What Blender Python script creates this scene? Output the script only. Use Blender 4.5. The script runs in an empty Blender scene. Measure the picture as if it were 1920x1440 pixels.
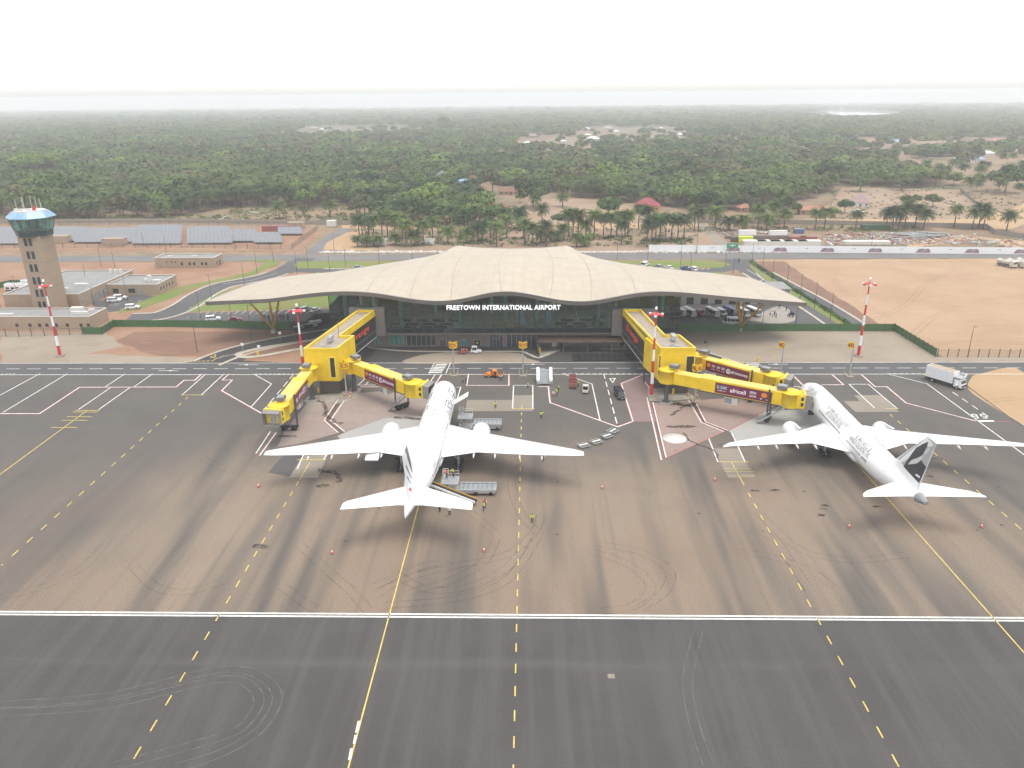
import bpy, math, random
from mathutils import Vector, Matrix
R = math.radians
random.seed(7)
SC = bpy.context.scene
COL = SC.collection

# ------------------------------------------------------------------ camera, sky, sun, exposure
CAM_H, PITCH, YAW, ROLL, FPX = 70.8, R(20.65), R(1.36), R(-0.51), 1445.0
_fw = Vector((-math.sin(YAW)*math.cos(PITCH), math.cos(YAW)*math.cos(PITCH), -math.sin(PITCH)))
_r0 = Vector((math.cos(YAW), math.sin(YAW), 0)); _u0 = _r0.cross(_fw)
_rt = math.cos(ROLL)*_r0 + math.sin(ROLL)*_u0
_up = -math.sin(ROLL)*_r0 + math.cos(ROLL)*_u0
cam = bpy.data.cameras.new('camera'); camo = bpy.data.objects.new('camera', cam); COL.objects.link(camo)
cam.sensor_width = 36; cam.lens = FPX/1920*36; cam.clip_start = 1; cam.clip_end = 60000
camo.matrix_world = Matrix(((_rt.x,_up.x,-_fw.x,0),(_rt.y,_up.y,-_fw.y,0),(_rt.z,_up.z,-_fw.z,CAM_H),(0,0,0,1)))
SC.camera = camo
SUN_EL, SUN_AZ = R(78), R(135)          # azimuth measured clockwise from +Y (the way the camera looks)
w = bpy.data.worlds.new('World'); SC.world = w; w.use_nodes = True
nt = w.node_tree; bg = nt.nodes['Background']
sky = nt.nodes.new('ShaderNodeTexSky'); sky.sky_type = 'NISHITA'; sky.sun_disc = False
sky.sun_elevation = SUN_EL; sky.sun_rotation = SUN_AZ; sky.air_density = 1.0; sky.dust_density = 1.22; sky.ozone_density = 0.3; sky.altitude = 30
hs = nt.nodes.new('ShaderNodeHueSaturation'); hs.inputs['Saturation'].default_value = 0.22      # a white hazy sky, not a blue one
nt.links.new(sky.outputs[0], hs.inputs['Color']); nt.links.new(hs.outputs[0], bg.inputs[0]); bg.inputs[1].default_value = 0.15
sl = bpy.data.lights.new('sun', 'SUN'); so = bpy.data.objects.new('sun', sl); COL.objects.link(so)
sl.energy = 0.9; sl.angle = R(35); sl.color = (1, .92, .80)
sd = Vector((math.sin(SUN_AZ)*math.cos(SUN_EL), math.cos(SUN_AZ)*math.cos(SUN_EL), math.sin(SUN_EL)))
so.rotation_euler = sd.to_track_quat('Z', 'Y').to_euler()
SC.view_settings.view_transform = 'Standard'; SC.view_settings.look = 'None'; SC.view_settings.gamma = 1; SC.view_settings.use_curve_mapping = False
SC.view_settings.exposure = 1.14
SC.render.engine = 'CYCLES'; SC.cycles.max_bounces = 6; SC.cycles.diffuse_bounces = 3; SC.cycles.glossy_bounces = 3
SC.cycles.transmission_bounces = 6; SC.cycles.transparent_max_bounces = 8; SC.cycles.volume_bounces = 1; SC.cycles.caustics_reflective = False; SC.cycles.caustics_refractive = False

# ------------------------------------------------------------------ survey: a point of the site seen at (px,py) in the 1920x1440 photograph
def ray(px, py): return _fw + _rt*((px-960)/FPX) - _up*((py-720)/FPX)
def G(px, py, z=0.0):
    d = ray(px, py); t = (z-CAM_H)/d.z; return (d.x*t, d.y*t)
def AY(px, py, Y):
    d = ray(px, py); t = Y/d.y; return (d.x*t, CAM_H+d.z*t)
def terr(y):                                            # the land falls gently away beyond the airport
    return 0.0 if y < 520 else -6.2*((y-520)/1000)**1.2
def GT(px, py):
    z = 0.0
    for _ in range(14):
        x, y = G(px, py, z); z = terr(y)
    return (x, y, z)
def GP(pts, z=0.0): return [G(p[0], p[1], z) for p in pts]

# ------------------------------------------------------------------ object helpers
class MB:
    def __init__(s): s.v = []; s.f = []; s.m = []; s.s = []
    def add(s, vs, fs, m=0, sm=False):
        n = len(s.v); s.v += [tuple(v) for v in vs]
        for f in fs: s.f.append([i+n for i in f]); s.m.append(m); s.s.append(sm)
        return s
    def box(s, x0, x1, y0, y1, z0, z1, m=0):
        return s.add([(x0,y0,z0),(x1,y0,z0),(x1,y1,z0),(x0,y1,z0),(x0,y0,z1),(x1,y0,z1),(x1,y1,z1),(x0,y1,z1)],
                     [(0,3,2,1),(4,5,6,7),(0,1,5,4),(1,2,6,5),(2,3,7,6),(3,0,4,7)], m)
    def hexa(s, b, t, m=0):                              # bottom ring and top ring of four points
        return s.add(list(b)+list(t), [(0,3,2,1),(4,5,6,7),(0,1,5,4),(1,2,6,5),(2,3,7,6),(3,0,4,7)], m)
    def prism(s, poly, z0, z1, m=0):
        n = len(poly); a = sum(poly[i][0]*poly[(i+1)%n][1]-poly[(i+1)%n][0]*poly[i][1] for i in range(n))
        if a < 0: poly = poly[::-1]
        vs = [(p[0],p[1],z0) for p in poly]+[(p[0],p[1],z1) for p in poly]
        fs = [tuple(range(n))[::-1], tuple(range(n,2*n))]+[(i,(i+1)%n,n+(i+1)%n,n+i) for i in range(n)]
        return s.add(vs, fs, m)
    def sheet(s, poly, z=0, m=0):
        n = len(poly); a = sum(poly[i][0]*poly[(i+1)%n][1]-poly[(i+1)%n][0]*poly[i][1] for i in range(n))
        if a < 0: poly = poly[::-1]
        return s.add([(p[0],p[1],z) for p in poly], [tuple(range(n))], m)
    def rect(s, a, b, w, z=0, m=0):                      # painted bar from a to b
        a = Vector(a[:2]); b = Vector(b[:2]); d = b-a
        if d.length < 1e-6: return s
        d.normalize(); n = Vector((-d.y, d.x))*(w/2)
        return s.sheet([a+n, a-n, b-n, b+n], z, m)
    def strip(s, pts, w, z=0, m=0, off=0.0):
        L, Rr = side(pts, off+w/2), side(pts, off-w/2); n = len(pts)
        return s.add([(p.x,p.y,z) for p in L]+[(p.x,p.y,z) for p in Rr], [(n+i, n+i+1, i+1, i) for i in range(n-1)], m)
    def kerb(s, pts, off, w, z0, z1, m=0):
        L, Rr = side(pts, off+w/2), side(pts, off-w/2); n = len(pts)
        vs = [(p.x,p.y,z0) for p in L]+[(p.x,p.y,z0) for p in Rr]+[(p.x,p.y,z1) for p in L]+[(p.x,p.y,z1) for p in Rr]
        fs = []
        for i in range(n-1):
            fs += [(3*n+i,3*n+i+1,2*n+i+1,2*n+i),(i,2*n+i,2*n+i+1,i+1),(n+i,n+i+1,3*n+i+1,3*n+i)]
        fs += [(0,n,3*n,2*n),(n-1,3*n-1,4*n-1,2*n-1)]
        return s.add(vs, fs, m)
    def tube(s, pts, r, n=8, m=0, caps=True, sm=True):
        pts = [Vector(p) for p in pts]; k = len(pts); rs = r if isinstance(r,(list,tuple)) else [r]*k
        ring = []
        for i, p in enumerate(pts):
            d = (pts[min(i+1,k-1)]-pts[max(i-1,0)]).normalized()
            u = d.cross(Vector((0,0,1)));  u = u.normalized() if u.length > 1e-3 else Vector((1,0,0))
            v = d.cross(u).normalized()
            ring += [p+(u*math.cos(2*math.pi*j/n)+v*math.sin(2*math.pi*j/n))*rs[i] for j in range(n)]
        fs = [(i*n+j, i*n+(j+1)%n, (i+1)*n+(j+1)%n, (i+1)*n+j) for i in range(k-1) for j in range(n)]
        s.add(ring, fs, m, sm)
        if caps: s.add(ring[:n], [tuple(range(n))[::-1]], m); s.add(ring[-n:], [tuple(range(n))], m)
        return s
    def loft(s, rings, m=0, caps=True, sm=True):
        n = len(rings[0]); k = len(rings); vs = [p for r in rings for p in r]
        s.add(vs, [(i*n+j, i*n+(j+1)%n, (i+1)*n+(j+1)%n, (i+1)*n+j) for i in range(k-1) for j in range(n)], m, sm)
        if caps: s.add(rings[0], [tuple(range(n))[::-1]], m); s.add(rings[-1], [tuple(range(n))], m)
        return s
    def lathe(s, prof, c=(0,0,0), n=16, m=0, sm=True):   # profile of (radius, z)
        rings = [[(c[0]+r*math.cos(2*math.pi*j/n), c[1]+r*math.sin(2*math.pi*j/n), c[2]+z) for j in range(n)] for r, z in prof]
        return s.loft(rings, m, True, sm)
    def xf(s, M, a=0):
        s.v[a:] = [tuple(M @ Vector(v)) for v in s.v[a:]]; return s
    def mesh(s, name, mats):
        me = bpy.data.meshes.new(name); me.from_pydata(s.v, [], s.f)
        for m in (mats if isinstance(mats,(list,tuple)) else [mats]): me.materials.append(m)
        me.polygons.foreach_set('material_index', s.m); me.polygons.foreach_set('use_smooth', s.s); me.update(); return me
    def obj(s, name, mats, parent=None, **k):
        return link(name, s.mesh(name, mats), parent, **k)
def side(pts, off):
    pts = [Vector(p[:2]) for p in pts]; out = []; n = len(pts)
    for i, p in enumerate(pts):
        d0 = (p-pts[i-1]).normalized() if i else None; d1 = (pts[i+1]-p).normalized() if i < n-1 else None
        if d0 is None: d = d1; k = 1
        elif d1 is None: d = d0; k = 1
        else:
            d = (d0+d1).normalized(); k = 1/max(.5, math.sqrt(max(.25,(1+d0.dot(d1))/2)))
        out.append(p+Vector((-d.y, d.x))*off*k)
    return out
def smooth(pts, n=6, closed=False):
    P = [Vector(p[:2]) for p in pts]; out = []; k = len(P)
    for i in range(k if closed else k-1):
        g = (lambda j: P[j % k]) if closed else (lambda j: P[max(0, min(k-1, j))])
        p0, p1, p2, p3 = g(i-1), g(i), g(i+1), g(i+2)
        for j in range(n):
            t = j/n; out.append(.5*((2*p1)+(p2-p0)*t+(2*p0-5*p1+4*p2-p3)*t*t+(3*p1-p0-3*p2+p3)*t**3))
    if not closed: out.append(P[-1])
    return out
def link(name, me, parent=None, loc=(0,0,0), rot=(0,0,0), kind=None, label=None, cat=None, group=None):
    o = bpy.data.objects.new(name, me); COL.objects.link(o); o.location = loc; o.rotation_euler = rot
    if parent: o.parent = parent
    if kind: o['kind'] = kind
    if label: o['label'] = label
    if cat: o['category'] = cat
    if group: o['group'] = group
    return o
def thing(name, label, cat, loc=(0,0,0), rz=0.0, group=None):
    l = tuple(loc) if len(loc) == 3 else (loc[0], loc[1], 0)
    return link(name, None, None, l, (0,0,rz), None, label, cat, group)
def dup(root, loc, rz=0.0, label=None, group=None, scale=None, memo=None):
    def cp(o, par):
        c = o.copy(); COL.objects.link(c)
        if par: c.parent = par
        for ch in KIDS.get(o.name, ()) : cp(ch, c)
        return c
    if root.name not in KIDS: index(root)
    c = cp(root, None); c.location = tuple(loc) if len(loc) == 3 else (loc[0], loc[1], 0); c.rotation_euler = (0,0,rz)
    if label: c['label'] = label
    if group: c['group'] = group
    if scale: c.scale = scale if isinstance(scale,(tuple,list)) else (scale,)*3
    return c
KIDS = {}
def index(o):
    KIDS[o.name] = [c for c in bpy.data.objects if c.parent == o]
    for c in KIDS[o.name]: index(c)
def struct(name, mb, m, **k): return mb.obj(name, m, kind='structure', **k)
ORD = ['first','second','third','fourth','fifth','sixth','seventh','eighth','ninth','tenth','eleventh','twelfth','thirteenth','fourteenth','fifteenth','sixteenth','seventeenth','eighteenth','nineteenth','twentieth','twenty-first','twenty-second','twenty-third','twenty-fourth','twenty-fifth','twenty-sixth','twenty-seventh','twenty-eighth','twenty-ninth','thirtieth','thirty-first','thirty-second','thirty-third','thirty-fourth','thirty-fifth','thirty-sixth','thirty-seventh','thirty-eighth','thirty-ninth','fortieth','forty-first','forty-second','forty-third','forty-fourth','forty-fifth','forty-sixth','forty-seventh','forty-eighth','forty-ninth','fiftieth','fifty-first','fifty-second','fifty-third','fifty-fourth','fifty-fifth','fifty-sixth','fifty-seventh','fifty-eighth','fifty-ninth','sixtieth','sixty-first','sixty-second','sixty-third','sixty-fourth','sixty-fifth']

# ------------------------------------------------------------------ materials
class NT:
    def __init__(s, name):
        s.m = bpy.data.materials.new(name); s.m.use_nodes = True; s.t = s.m.node_tree
        s.b = s.t.nodes['Principled BSDF']; s.out = s.t.nodes['Material Output']
    def n(s, typ, **k):
        x = s.t.nodes.new(typ)
        for a, v in k.items(): setattr(x, a, v)
        return x
    def l(s, a, b): s.t.links.new(a, b)
    def pos(s, sx=1, sy=1, sz=1, obj=False):
        src = s.n('ShaderNodeTexCoord').outputs['Object'] if obj else s.n('ShaderNodeNewGeometry').outputs['Position']
        mp = s.n('ShaderNodeMapping'); mp.inputs['Scale'].default_value = (sx,sy,sz); s.l(src, mp.inputs[0]); return mp.outputs[0]
    def noise(s, vec, scale=1, detail=4, rough=.55, dist=0):
        x = s.n('ShaderNodeTexNoise'); x.inputs['Scale'].default_value = scale; x.inputs['Detail'].default_value = detail
        x.inputs['Roughness'].default_value = rough; x.inputs['Distortion'].default_value = dist; s.l(vec, x.inputs['Vector']); return x.outputs['Fac']
    def ramp(s, fac, lo, hi, a=0., b=1.):
        x = s.n('ShaderNodeMapRange'); x.inputs[1].default_value = lo; x.inputs[2].default_value = hi; x.inputs[3].default_value = a; x.inputs[4].default_value = b
        x.interpolation_type = 'SMOOTHSTEP'; s.l(fac, x.inputs[0]); return x.outputs[0]
    def math(s, op, a, b=None):
        x = s.n('ShaderNodeMath', operation=op)
        for i, v in enumerate((a, b)):
            if v is None: continue
            if isinstance(v,(int,float)): x.inputs[i].default_value = v
            else: s.l(v, x.inputs[i])
        return x.outputs[0]
    def mix(s, fac, a, b):
        x = s.n('ShaderNodeMix', data_type='RGBA')
        for i, v in ((0,fac),(6,a),(7,b)):
            if isinstance(v,(int,float)): x.inputs[i].default_value = v
            elif isinstance(v, tuple): x.inputs[i].default_value = (*v,1) if len(v) == 3 else v
            else: s.l(v, x.inputs[i])
        return x.outputs[2]
    def col(s, c): s.l(c, s.b.inputs['Base Color'])
    def bump(s, h, st=.2, d=.02):
        x = s.n('ShaderNodeBump'); x.inputs['Strength'].default_value = st; x.inputs['Distance'].default_value = d
        s.l(h, x.inputs['Height']); s.l(x.outputs[0], s.b.inputs['Normal'])
def mat(name, c, rough=.6, var=.14, scale=1.5, metal=0., spec=.5, obj=True, emit=None):
    q = NT(name); q.b.inputs['Roughness'].default_value = rough; q.b.inputs['Metallic'].default_value = metal
    q.b.inputs['Specular IOR Level'].default_value = spec
    f = q.noise(q.pos(obj=obj), scale, 5, .6)
    f = q.ramp(f, .3, .7)
    q.col(q.mix(f, tuple(max(0,x*(1-var)) for x in c), tuple(min(1,x*(1+var)) for x in c)))
    if emit: q.b.inputs['Emission Color'].default_value = (*emit[:3],1); q.b.inputs['Emission Strength'].default_value = emit[3]
    return q.m
def glass_mat(name, tint, alpha=.45, rough=.03, dk=.12):
    q = NT(name); g = q.n('ShaderNodeBsdfGlossy'); g.inputs['Roughness'].default_value = rough
    t = q.n('ShaderNodeBsdfTransparent'); t.inputs[0].default_value = (*tint,1)
    d = q.n('ShaderNodeBsdfDiffuse'); d.inputs[0].default_value = (tint[0]*dk, tint[1]*dk, tint[2]*dk, 1)
    f = q.n('ShaderNodeFresnel'); f.inputs[0].default_value = 1.55
    m1 = q.n('ShaderNodeMixShader'); m1.inputs[0].default_value = alpha; q.l(t.outputs[0], m1.inputs[1]); q.l(d.outputs[0], m1.inputs[2])
    m2 = q.n('ShaderNodeMixShader'); q.l(f.outputs[0], m2.inputs[0]); q.l(m1.outputs[0], m2.inputs[1]); q.l(g.outputs[0], m2.inputs[2])
    q.l(m2.outputs[0], q.out.inputs['Surface']); return q.m
M = {}
M['white'] = mat('white_paint', (.8,.8,.8), .35, .03)
M['offwhite'] = mat('offwhite_paint', (.62,.6,.55), .5, .06)
M['line_white'] = mat('marking_white', (.68,.67,.63), .7, .22, 1.2, obj=False)
M['line_yellow'] = mat('marking_yellow', (.62,.47,.10), .7, .2, 1.2, obj=False)
M['line_red'] = mat('marking_red', (.42,.12,.11), .7, .25, 1.2, obj=False)
M['yellow'] = mat('yellow_cladding', (.78,.54,.012), .45, .10, .35)
M['yellow_edge'] = mat('yellow_edge', (.8,.62,.08), .5, .05)
M['yellow_roof'] = mat('yellow_roof_sheet', (.74,.55,.13), .55, .16, .5)
M['orange'] = mat('orange_paint', (.75,.25,.02), .35, .05)
M['amber'] = mat('amber_strut', (.55,.30,.03), .45, .08)
M['black'] = mat('black_rubber', (.02,.02,.021), .7, .2)
M['dark'] = mat('dark_panel', (.028,.03,.032), .4, .15)
M['steel'] = mat('grey_steel', (.3,.31,.32), .45, .15, metal=.3)
M['galv'] = mat('galvanised', (.42,.44,.45), .5, .12, metal=.4)
M['unit'] = mat('roof_unit_grey', (.15,.15,.148), .5, .2)
M['darksteel'] = mat('dark_steel', (.06,.06,.065), .5, .2)
M['clad'] = mat('brown_grey_cladding', (.155,.135,.118), .55, .06, .6)
M['clad_dark'] = mat('dark_brown_cladding', (.085,.072,.062), .6, .1, .6)
M['tanwall'] = mat('tan_render', (.34,.26,.185), .8, .05, .4)
M['flatroof'] = mat('grey_flat_roof', (.25,.25,.24), .8, .1, .3)
M['creamroof'] = mat('cream_membrane', (.455,.393,.305), .6, .05, .25)
M['concrete'] = mat('concrete', (.30,.275,.235), .85, .15, .5)
M['kerb'] = mat('kerb_concrete', (.42,.38,.31), .85, .12, .5)
M['red'] = mat('red_paint', (.55,.03,.03), .45, .1)
M['maroon'] = mat('maroon_print', (.16,.012,.05), .45, .05)
M['glass'] = glass_mat('teal_glass', (.60,.80,.79), .05)
M['carglass'] = mat('car_glass', (.02,.025,.03), .08, .1, spec=.8)
M['winglass'] = mat('window_glass', (.035,.045,.045), .1, .2, spec=.7)
M['fencegreen'] = mat('green_fence_mesh', (.025,.085,.03), .7, .2, .6)
M['fenceshade'] = mat('shaded_fence_mesh', (.06,.05,.03), .7, .2, .6)  # fence mesh with the roof shade put into its colour
M['bluegrey'] = mat('solar_cell', (.165,.172,.185), .3, .1, .5, spec=.6)
M['terracotta'] = mat('brown_roof_sheet', (.2,.10,.07), .8, .2, .3)
M['redroof'] = mat('red_roof_sheet', (.24,.028,.035), .6, .12, .3)
M['skin'] = mat('dark_skin', (.05,.03,.022), .5, .1)
M['hair'] = mat('black_hair', (.01,.01,.01), .7, .1)
M['navy'] = mat('navy_cloth', (.02,.022,.035), .8, .2)
M['hivis'] = mat('hivis_yellow', (.55,.65,.05), .7, .1)
M['hiorange'] = mat('hivis_orange', (.75,.12,.06), .7, .1)
M['shirt'] = mat('white_shirt', (.7,.7,.7), .8, .1)
M['blue'] = mat('blue_cloth', (.05,.12,.35), .7, .1)
# ------------------------------------------------------------------ ground materials
def mat_terrain():
    q = NT('terrain_earth'); p = q.pos()
    n1 = q.noise(p, .012, 6, .62); n2 = q.noise(p, .11, 5, .6); n3 = q.noise(p, .9, 3)
    c = q.mix(q.ramp(n2,.35,.7), (.235,.155,.095), (.33,.235,.15))
    c = q.mix(q.ramp(n1,.5,.62), c, (.13,.12,.06))
    c = q.mix(q.ramp(n2,.55,.7), c, (.12,.125,.055))
    sep = q.n('ShaderNodeSeparateXYZ'); q.l(q.n('ShaderNodeNewGeometry').outputs['Position'], sep.inputs[0])
    far = q.ramp(sep.outputs[1], 1200, 2600)
    fc = q.mix(q.ramp(q.noise(q.pos(), .006, 8, .7),.35,.65), (.045,.06,.035), (.10,.105,.06))
    c = q.mix(far, c, fc)
    c = q.mix(q.math('MULTIPLY', n3, .35), c, (.12,.08,.05)); q.col(c); q.b.inputs['Roughness'].default_value = .95; return q.m
def mat_earth(name, a, b, c3, s=.06):
    q = NT(name); p = q.pos(); n1 = q.noise(p, s, 6, .62); n2 = q.noise(q.pos(.6,2.2,1), s*6, 5, .65); n3 = q.noise(p, 2.2, 3)
    c = q.mix(q.ramp(n1,.35,.66), a, b); c = q.mix(q.ramp(n2,.52,.75), c, c3)
    c = q.mix(q.math('MULTIPLY', n3, .22), c, tuple(x*.55 for x in a)); q.col(c); q.b.inputs['Roughness'].default_value = .95
    q.bump(n3, .3, .05); return q.m
def mat_grass():
    q = NT('grass_turf'); p = q.pos(); n1 = q.noise(p, .12, 5); n2 = q.noise(p, 1.3, 4)
    c = q.mix(q.ramp(n1,.38,.66), (.145,.205,.032), (.23,.20,.075)); c = q.mix(q.math('MULTIPLY', n2, .5), c, (.085,.14,.024)); q.col(c)
    q.b.inputs['Roughness'].default_value = .95; q.bump(n2, .5, .1); return q.m
def mat_asphalt(name, base, var=.12):
    q = NT(name); p = q.pos(); n1 = q.noise(p, .05, 6, .6); n2 = q.noise(p, 2.5, 4, .6)
    c = q.mix(q.ramp(n1,.3,.7), tuple(x*(1-var) for x in base), tuple(x*(1+var) for x in base))
    c = q.mix(q.math('MULTIPLY', n2, .3), c, tuple(x*.6 for x in base)); q.col(c); q.b.inputs['Roughness'].default_value = .85; return q.m
def mat_apron():
    q = NT('apron_asphalt'); p = q.pos(); sep = q.n('ShaderNodeSeparateXYZ'); q.l(q.n('ShaderNodeNewGeometry').outputs['Position'], sep.inputs[0])
    X, Y = sep.outputs[0], sep.outputs[1]
    fine = q.noise(p, 1.6, 5, .65); mid = q.noise(p, .07, 6, .6); big = q.noise(p, .022, 4)
    streak = q.noise(q.pos(.105,.0085,1), 1, 3, .5, .25); streak2 = q.noise(q.pos(.5,.02,1), 1, 5, .6)
    sweep = q.noise(q.pos(.02,.35,1), 1, 5, .65, .6)
    dark = q.mix(q.ramp(mid,.3,.7), (.064,.059,.056), (.082,.075,.070))
    dark = q.mix(q.math('MULTIPLY', q.ramp(streak2,.42,.68), .6), dark, (.108,.098,.09))
    dark = q.mix(q.math('MULTIPLY', q.ramp(sweep,.55,.8), .3), dark, (.10,.094,.089))
    brown = q.mix(q.ramp(big,.35,.65), (.300,.216,.148), (.322,.246,.176))
    brown = q.mix(q.math('MULTIPLY', q.ramp(streak2,.5,.75), .5), brown, (.175,.142,.115))
    st = q.ramp(streak,.45,.66); brown = q.mix(q.math('MULTIPLY', st, .92), brown, (.098,.091,.080))
    # dust lies between the taxiway edge line and the stands, thinning towards the terminal
    a = q.ramp(Y, 92.35, 92.7); b = q.ramp(q.math('ADD', Y, q.math('MULTIPLY', q.math('SUBTRACT', mid, .5), 60)), 120, 166, 1, 0)
    c1 = q.ramp(q.math('ADD', q.math('ABSOLUTE', q.math('ADD', X, -5.)), q.math('MULTIPLY', q.math('SUBTRACT', big, .5), 70)), 62, 100, 1, .25)
    f = q.math('MULTIPLY', q.math('MULTIPLY', a, b), q.math('MULTIPLY', c1, q.ramp(mid,.25,.5,.85,1)))
    grey = q.mix(q.ramp(mid,.3,.7), (.106,.096,.083), (.136,.121,.104))
    grey = q.mix(q.math('MULTIPLY', q.ramp(sweep,.5,.75), .4), grey, (.095,.09,.084))
    base = q.mix(q.ramp(Y, 92.35, 92.7), dark, grey)
    c = q.mix(f, base, brown)
    grain = q.noise(p, 5.5, 3, .8); c = q.mix(q.math('MULTIPLY', fine, .28), c, (.05,.047,.045)); c = q.mix(q.ramp(grain,.40,.62,0,.42), c, (.030,.028,.027))
    crease = q.math('MULTIPLY', q.ramp(q.math('ABSOLUTE', q.math('SUBTRACT', q.math('ADD', Y, q.math('MULTIPLY', mid, 2.2)), 83.6)), .1, 1.6, 1, 0), q.ramp(sweep,.35,.7,.03,.26)); c = q.mix(crease, c, (.135,.123,.112)); q.col(c)
    q.b.inputs['Roughness'].default_value = .82; q.bump(fine, .15, .01); return q.m
def mat_hatch(name, ang, a, b, line):
    q = NT(name); src = q.n('ShaderNodeNewGeometry').outputs['Position']; mp = q.n('ShaderNodeMapping'); mp.inputs['Rotation'].default_value = (0,0,ang); q.l(src, mp.inputs[0])
    sep = q.n('ShaderNodeSeparateXYZ'); q.l(mp.outputs[0], sep.inputs[0])
    fr = q.math('FRACT', q.math('MULTIPLY', sep.outputs[1], .72)); ln = q.math('LESS_THAN', fr, .17)
    p = q.pos(); n1 = q.noise(p, .09, 6, .62); n2 = q.noise(p, .8, 5, .65)
    c = q.mix(q.ramp(n1,.35,.65), a, b); c = q.mix(q.math('MULTIPLY', ln, q.ramp(n2,.3,.6,.35,.85)), c, line)
    c = q.mix(q.math('MULTIPLY', q.ramp(n2,.5,.8), .4), c, (.07,.06,.055)); q.col(c); q.b.inputs['Roughness'].default_value = .85; return q.m
def mat_marks(name, col, a):
    q = NT(name); n = q.noise(q.pos(), .9, 5, .7); t = q.n('ShaderNodeBsdfTransparent'); mx = q.n('ShaderNodeMixShader')
    q.l(q.ramp(n,.3,.75,0,a), mx.inputs[0]); q.l(t.outputs[0], mx.inputs[1]); q.l(q.b.outputs[0], mx.inputs[2]); q.l(mx.outputs[0], q.out.inputs['Surface'])
    q.b.inputs['Base Color'].default_value = (*col,1); q.b.inputs['Roughness'].default_value = .8; return q.m
M['terrain'] = mat_terrain(); M['grass'] = mat_grass(); M['apron'] = mat_apron()
M['gravel'] = mat_earth('gravel_verge', (.28,.228,.168), (.325,.27,.205), (.245,.192,.14))
M['redearth'] = mat_earth('red_earth', (.27,.145,.085), (.33,.20,.125), (.36,.25,.17))
M['browearth'] = mat_earth('brown_earth', (.19,.105,.068), (.24,.14,.09), (.28,.18,.12))
M['sand'] = mat_earth('orange_sand', (.40,.262,.14), (.43,.295,.17), (.44,.32,.20))
M['field'] = mat_earth('sandy_field', (.36,.232,.138), (.42,.285,.178), (.43,.315,.21), .03)
M['tancourt'] = mat_earth('village_clearing', (.285,.195,.128), (.34,.245,.165), (.22,.15,.095), .03)
M['road'] = mat_asphalt('service_road', (.088,.088,.088)); M['road2'] = mat_asphalt('public_road', (.165,.16,.152)); M['park'] = mat_asphalt('car_park', (.088,.086,.084))
M['roaddark'] = mat_asphalt('new_asphalt', (.06,.056,.052), .2)
M['pad'] = mat_asphalt('concrete_pad', (.27,.235,.185)); M['padgrey'] = mat_asphalt('grey_concrete_pad', (.36,.35,.335), .06); M['darkpatch'] = mat_asphalt('tar_patch', (.085,.082,.078))
M['hatchL'] = mat_hatch('hatched_zone_west', R(-9), (.25,.20,.172), (.30,.245,.21), (.34,.245,.225))
M['hatchR'] = mat_hatch('hatched_zone_east', R(12), (.18,.13,.122), (.21,.155,.143), (.34,.20,.195))
M['hatchM'] = mat_hatch('hatched_zone_mid', R(10), (.25,.19,.16), (.29,.225,.19), (.34,.21,.19))
M['tyre'] = mat_marks('tyre_rubber', (.05,.046,.043), .36); M['tyre_light'] = mat_marks('dust_track', (.2,.185,.165), .7); M['oil'] = mat_marks('oil_stain', (.035,.026,.021), 1.1)
M['shore'] = mat('river_water', (.5,.54,.54), .08, .05)

# ------------------------------------------------------------------ terrain sheet to the horizon
mb = MB(); ys = [-900,-300,0,200,400,520]+[520+80*i for i in range(1,12)]+[1400+250*i for i in range(1,32)]
xs = [-9500,-6000,-3500,-2000,-1200,-700,-350,-100,100,350,700,1200,2000,3500,6000,9500]
nx = len(xs)
mb.add([(x,y,terr(y)-.09) for y in ys for x in xs], [(j*nx+i, j*nx+i+1, (j+1)*nx+i+1, (j+1)*nx+i) for j in range(len(ys)-1) for i in range(nx-1)], 0, True)
struct('terrain', mb, M['terrain'])
pts = [GT(*p) for p in ((1520,209),(1570,211),(1640,213),(1672,215.5),(1640,217.5),(1580,218.5),(1562,216),(1545,211.5))]
mb = MB(); mb.add([(p[0],p[1],p[2]+4) for p in pts], [tuple(range(len(pts)))[::-1]]); struct('river', mb, M['shore'])

Z = [-.03, 0, .012, .02, .028, .036]
def ragged(poly, step=3.0, amp=.55):                       # natural ground does not end in straight lines
    rg = random.Random(len(poly)*31+int(abs(poly[0][0]))); out = []; n = len(poly)
    for i in range(n):
        a, b = Vector(poly[i][:2]), Vector(poly[(i+1)%n][:2]); L = (b-a).length; k = max(1, min(60, int(L/step))); nr = Vector((-(b-a).y,(b-a).x)).normalized() if L > 0 else Vector((0,0)); w_ = 0
        for j in range(k): w_ = w_*.6+rg.uniform(-amp,amp); out.append(a.lerp(b,j/k)+nr*(w_ if j else 0))
    return out
def sheet(name, m, poly, z):
    if m in ('redearth','browearth','gravel','sand','field','tancourt') and len(poly) < 40: poly = ragged(poly)
    return struct(name, MB().sheet(poly, z), M[m])
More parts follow.
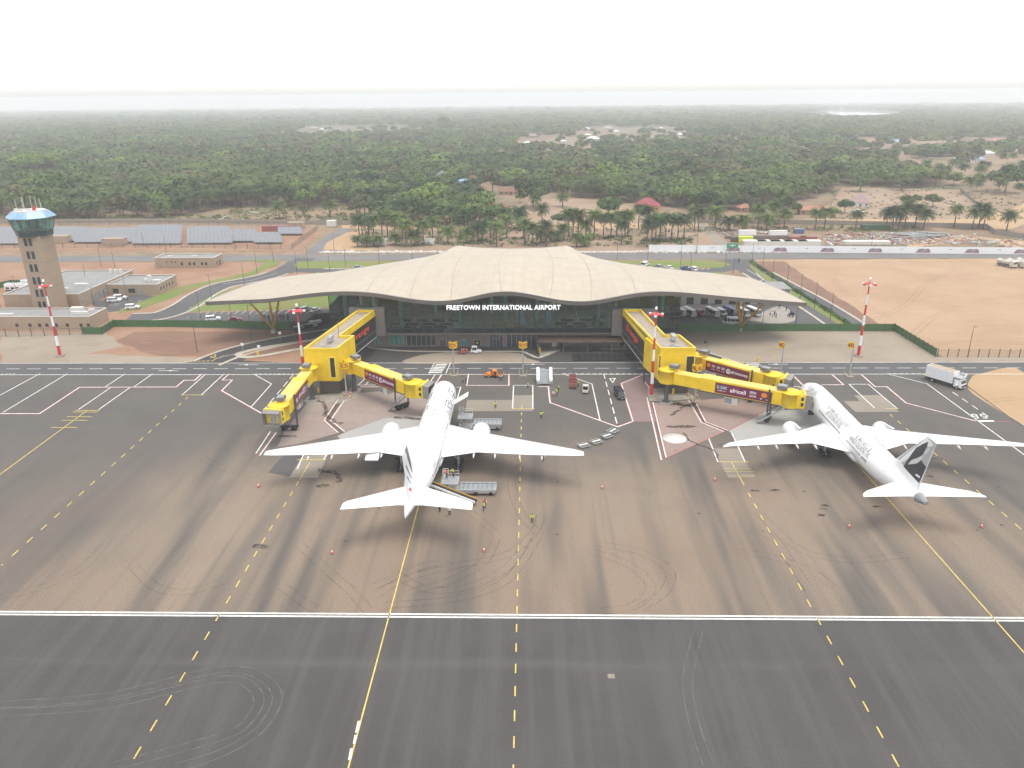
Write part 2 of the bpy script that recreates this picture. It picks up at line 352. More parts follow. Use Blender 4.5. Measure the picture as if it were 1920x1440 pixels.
# apron and service road
sheet('apron', 'apron', [(-420,-60),(420,-60),(420,195.2),(-420,195.2)], 0)
sheet('service_road', 'road', [(-420,195.2),(420,195.2),(420,204.9),(-420,204.9)], .004)
sheet('red_earth_verge', 'redearth', [(-420,204.9),(-46,204.9),(-46,300),(-130,346),(-420,346)], -.03)
sheet('brown_earth_verge', 'browearth', [G(250,622),G(545,622),G(560,640),G(470,655),G(390,668),G(300,668),G(215,640)], -.018)
sheet('gravel_verge', 'gravel', [G(0,622),G(200,624),G(235,648),G(160,664),G(300,668),G(405,672),G(380,680.4),G(0,680.4)], -.014)
sheet('gravel_verge', 'gravel', [(44,204.95),(44,236),G(1678,622),G(1756,669),G(1925,669),(300,204.95)], -.016)
sheet('sandy_field', 'field', [G(1408,487),(420,346.5),(420,204.95),(117,204.95),(117,208),G(1677,619),G(1575,612),G(1500,550)], -.024)
sheet('earth_verge', 'browearth', [G(1405,490),G(1470,490),G(1545,540),G(1650,608),G(1660,619),G(1590,617),G(1515,565),G(1440,515)], -.020)
sheet('sand_island', 'sand', GP(smooth([(1838,700.8),(1925,701),(1990,860),(1925,802),(1880,774),(1840,749),(1816,730),(1819,712)],4,True)), .008)
# forecourt on the air side of the terminal
sheet('forecourt', 'roaddark', [(-48,204.95),(31,204.95),(44,221),(-60,221)], .002)
sheet('dirt_patch', 'gravel', GP(smooth([(822,662),(870,659),(930,660),(975,663),(990,672),(1010,680),(900,681),(760,681),(780,668)],4,True)), .010)
mb = MB().strip(smooth(GP([(690,652),(760,658.5),(860,659.5),(970,659.5),(990,664),(1008,671),(1022,667),(1038,659.5),(1070,657),(1180,655)]),6), 1.0, .08); struct('kerb', mb, M['kerb'])
sheet('paved_apron', 'concrete', GP([(1012,650),(1012,671),(1030,666),(1045,659),(1175,655),(1175,646)]), .014)
sheet('forecourt', 'roaddark', GP([(1225,640),(1276,655),(1312,657),(1384,680),(1225,680)]), .003)
mb = MB().strip(smooth(GP([(1276,652),(1306,655),(1350,668),(1384,679),(1420,680)]),5), .9, .06); struct('kerb', mb, M['kerb'])
# drainage grate beside the road
mb = MB()
x0, x1 = G(1075,675)[0], G(1210,675)[0]
mb.box(x0, x1, 206.2, 211.6, .02, .3, 0)
for i in range(13): mb.box(x0+(x1-x0)*i/12-.08, x0+(x1-x0)*i/12+.08, 206.2, 211.6, .3, .42, 1)
mb.obj('drain_cover', [M['dark'], M['black']], kind='structure')
# back roads
sheet('public_road', 'road2', [(-420,348),(420,348),(420,362),(-420,362)], -.010)
def road(name, px, w, m, z=-.006, kerb=True, k0=0, k1=None):
    c = smooth(GP(px), 6); struct(name, MB().strip(c, w, z), M[m])
    if kerb:
        mb = MB(); c = c[k0:k1]; mb.kerb(c, w/2+.5, 1.0, -.06, .13); mb.kerb(c, -w/2-.5, 1.0, -.06, .13); struct('kerb', mb, M['kerb'])
road('access_road', [(574,484),(556,494),(530,508),(498,519),(455,528),(415,536),(380,552),(345,575),(300,592),(240,596)], 9.5, 'road', k0=14)
road('access_road', [(565,489),(552,499),(548,505),(600,508),(700,509),(900,509),(1100,509),(1250,509),(1340,507),(1378,497),(1390,486)], 8, 'road', -.008, k0=18, k1=-14)
road('access_road', [(1388,486),(1400,499),(1432,518),(1470,539),(1512,562),(1560,592),(1590,612)], 12, 'road', -.007, k0=10)
sheet('junction', 'road', GP([(540,490),(610,490),(585,500),(548,512),(520,515),(530,500)]), -.003)
sheet('junction', 'road', GP([(1345,489),(1420,489),(1408,496),(1420,512),(1390,512),(1375,500)]), -.003)
road('airside_road', [(386,681.5),(430,664),(480,650),(545,637),(600,628),(645,622)], 8.4, 'roaddark', -.004)
sheet('airside_road_mouth', 'roaddark', GP([(345,681),(385,671),(420,660),(470,668),(455,676),(560,681)]), -.002)
sheet('road_island', 'kerb', GP(smooth([(440,664),(470,655),(520,646),(600,634),(640,628),(640,650),(565,656),(500,668),(455,672)],4,True)), .09)
sheet('island_earth', 'browearth', GP(smooth([(455,664),(480,657),(530,649),(600,638),(632,633),(632,646),(560,653),(500,664),(465,668)],4,True)), .11)
# car parks
sheet('car_park', 'park', GP([(352,587),(640,578),(640,622),(210,610),(330,592)]), -.010)
sheet('car_park', 'park', GP([(1262,556),(1500,556),(1570,596),(1592,612),(1262,616)]), -.012)
sheet('car_park', 'park', GP([(165,568),(245,552),(305,556),(235,582),(205,585)]), -.010)
sheet('plaza', 'concrete', GP(smooth([(1405,600),(1425,588),(1455,575),(1475,578),(1490,592),(1488,602),(1460,607),(1425,604)],4,True)), .05)
# turf
def turf(px, z=.02, name='grass'):
    MB().sheet(GP(px), z).obj(name, M['grass'], kind='stuff')
turf([(560,490),(700,489.5),(860,489),(860,502),(700,503),(560,503.5),(551,498)]); turf([(1100,489),(1180,489),(1330,488.5),(1362,492),(1372,497),(1350,502),(1300,503),(1150,503)])
turf([(446,487),(512,487.5),(526,488.5),(518,497),(478,514),(430,526),(385,534),(352,546),(330,556),(262,580),(222,588),(225,580),(300,552),(330,540),(400,525),(470,510),(500,492)])
turf([(350,583),(375,566),(412,549),(452,537),(520,524),(640,530),(640,560),(630,577),(362,585)])
turf([(1408,492),(1425,508),(1470,535),(1520,564),(1575,598),(1600,617),(1585,617),(1540,588),(1480,550),(1430,522),(1405,500)])
turf([(1300,512),(1350,510),(1362,513),(1330,516)])
# land beyond the road
sheet('sandy_yard', 'sand', GP([(590,468),(615,440),(680,432),(700,470)]), -.012)
sheet('gravel_track', 'road2', GP([(570,476),(602,476),(612,455),(650,436),(668,428),(640,428),(605,445)]), -.008)
sheet('roadside_clearing', 'tancourt', GP([(690,474),(690,440),(1000,430),(1215,425),(1320,425),(1365,470),(1210,474)]), -.014)
sheet('sandy_track', 'sand', GP([(640,428),(800,432),(1000,430),(1230,428),(1330,424),(1330,419),(1200,418),(900,421),(640,422)]), -.008)
sheet('village_clearing', 'tancourt', GP([(905,432),(915,410),(960,386),(1000,376),(1080,368),(1150,372),(1220,388),(1235,400),(1210,420),(1100,425)]), -.010)
sheet('scrub_field', 'tancourt', GP([(1545,395),(1575,352),(1800,356),(1850,398),(1830,412),(1620,412)]), -.006)
sheet('sandy_track', 'sand', GP([(1370,415),(1900,430),(1960,398),(1925,380),(1860,405),(1780,412),(1560,410)]), -.004)
sheet('sandy_track', 'sand', GP([(1700,455),(1800,440),(1925,452),(1925,470),(1840,448),(1700,466)]), -.002)
sheet('concrete_track', 'pad', GP([(1308,420),(1320,418),(1372,462),(1352,464)]), .004)
sheet('solar_yard', 'redearth', GP([(-60,470),(560,470),(610,430),(-60,422)]), -.012)
struct('stone_lining', MB().strip([G(600,473.5),G(850,472),G(1100,472),G(1400,471.5),G(1930,472)], 3.2, .03), mat_earth('rubble_lining', (.4,.37,.33), (.62,.6,.56), (.22,.15,.10), .4))
# ------------------------------------------------------------------ painted markings (flush sheets a few millimetres up)
LW, LY, LR = MB(), MB(), MB(); ZM = .014
def ln(px, w=.26, mb=LW, z=ZM):
    p = GP(px)
    mb.strip(p, w, z)
def rl(px, w=.26, s=1):                                   # white line with a red edge
    p = GP(px); LW.strip(p, w, ZM); LR.strip(p, w*.8, ZM-.004, 0, s*w*.9)
def dash(a, b, period, d, w, mb, z=ZM, ph=0.):
    a, b = Vector(a), Vector(b); L = (b-a).length; u = (b-a)/L; t = ph
    while t < L:
        mb.rect(a+u*t, a+u*min(L, t+d), w, z); t += period
# taxiway edge: two white lines right across
for y0, y1 in ((92.02,92.36),(92.66,93.0)): LW.sheet([(-420,y0),(420,y0),(420,y1),(-420,y1)], ZM)
# service road edges and centre dashes
LW.sheet([(-420,195.0),(420,195.0),(420,195.3),(-420,195.3)], ZM)
LW.sheet([(-420,204.6),(420,204.6),(420,204.85),(-420,204.85)], ZM)
dash((-300,200.0),(300,200.0),5.86,3.85,.24,LW, ph=1.6)
# stand centre lines
def stand(x, y0, y1, solid=None):
    dash((x,y0),(x,y1),4.1,1.75,.18,LY)
    if solid: LY.rect((x,solid[0]),(x,solid[1]),.18,ZM)
x3 = G(410,1155)[0]; xc = G(972,1030)[0]; x4 = G(1530,1155)[0]
stand(x3, 50, 134.2, (134.5,142)); stand(xc, 48, 173.5); stand(x4, 50, 132, (132.6,142.5))
LY.rect((-20.35,30),(-20.35,170),.19,ZM); LY.rect((66.4,30),(66.4,160),.19,ZM)
for a, b in (((655,1425),(659,1403)),((664,1395),(667,1378)),((668,1374),(673,1352))): LW.rect(G(*a), G(*b), .3, ZM+.004)
a, b = G(353,744), G(3,1060); dash(a, b, 4.1, 1.75, .19, LY)
LY.rect(G(163,770), G(-200,1036), .2, ZM)
for p, q in (((141,769.5),(188,769.5)),((136,772.5),(184,772.5)),((125,781.5),(173,781.5)),((114.5,788),(164,788)),((95.5,801.5),(145,801.5))): LY.rect(G(*p), G(*q), .22, ZM)
a, b = G(1668,776), G(1935,1010); dash(a, b, 4.1, 1.75, .2, LY)
LY.rect(G(338,740.5), G(384,740.5), .22, ZM); LY.rect(G(557,862), G(612,862), .22, ZM); LY.rect(G(1346,866), G(1403,866), .22, ZM)
for y in (879,884,892): LY.rect(G(1356+ (y-879)*.5,y), G(1410+(y-879)*.5,y), .14, ZM)
LY.rect(G(960,766.5), G(1003,766.5), .2, ZM); LY.rect(G(1660,766), G(1686,766), .2, ZM)
# left aprons
ln([(75,700.5),(0,741)]); ln([(126,701),(5,773.5)]); ln([(234,701),(198,725)]); ln([(286,701),(252,725)]); ln([(207,727),(147,768)]); ln([(243,727),(185,768)])
rl([(-40,775.5),(74,775.5),(149,726),(330,725.5),(345,713),(365,713),(378,701)], .28, -1)
ln([(386,701),(342,740)]); ln([(420,701),(378,740)])
rl([(430,701),(417,712.5),(436,712.5),(416,732.5),(490,774.5),(516,767)], .26, -1)
ln([(475,701),(509,720),(471,763)]); dash(G(551,701), G(494,770), 5.9, 3.9, .26, LW)
dash(G(478,701), G(560,701), 1.25, .8, .24, LW); dash(G(28,700.5), G(-60,704), 1.0,.55,.3,LW)
# left stand walkways
rl([(633,750),(608,788),(634,811)], .26, -1); rl([(645,751),(620,788),(646,809)], .26, -1)
ln([(507,809),(480,850)]); rl([(518,811),(487,854)], .26, -1)
ln([(573,843),(557,880)]); ln([(617,843),(607,862)])
ln([(685,722),(700,706)]); ln([(672,722),(690,704)]); ln([(668,722),(705,722)]); rl([(675,725.5),(742,725.5)], .26)
ln([(816,702),(803,722)]); rl([(828,702),(815,722)], .26)
ln([(857,748),(864,726),(856,726)])
# centre boxes
rl([(879,701),(875,722.5),(954,722.5),(954,701)], .26, -1)
ln([(963,722.5),(999,722.5),(999,766)]); ln([(963,722.5),(961,766)])
rl([(1009,725),(1028,725),(1031,755),(1158,800.5),(1187,790)], .28, 1); rl([(1187,790),(1165,719),(1212,700)], .26, 1)
ln([(1054,700.5),(1110,720),(1125,788)]); dash(G(1132,701), G(1158,799), 5.9, 3.9, .26, LW)
dash(G(1055,700.6), G(1132,700.6), 1.6, 1.0, .24, LW); dash(G(1132,701), G(1214,701), 1.6, 1.0, .42, LW)
rl([(1206,712),(1220,730)], .26); rl([(1213,745),(1240,862)], .26, 1); rl([(1224,754),(1249,858)], .26, 1)
rl([(1291,750),(1315,792),(1357,809)], .26, 1); rl([(1302,750),(1323,791),(1365,807)], .26, 1); LR.strip(GP([(1249,858),(1357,809)]), .2, ZM); LR.strip(GP([(1365,807),(1434,771)]), .2, ZM)
LR.strip(GP([(1187,790),(1220,790)]), .2, ZM)
ln([(1329,822),(1346,866)]); ln([(1372,812),(1397,866)])
# right stands
rl([(1484,701),(1505,722)], .26, 1); rl([(1559,701),(1582,721.5),(1540,721.5)], .26, -1); rl([(1614,701),(1641,725),(1663,725),(1699,755.5),(1830,789.5)], .26, -1)
ln([(1640,765),(1592,720.5),(1628,720.5),(1682,766)]); ln([(1470,725),(1498,725),(1515,740)])
LW.rect(G(1834,789.5), G(1864,789.3), .8, ZM); LR.strip(GP([(1864,790.3),(1893,790.3)]), .26, ZM)
ln([(1663,700.8),(1738,719.5),(1925,856)]); ln([(1815,701),(1800,714),(1925,806)]); ln([(1800,714),(1960,832)])
dash(G(1786,735), G(1853,781), 4.4, 2.6, .26, LW); dash(G(1663,700.8), G(1815,700.8), 1.6, 1., .24, LW)
# crossings, arrows, give-way triangles
def crossing(a, b, n, wid):
    for i in range(n):
        t = (i+.5)/n; p = Vector(a).lerp(Vector(b), t); LW.rect((p.x-wid/2,p.y),(p.x+wid/2,p.y), .75, ZM)
crossing(G(829,682), G(816,700), 6, 3.2); ln([(815,680),(804,700.5)]); ln([(845,680),(836,700.5)])
crossing(G(1409,681), G(1425,700), 5, 3.4); dash(G(1391,680), G(1406,699), 1.1,.7,.22,LW); dash(G(1421,680), G(1441,700), 1.1,.7,.22,LW)
def arrow(px, py, s=1):
    x, y = G(px, py); LW.rect((x-2.8,y),(x+2.8,y), .22, ZM); LW.sheet([(x+s*.2,y-.5),(x+s*1.6,y),(x+s*.2,y+.5)], ZM+.004)
arrow(316,695); arrow(466,684,-1); arrow(1003,683,-1); arrow(1459,683,-1)
def tri(pts, w=.3):
    p = GP(pts); p.append(p[0]); LW.strip(p, w, ZM)
tri([(1143,709.5),(1153,709.5),(1149,717.5)], .4); tri([(551,709),(558,709),(551,716)], .4)
p = GP([(394,670),(405,664),(402,671),(394,670)]); LY.strip(p, .3, ZM+.02); dash(G(347,678), G(399,676.5), 1.2,.8,.4,LY,.02); LY.rect(G(399,676.5), G(408,670.5), .25, .02)
dash(G(420,668), G(640,624), 5.5, 3., .2, LW, .008); dash(G(410,672), G(425,664), 5,2.5,.2,LW,.01)
# "15" speed marking on the right lane
for (ox, segs) in ((0,((0,0,.9,0),(0,.45,.9,.45),(0,.9,.9,.9),(0,0,0,.9),(.9,0,.9,.9))),(1.5,((0,0,.9,0),(0,.45,.9,.45),(0,.9,.9,.9),(0,.45,0,.9),(.9,0,.9,.45)))):
    for s in segs:
        a = G(1826+ox*11+s[0]*9-s[1]*5, 784-s[1]*8); b = G(1826+ox*11+s[2]*9-s[3]*5, 784-s[3]*8); LW.rect(a, b, .35, ZM)
# car park bays
def bays(a, b, n, dx, dy):
    for i in range(n+1):
        t = i/n; p = (a[0]+(b[0]-a[0])*t, a[1]+(b[1]-a[1])*t); LW.rect(G(*p), G(p[0]+dx, p[1]+dy), .16, .0)
bays((382,582), (598,580), 16, -10, 7.5); bays((372,600), (480,602), 8, -5, 3)
bays((1283,591), (1420,588), 9, 8, 8); bays((1240,503.5), (1330,503), 9, -4, 3); bays((628,503.5), (700,503), 6, -5, 3)
bays((220,572), (235,566), 3, -14, 0); bays((258,566), (285,570), 4, 6,-3)
for px in ([(355,578),(395,562),(440,540)],[(420,532),(470,526),(520,512)],[(1400,505),(1442,530)]): LW.strip(GP(px), .2, .002)
LW.strip(smooth(GP([(1408,498),(1412,504),(1425,519),(1432,522),(1424,528)]),5), .3, .004)
for nm, mb, m in (('white_markings',LW,'line_white'),('yellow_markings',LY,'line_yellow'),('red_markings',LR,'line_red')): struct(nm, mb, M[m])
# ------------------------------------------------------------------ pads, hatched zones, stains, tyre tracks
sheet('concrete_pad', 'pad', GP([(876,750),(961.5,750),(962,741),(999,741),(999,770.5),(872,771)]), .004)
sheet('concrete_pad', 'pad', GP([(1582,752),(1612,752),(1602,741),(1651,741),(1686,772),(1604,772.5)]), .004)
sheet('concrete_pad', 'pad', GP([(573,846),(618,846),(596,896),(543,895)]), .004)
sheet('concrete_pad', 'pad', GP([(1338,841),(1383,841),(1416,895),(1366,896)]), .004)
sheet('tar_patch', 'darkpatch', GP([(530,854),(567,854),(543,894),(503,886)]), .003)
sheet('grey_pad', 'padgrey', GP([(646,811),(720,784),(800,780),(800,803),(640,824),(632,818)]), .004)
sheet('grey_pad', 'padgrey', GP([(1366,808),(1436,771),(1540,765),(1545,800),(1500,812),(1380,828),(1373,814)]), .004)
sheet('hatched_zone', 'hatchL', GP([(575,757),(632,751),(607,788),(633,812),(560,832),(520,838),(535,806),(548,790)]), .007)
sheet('hatched_zone', 'hatchL', GP([(646,751),(655,738),(720,733),(805,745),(800,780),(720,784),(647,810),(621,788)]), .007)
sheet('hatched_zone', 'hatchR', GP([(1165,719),(1212,700.6),(1222,712),(1216,745),(1231,790),(1187,790)]), .007)
sheet('hatched_zone', 'hatchM', GP([(1226,755),(1290,751),(1314,792),(1356,809),(1250,857)]), .007)
sheet('hatched_zone', 'hatchM', GP([(1303,750),(1400,745),(1470,752),(1434,771),(1366,807),(1324,791)]), .007)
sheet('plinth_slab', 'concrete', GP([(588,742),(668,730),(672,744),(640,756),(580,760),(570,752)]), .01)
sheet('plinth_slab', 'concrete', GP([(1214,728),(1275,728),(1300,742),(1302,748),(1255,752),(1215,752)]), .01)
rnd = random.Random(3)
def blob(px, py, rx, ry, mb, z=.02):
    x, y = G(px, py); n = 14; ph = rnd.random()*6
    mb.sheet([(x+rx*math.cos(6.283*i/n)*(.55+.6*rnd.random()), y+ry*math.sin(6.283*i/n)*(.55+.6*rnd.random())) for i in range(n)], z)
ob = MB()
for px, w in (([(586,751),(600,752),(608,762),(612,770),(608,778),(622,786),(630,793),(640,793)],.9),([(1250,754),(1268,757),(1290,760),(1300,756)],1.5),([(1258,778),(1280,765),(1298,758)],.7),([(1280,812),(1300,830),(1335,842),(1346,858)],.5),([(600,880),(612,884),(632,888),(636,896),(634,905)],.8),([(740,782),(790,786)],1.2)):
    p = smooth(GP(px),4); p = [(q.x+rnd.uniform(-.4,.4), q.y+rnd.uniform(-.3,.3)) for q in p]; ob.strip(p, w, .02)
for b in ((617,884,2,.9),(604,911,1.4,.8),(484,1024,1.6,.8),(496,1025,1,.7),(1545,948,1,.5),(1543,954,.9,.4),(1415,920,1,.5),(1453,919,1.2,.4),(1540,966,1,.5),(910,907,.6,.4),(985,868,.5,.4),(1370,835,3,.9),(1275,800,4,1),(540,818,2.5,.7),(745,860,.9,.6),(705,877,.7,.5),(1645,950,1.2,.4),(1755,860,1.4,.4),(1742,893,1,.4)): blob(*b, ob)
for i in range(26): blob(rnd.uniform(420,1900), rnd.uniform(850,1020), rnd.uniform(.2,.5), rnd.uniform(.15,.3), ob)
struct('oil_stains', ob, M['oil'])
tb, tl = MB(), MB()
def track(px, mb, gap=1.5, w=.2):
    c = smooth(GP(px), 7)
    for o in (-gap/2, gap/2): mb.strip(c, w, .018, 0, o)
for px in ([(700,1120),(760,1085),(860,1060),(950,1040),(1000,1000),(1015,965)],[(720,1135),(840,1125),(930,1100),(975,1060),(1010,1000)],[(740,1075),(800,1105),(880,1100),(950,1065),(985,1020)],[(560,1020),(620,1075),(660,1110),(690,1145)],[(530,1100),(570,1130),(600,1148)],[(930,1010),(905,1055),(840,1090),(770,1110)],[(850,1060),(800,1060),(700,1100)],[(1120,1020),(1200,1035),(1255,1070),(1245,1110),(1200,1140)],[(1100,1030),(1180,1060),(1220,1100),(1190,1135),(1130,1146)],[(990,860),(960,900),(975,960),(1010,1000)],[(250,1060),(290,1100),(350,1110),(420,1090)],[(0,1120),(80,1100),(160,1060),(210,1000)],[(1380,1035),(1450,1045),(1520,1070),(1560,1100)],[(1400,990),(1450,1010),(1480,1050),(1520,1110)],[(1420,960),(1500,1030),(1600,1050),(1700,1040)],[(380,860),(440,885),(520,890),(600,880)],[(650,930),(760,940),(860,950),(930,1000)],[(1640,880),(1700,930),(1760,960),(1850,980)],[(680,900),(730,880),(800,878)]): track(px, tb)
for px in ([(0,1322),(200,1305),(380,1262),(450,1256),(500,1275),(520,1310),(490,1365),(420,1410),(330,1440)],[(0,1337),(200,1322),(400,1276),(460,1280),(485,1310),(470,1345),(420,1380),(200,1440)],[(1310,1180),(1290,1270),(1300,1350),(1330,1440)]): track(px, tl, 1.2, .2)
for px in ([(1700,640),(1760,590),(1860,560),(1960,555)],[(1480,500),(1560,505),(1700,520),(1850,510),(1925,500)],[(1640,600),(1700,570),(1740,530),(1800,500)],[(1720,655),(1800,640),(1925,645)],[(1560,520),(1600,560),(1680,600)],[(230,660),(300,645),(420,640),(500,628)],[(180,480),(300,483),(440,481)],[(20,655),(100,650),(190,645)],[(1450,655),(1560,648),(1660,652)],[(1380,640),(1480,630),(1600,640)],[(700,455),(900,450),(1100,458),(1200,455)],[(1850,755),(1890,748),(1925,752)]): track(px, tb, 1.7, .35)
struct('tyre_marks', tb, M['tyre']); struct('dust_tracks', tl, M['tyre_light'])
x, y = G(1265,822)
mb = MB().lathe([(2.6,0),(2.6,.03),(.01,.031)], (x,y,0), 28); mb.obj('painted_disc', M['offwhite'], kind='structure')
x, y = G(1146,1268)
struct('access_cover', MB().box(x-.45,x+.45,y-.4,y+.4,-.02,.03), M['pad'])
# ------------------------------------------------------------------ lettering helper: flat or raised letters as one mesh
def text_mesh(s, width=None, height=None, ext=.0, bold=0.0, spacing=1.0):
    cu = bpy.data.curves.new('lettering', 'FONT'); cu.body = s; cu.extrude = ext; cu.offset = bold; cu.resolution_u = 3; cu.align_x = 'CENTER'; cu.align_y = 'CENTER'; cu.space_character = spacing
    o = bpy.data.objects.new('lettering', cu); COL.objects.link(o); dg = bpy.context.evaluated_depsgraph_get(); dg.update()
    me = bpy.data.meshes.new_from_object(o.evaluated_get(dg)); bpy.data.objects.remove(o); bpy.data.curves.remove(cu)
    xs = [v.co.x for v in me.vertices]; ys = [v.co.y for v in me.vertices]
    cx, cy = (min(xs)+max(xs))/2, (min(ys)+max(ys))/2; sx = width/(max(xs)-min(xs)) if width else None; sy = height/(max(ys)-min(ys)) if height else None
    sx = sx or sy; sy = sy or sx
    for v in me.vertices: v.co = ((v.co.x-cx)*sx, (v.co.y-cy)*sy, v.co.z)
    me.materials.clear(); return me
def text(name, s, m, c, u, parent=None, width=None, height=None, ext=.0, bold=.0, up=(0,0,1), spacing=1.0, **k):
    me = text_mesh(s, width, height, ext, bold, spacing); me.materials.append(m)
    u = Vector(u).normalized(); up = Vector(up).normalized(); n = u.cross(up)
    T = Matrix(((u.x,up.x,n.x,c[0]),(u.y,up.y,n.y,c[1]),(u.z,up.z,n.z,c[2]),(0,0,0,1)))
    me.transform(T); o = link(name, me, parent, **k); return o
XC = -7.3
term = thing('terminal_building', 'wide glass terminal with sweeping cream roof and large white airport name', 'terminal', (XC,217,0))
def tp(name, mb, m, parent=None, **k):                      # a part of the terminal, built in site coordinates
    mb.v = [(v[0]-XC, v[1]-217, v[2]) for v in mb.v]; return mb.obj(name, m, parent or term, **k)
# roof: front edge and back edge as surveyed, ruled between with a slight crown
def fy(x): return 211+12*((x-XC)/88)**2
def fpt(px, py):
    Y = 213
    for _ in range(8): x, z = AY(px, py, Y); Y = fy(x)
    return Vector((x, Y, z))
FR = [fpt(*p) for p in ((384,566),(440,563.5),(500,561),(530,557.5),(560,553),(600,548.5),(640,546.5),(670,547),(700,549.5),(730,554),(760,559.5),(795,564),(825,565.5),(850,563.5),(880,558),(912,550),(945,546),(975,548.5),(1010,555),(1045,562.5),(1085,566.5),(1120,564),(1160,556),(1195,549.5),(1230,546.5),(1275,548),(1320,552),(1375,557.5),(1430,562),(1513,568))]
BK = [Vector((*G(a,b,c),c)) for a,b,c in ((506,522,12.6),(560,515.5,13.2),(622,510,13.9),(690,499.5,15),(756,489,16.2),(800,481.5,17.4),(828,475,18.4),(856,460,19.6),(905,464.5,18.9),(960,466.5,18.6),(1015,464.5,18.9),(1065,460,19.6),(1090,475,18.4),(1122,485,17.2),(1165,493,16.2),(1199,498,15.4),(1280,507,14.2),(1337,512,13.5),(1410,521.5,12.6))]
def resample(P, n):
    out = []; x0, x1 = P[0].x, P[-1].x
    for i in range(n):
        x = x0+(x1-x0)*i/(n-1)
        for a, b in zip(P, P[1:]):
            if x <= b.x+1e-6: out.append(a.lerp(b, max(0,min(1,(x-a.x)/max(1e-6,b.x-a.x))))); break
    return out
NU, NS = 97, 20
F2, B2 = resample(FR, NU), resample(BK, NU)
for P in (F2,):
    zs = [p.z for p in P]
    for _ in range(2): zs = [zs[0]]+[(zs[i-1]+2*zs[i]+zs[i+1])/4 for i in range(1,NU-1)]+[zs[-1]]
    for p, z in zip(P, zs): p.z = z
def roof_pt(u, s):
    i = min(NU-2, int(u*(NU-1))); t = u*(NU-1)-i
    a, b = F2[i].lerp(F2[i+1], t), B2[i].lerp(B2[i+1], t); p = a.lerp(b, s)
    k = math.exp(-((p.x-XC)/38)**2); p.z += 2.1*math.sin(math.pi*s)*k + .5*math.sin(math.pi*s); return p
def roof_z(x, y):
    u = .5
    for _ in range(12):
        a, b = roof_pt(u, 0), roof_pt(u, 1); s = max(0, min(1, (y-a.y)/(b.y-a.y))); p = roof_pt(u, s); u = max(0, min(1, u+(x-p.x)/170))
    return p.z
mb = MB(); top = [[roof_pt(i/(NU-1), j/(NS-1)) for i in range(NU)] for j in range(NS)]
mb.add([p for r in top for p in r], [(j*NU+i, j*NU+i+1, (j+1)*NU+i+1, (j+1)*NU+i) for j in range(NS-1) for i in range(NU-1)], 0, True)
roof = tp('roof', mb, M['creamroof'])
ctr = Vector((XC,240,0))
def inset(p, d, dz):
    v = Vector((ctr.x-p.x, ctr.y-p.y, 0)).normalized(); return Vector((p.x+v.x*d, p.y+v.y*d, p.z+dz))
edge = top[0]+[r[-1] for r in top[1:]]+top[-1][::-1][1:]+[r[0] for r in top[::-1][1:-1]]
n = len(edge); mb = MB()
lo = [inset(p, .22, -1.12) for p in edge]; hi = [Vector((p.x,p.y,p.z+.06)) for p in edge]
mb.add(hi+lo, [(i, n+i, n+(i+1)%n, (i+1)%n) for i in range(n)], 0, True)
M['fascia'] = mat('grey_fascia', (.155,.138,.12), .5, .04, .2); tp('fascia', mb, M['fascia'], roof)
mb = MB(); mb.add(hi+[inset(p, .7, .1) for p in edge], [(i, (i+1)%n, n+(i+1)%n, n+i) for i in range(n)], 0)
M['roofedge'] = mat('roof_edge_trim', (.3,.27,.235), .5, .04, .2); tp('edge_trim', mb, M['roofedge'], roof)
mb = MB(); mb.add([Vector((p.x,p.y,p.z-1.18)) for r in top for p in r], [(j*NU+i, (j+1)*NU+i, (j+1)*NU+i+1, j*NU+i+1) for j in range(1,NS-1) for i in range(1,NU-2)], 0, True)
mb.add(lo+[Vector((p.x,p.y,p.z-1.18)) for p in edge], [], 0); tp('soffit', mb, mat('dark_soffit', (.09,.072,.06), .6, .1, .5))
sm = mat('roof_seam_strip', (.30,.255,.20), .6, .05)
for u in (.07,.14,.21,.285,.355,.42,.5,.575,.64,.71,.785,.86,.93):
    mb = MB(); P = [roof_pt(u+.012*math.sin(math.pi*j/40)*(1 if u > .5 else -1), j/40) for j in range(41)]
    mb.add([(p.x-.06,p.y,p.z+.03) for p in P]+[(p.x+.06,p.y,p.z+.03) for p in P], [(i+41,i+42,i+1,i) for i in range(40)]); tp('roof_seam', mb, sm, roof)
mb = MB(); P = [roof_pt(.37+.25*j/30, .62) for j in range(31)]
mb.add([(p.x,p.y-.07,p.z+.04) for p in P]+[(p.x,p.y+.07,p.z+.04) for p in P], [(i,i+1,i+32,i+31) for i in range(30)]); tp('roof_seam', mb, sm, roof)
mb = MB()                                                    # standing seams of the sheeting, fine and close
for k in range(1,60):
    u = k/60; P = [roof_pt(u, j/16) for j in range(17)]; mb.add([(p.x-.025,p.y,p.z+.025) for p in P]+[(p.x+.025,p.y,p.z+.025) for p in P], [(i+17,i+18,i+1,i) for i in range(16)])
for k in range(1,22):
    s = k/22; P = [roof_pt(j/60, s) for j in range(61)]; mb.add([(p.x,p.y-.03,p.z+.02) for p in P]+[(p.x,p.y+.03,p.z+.02) for p in P], [(i,i+1,i+62,i+61) for i in range(60)])
tp('sheet_joints', mb, mat('sheet_joint', (.385,.33,.26), .6, .05), roof, kind='stuff')
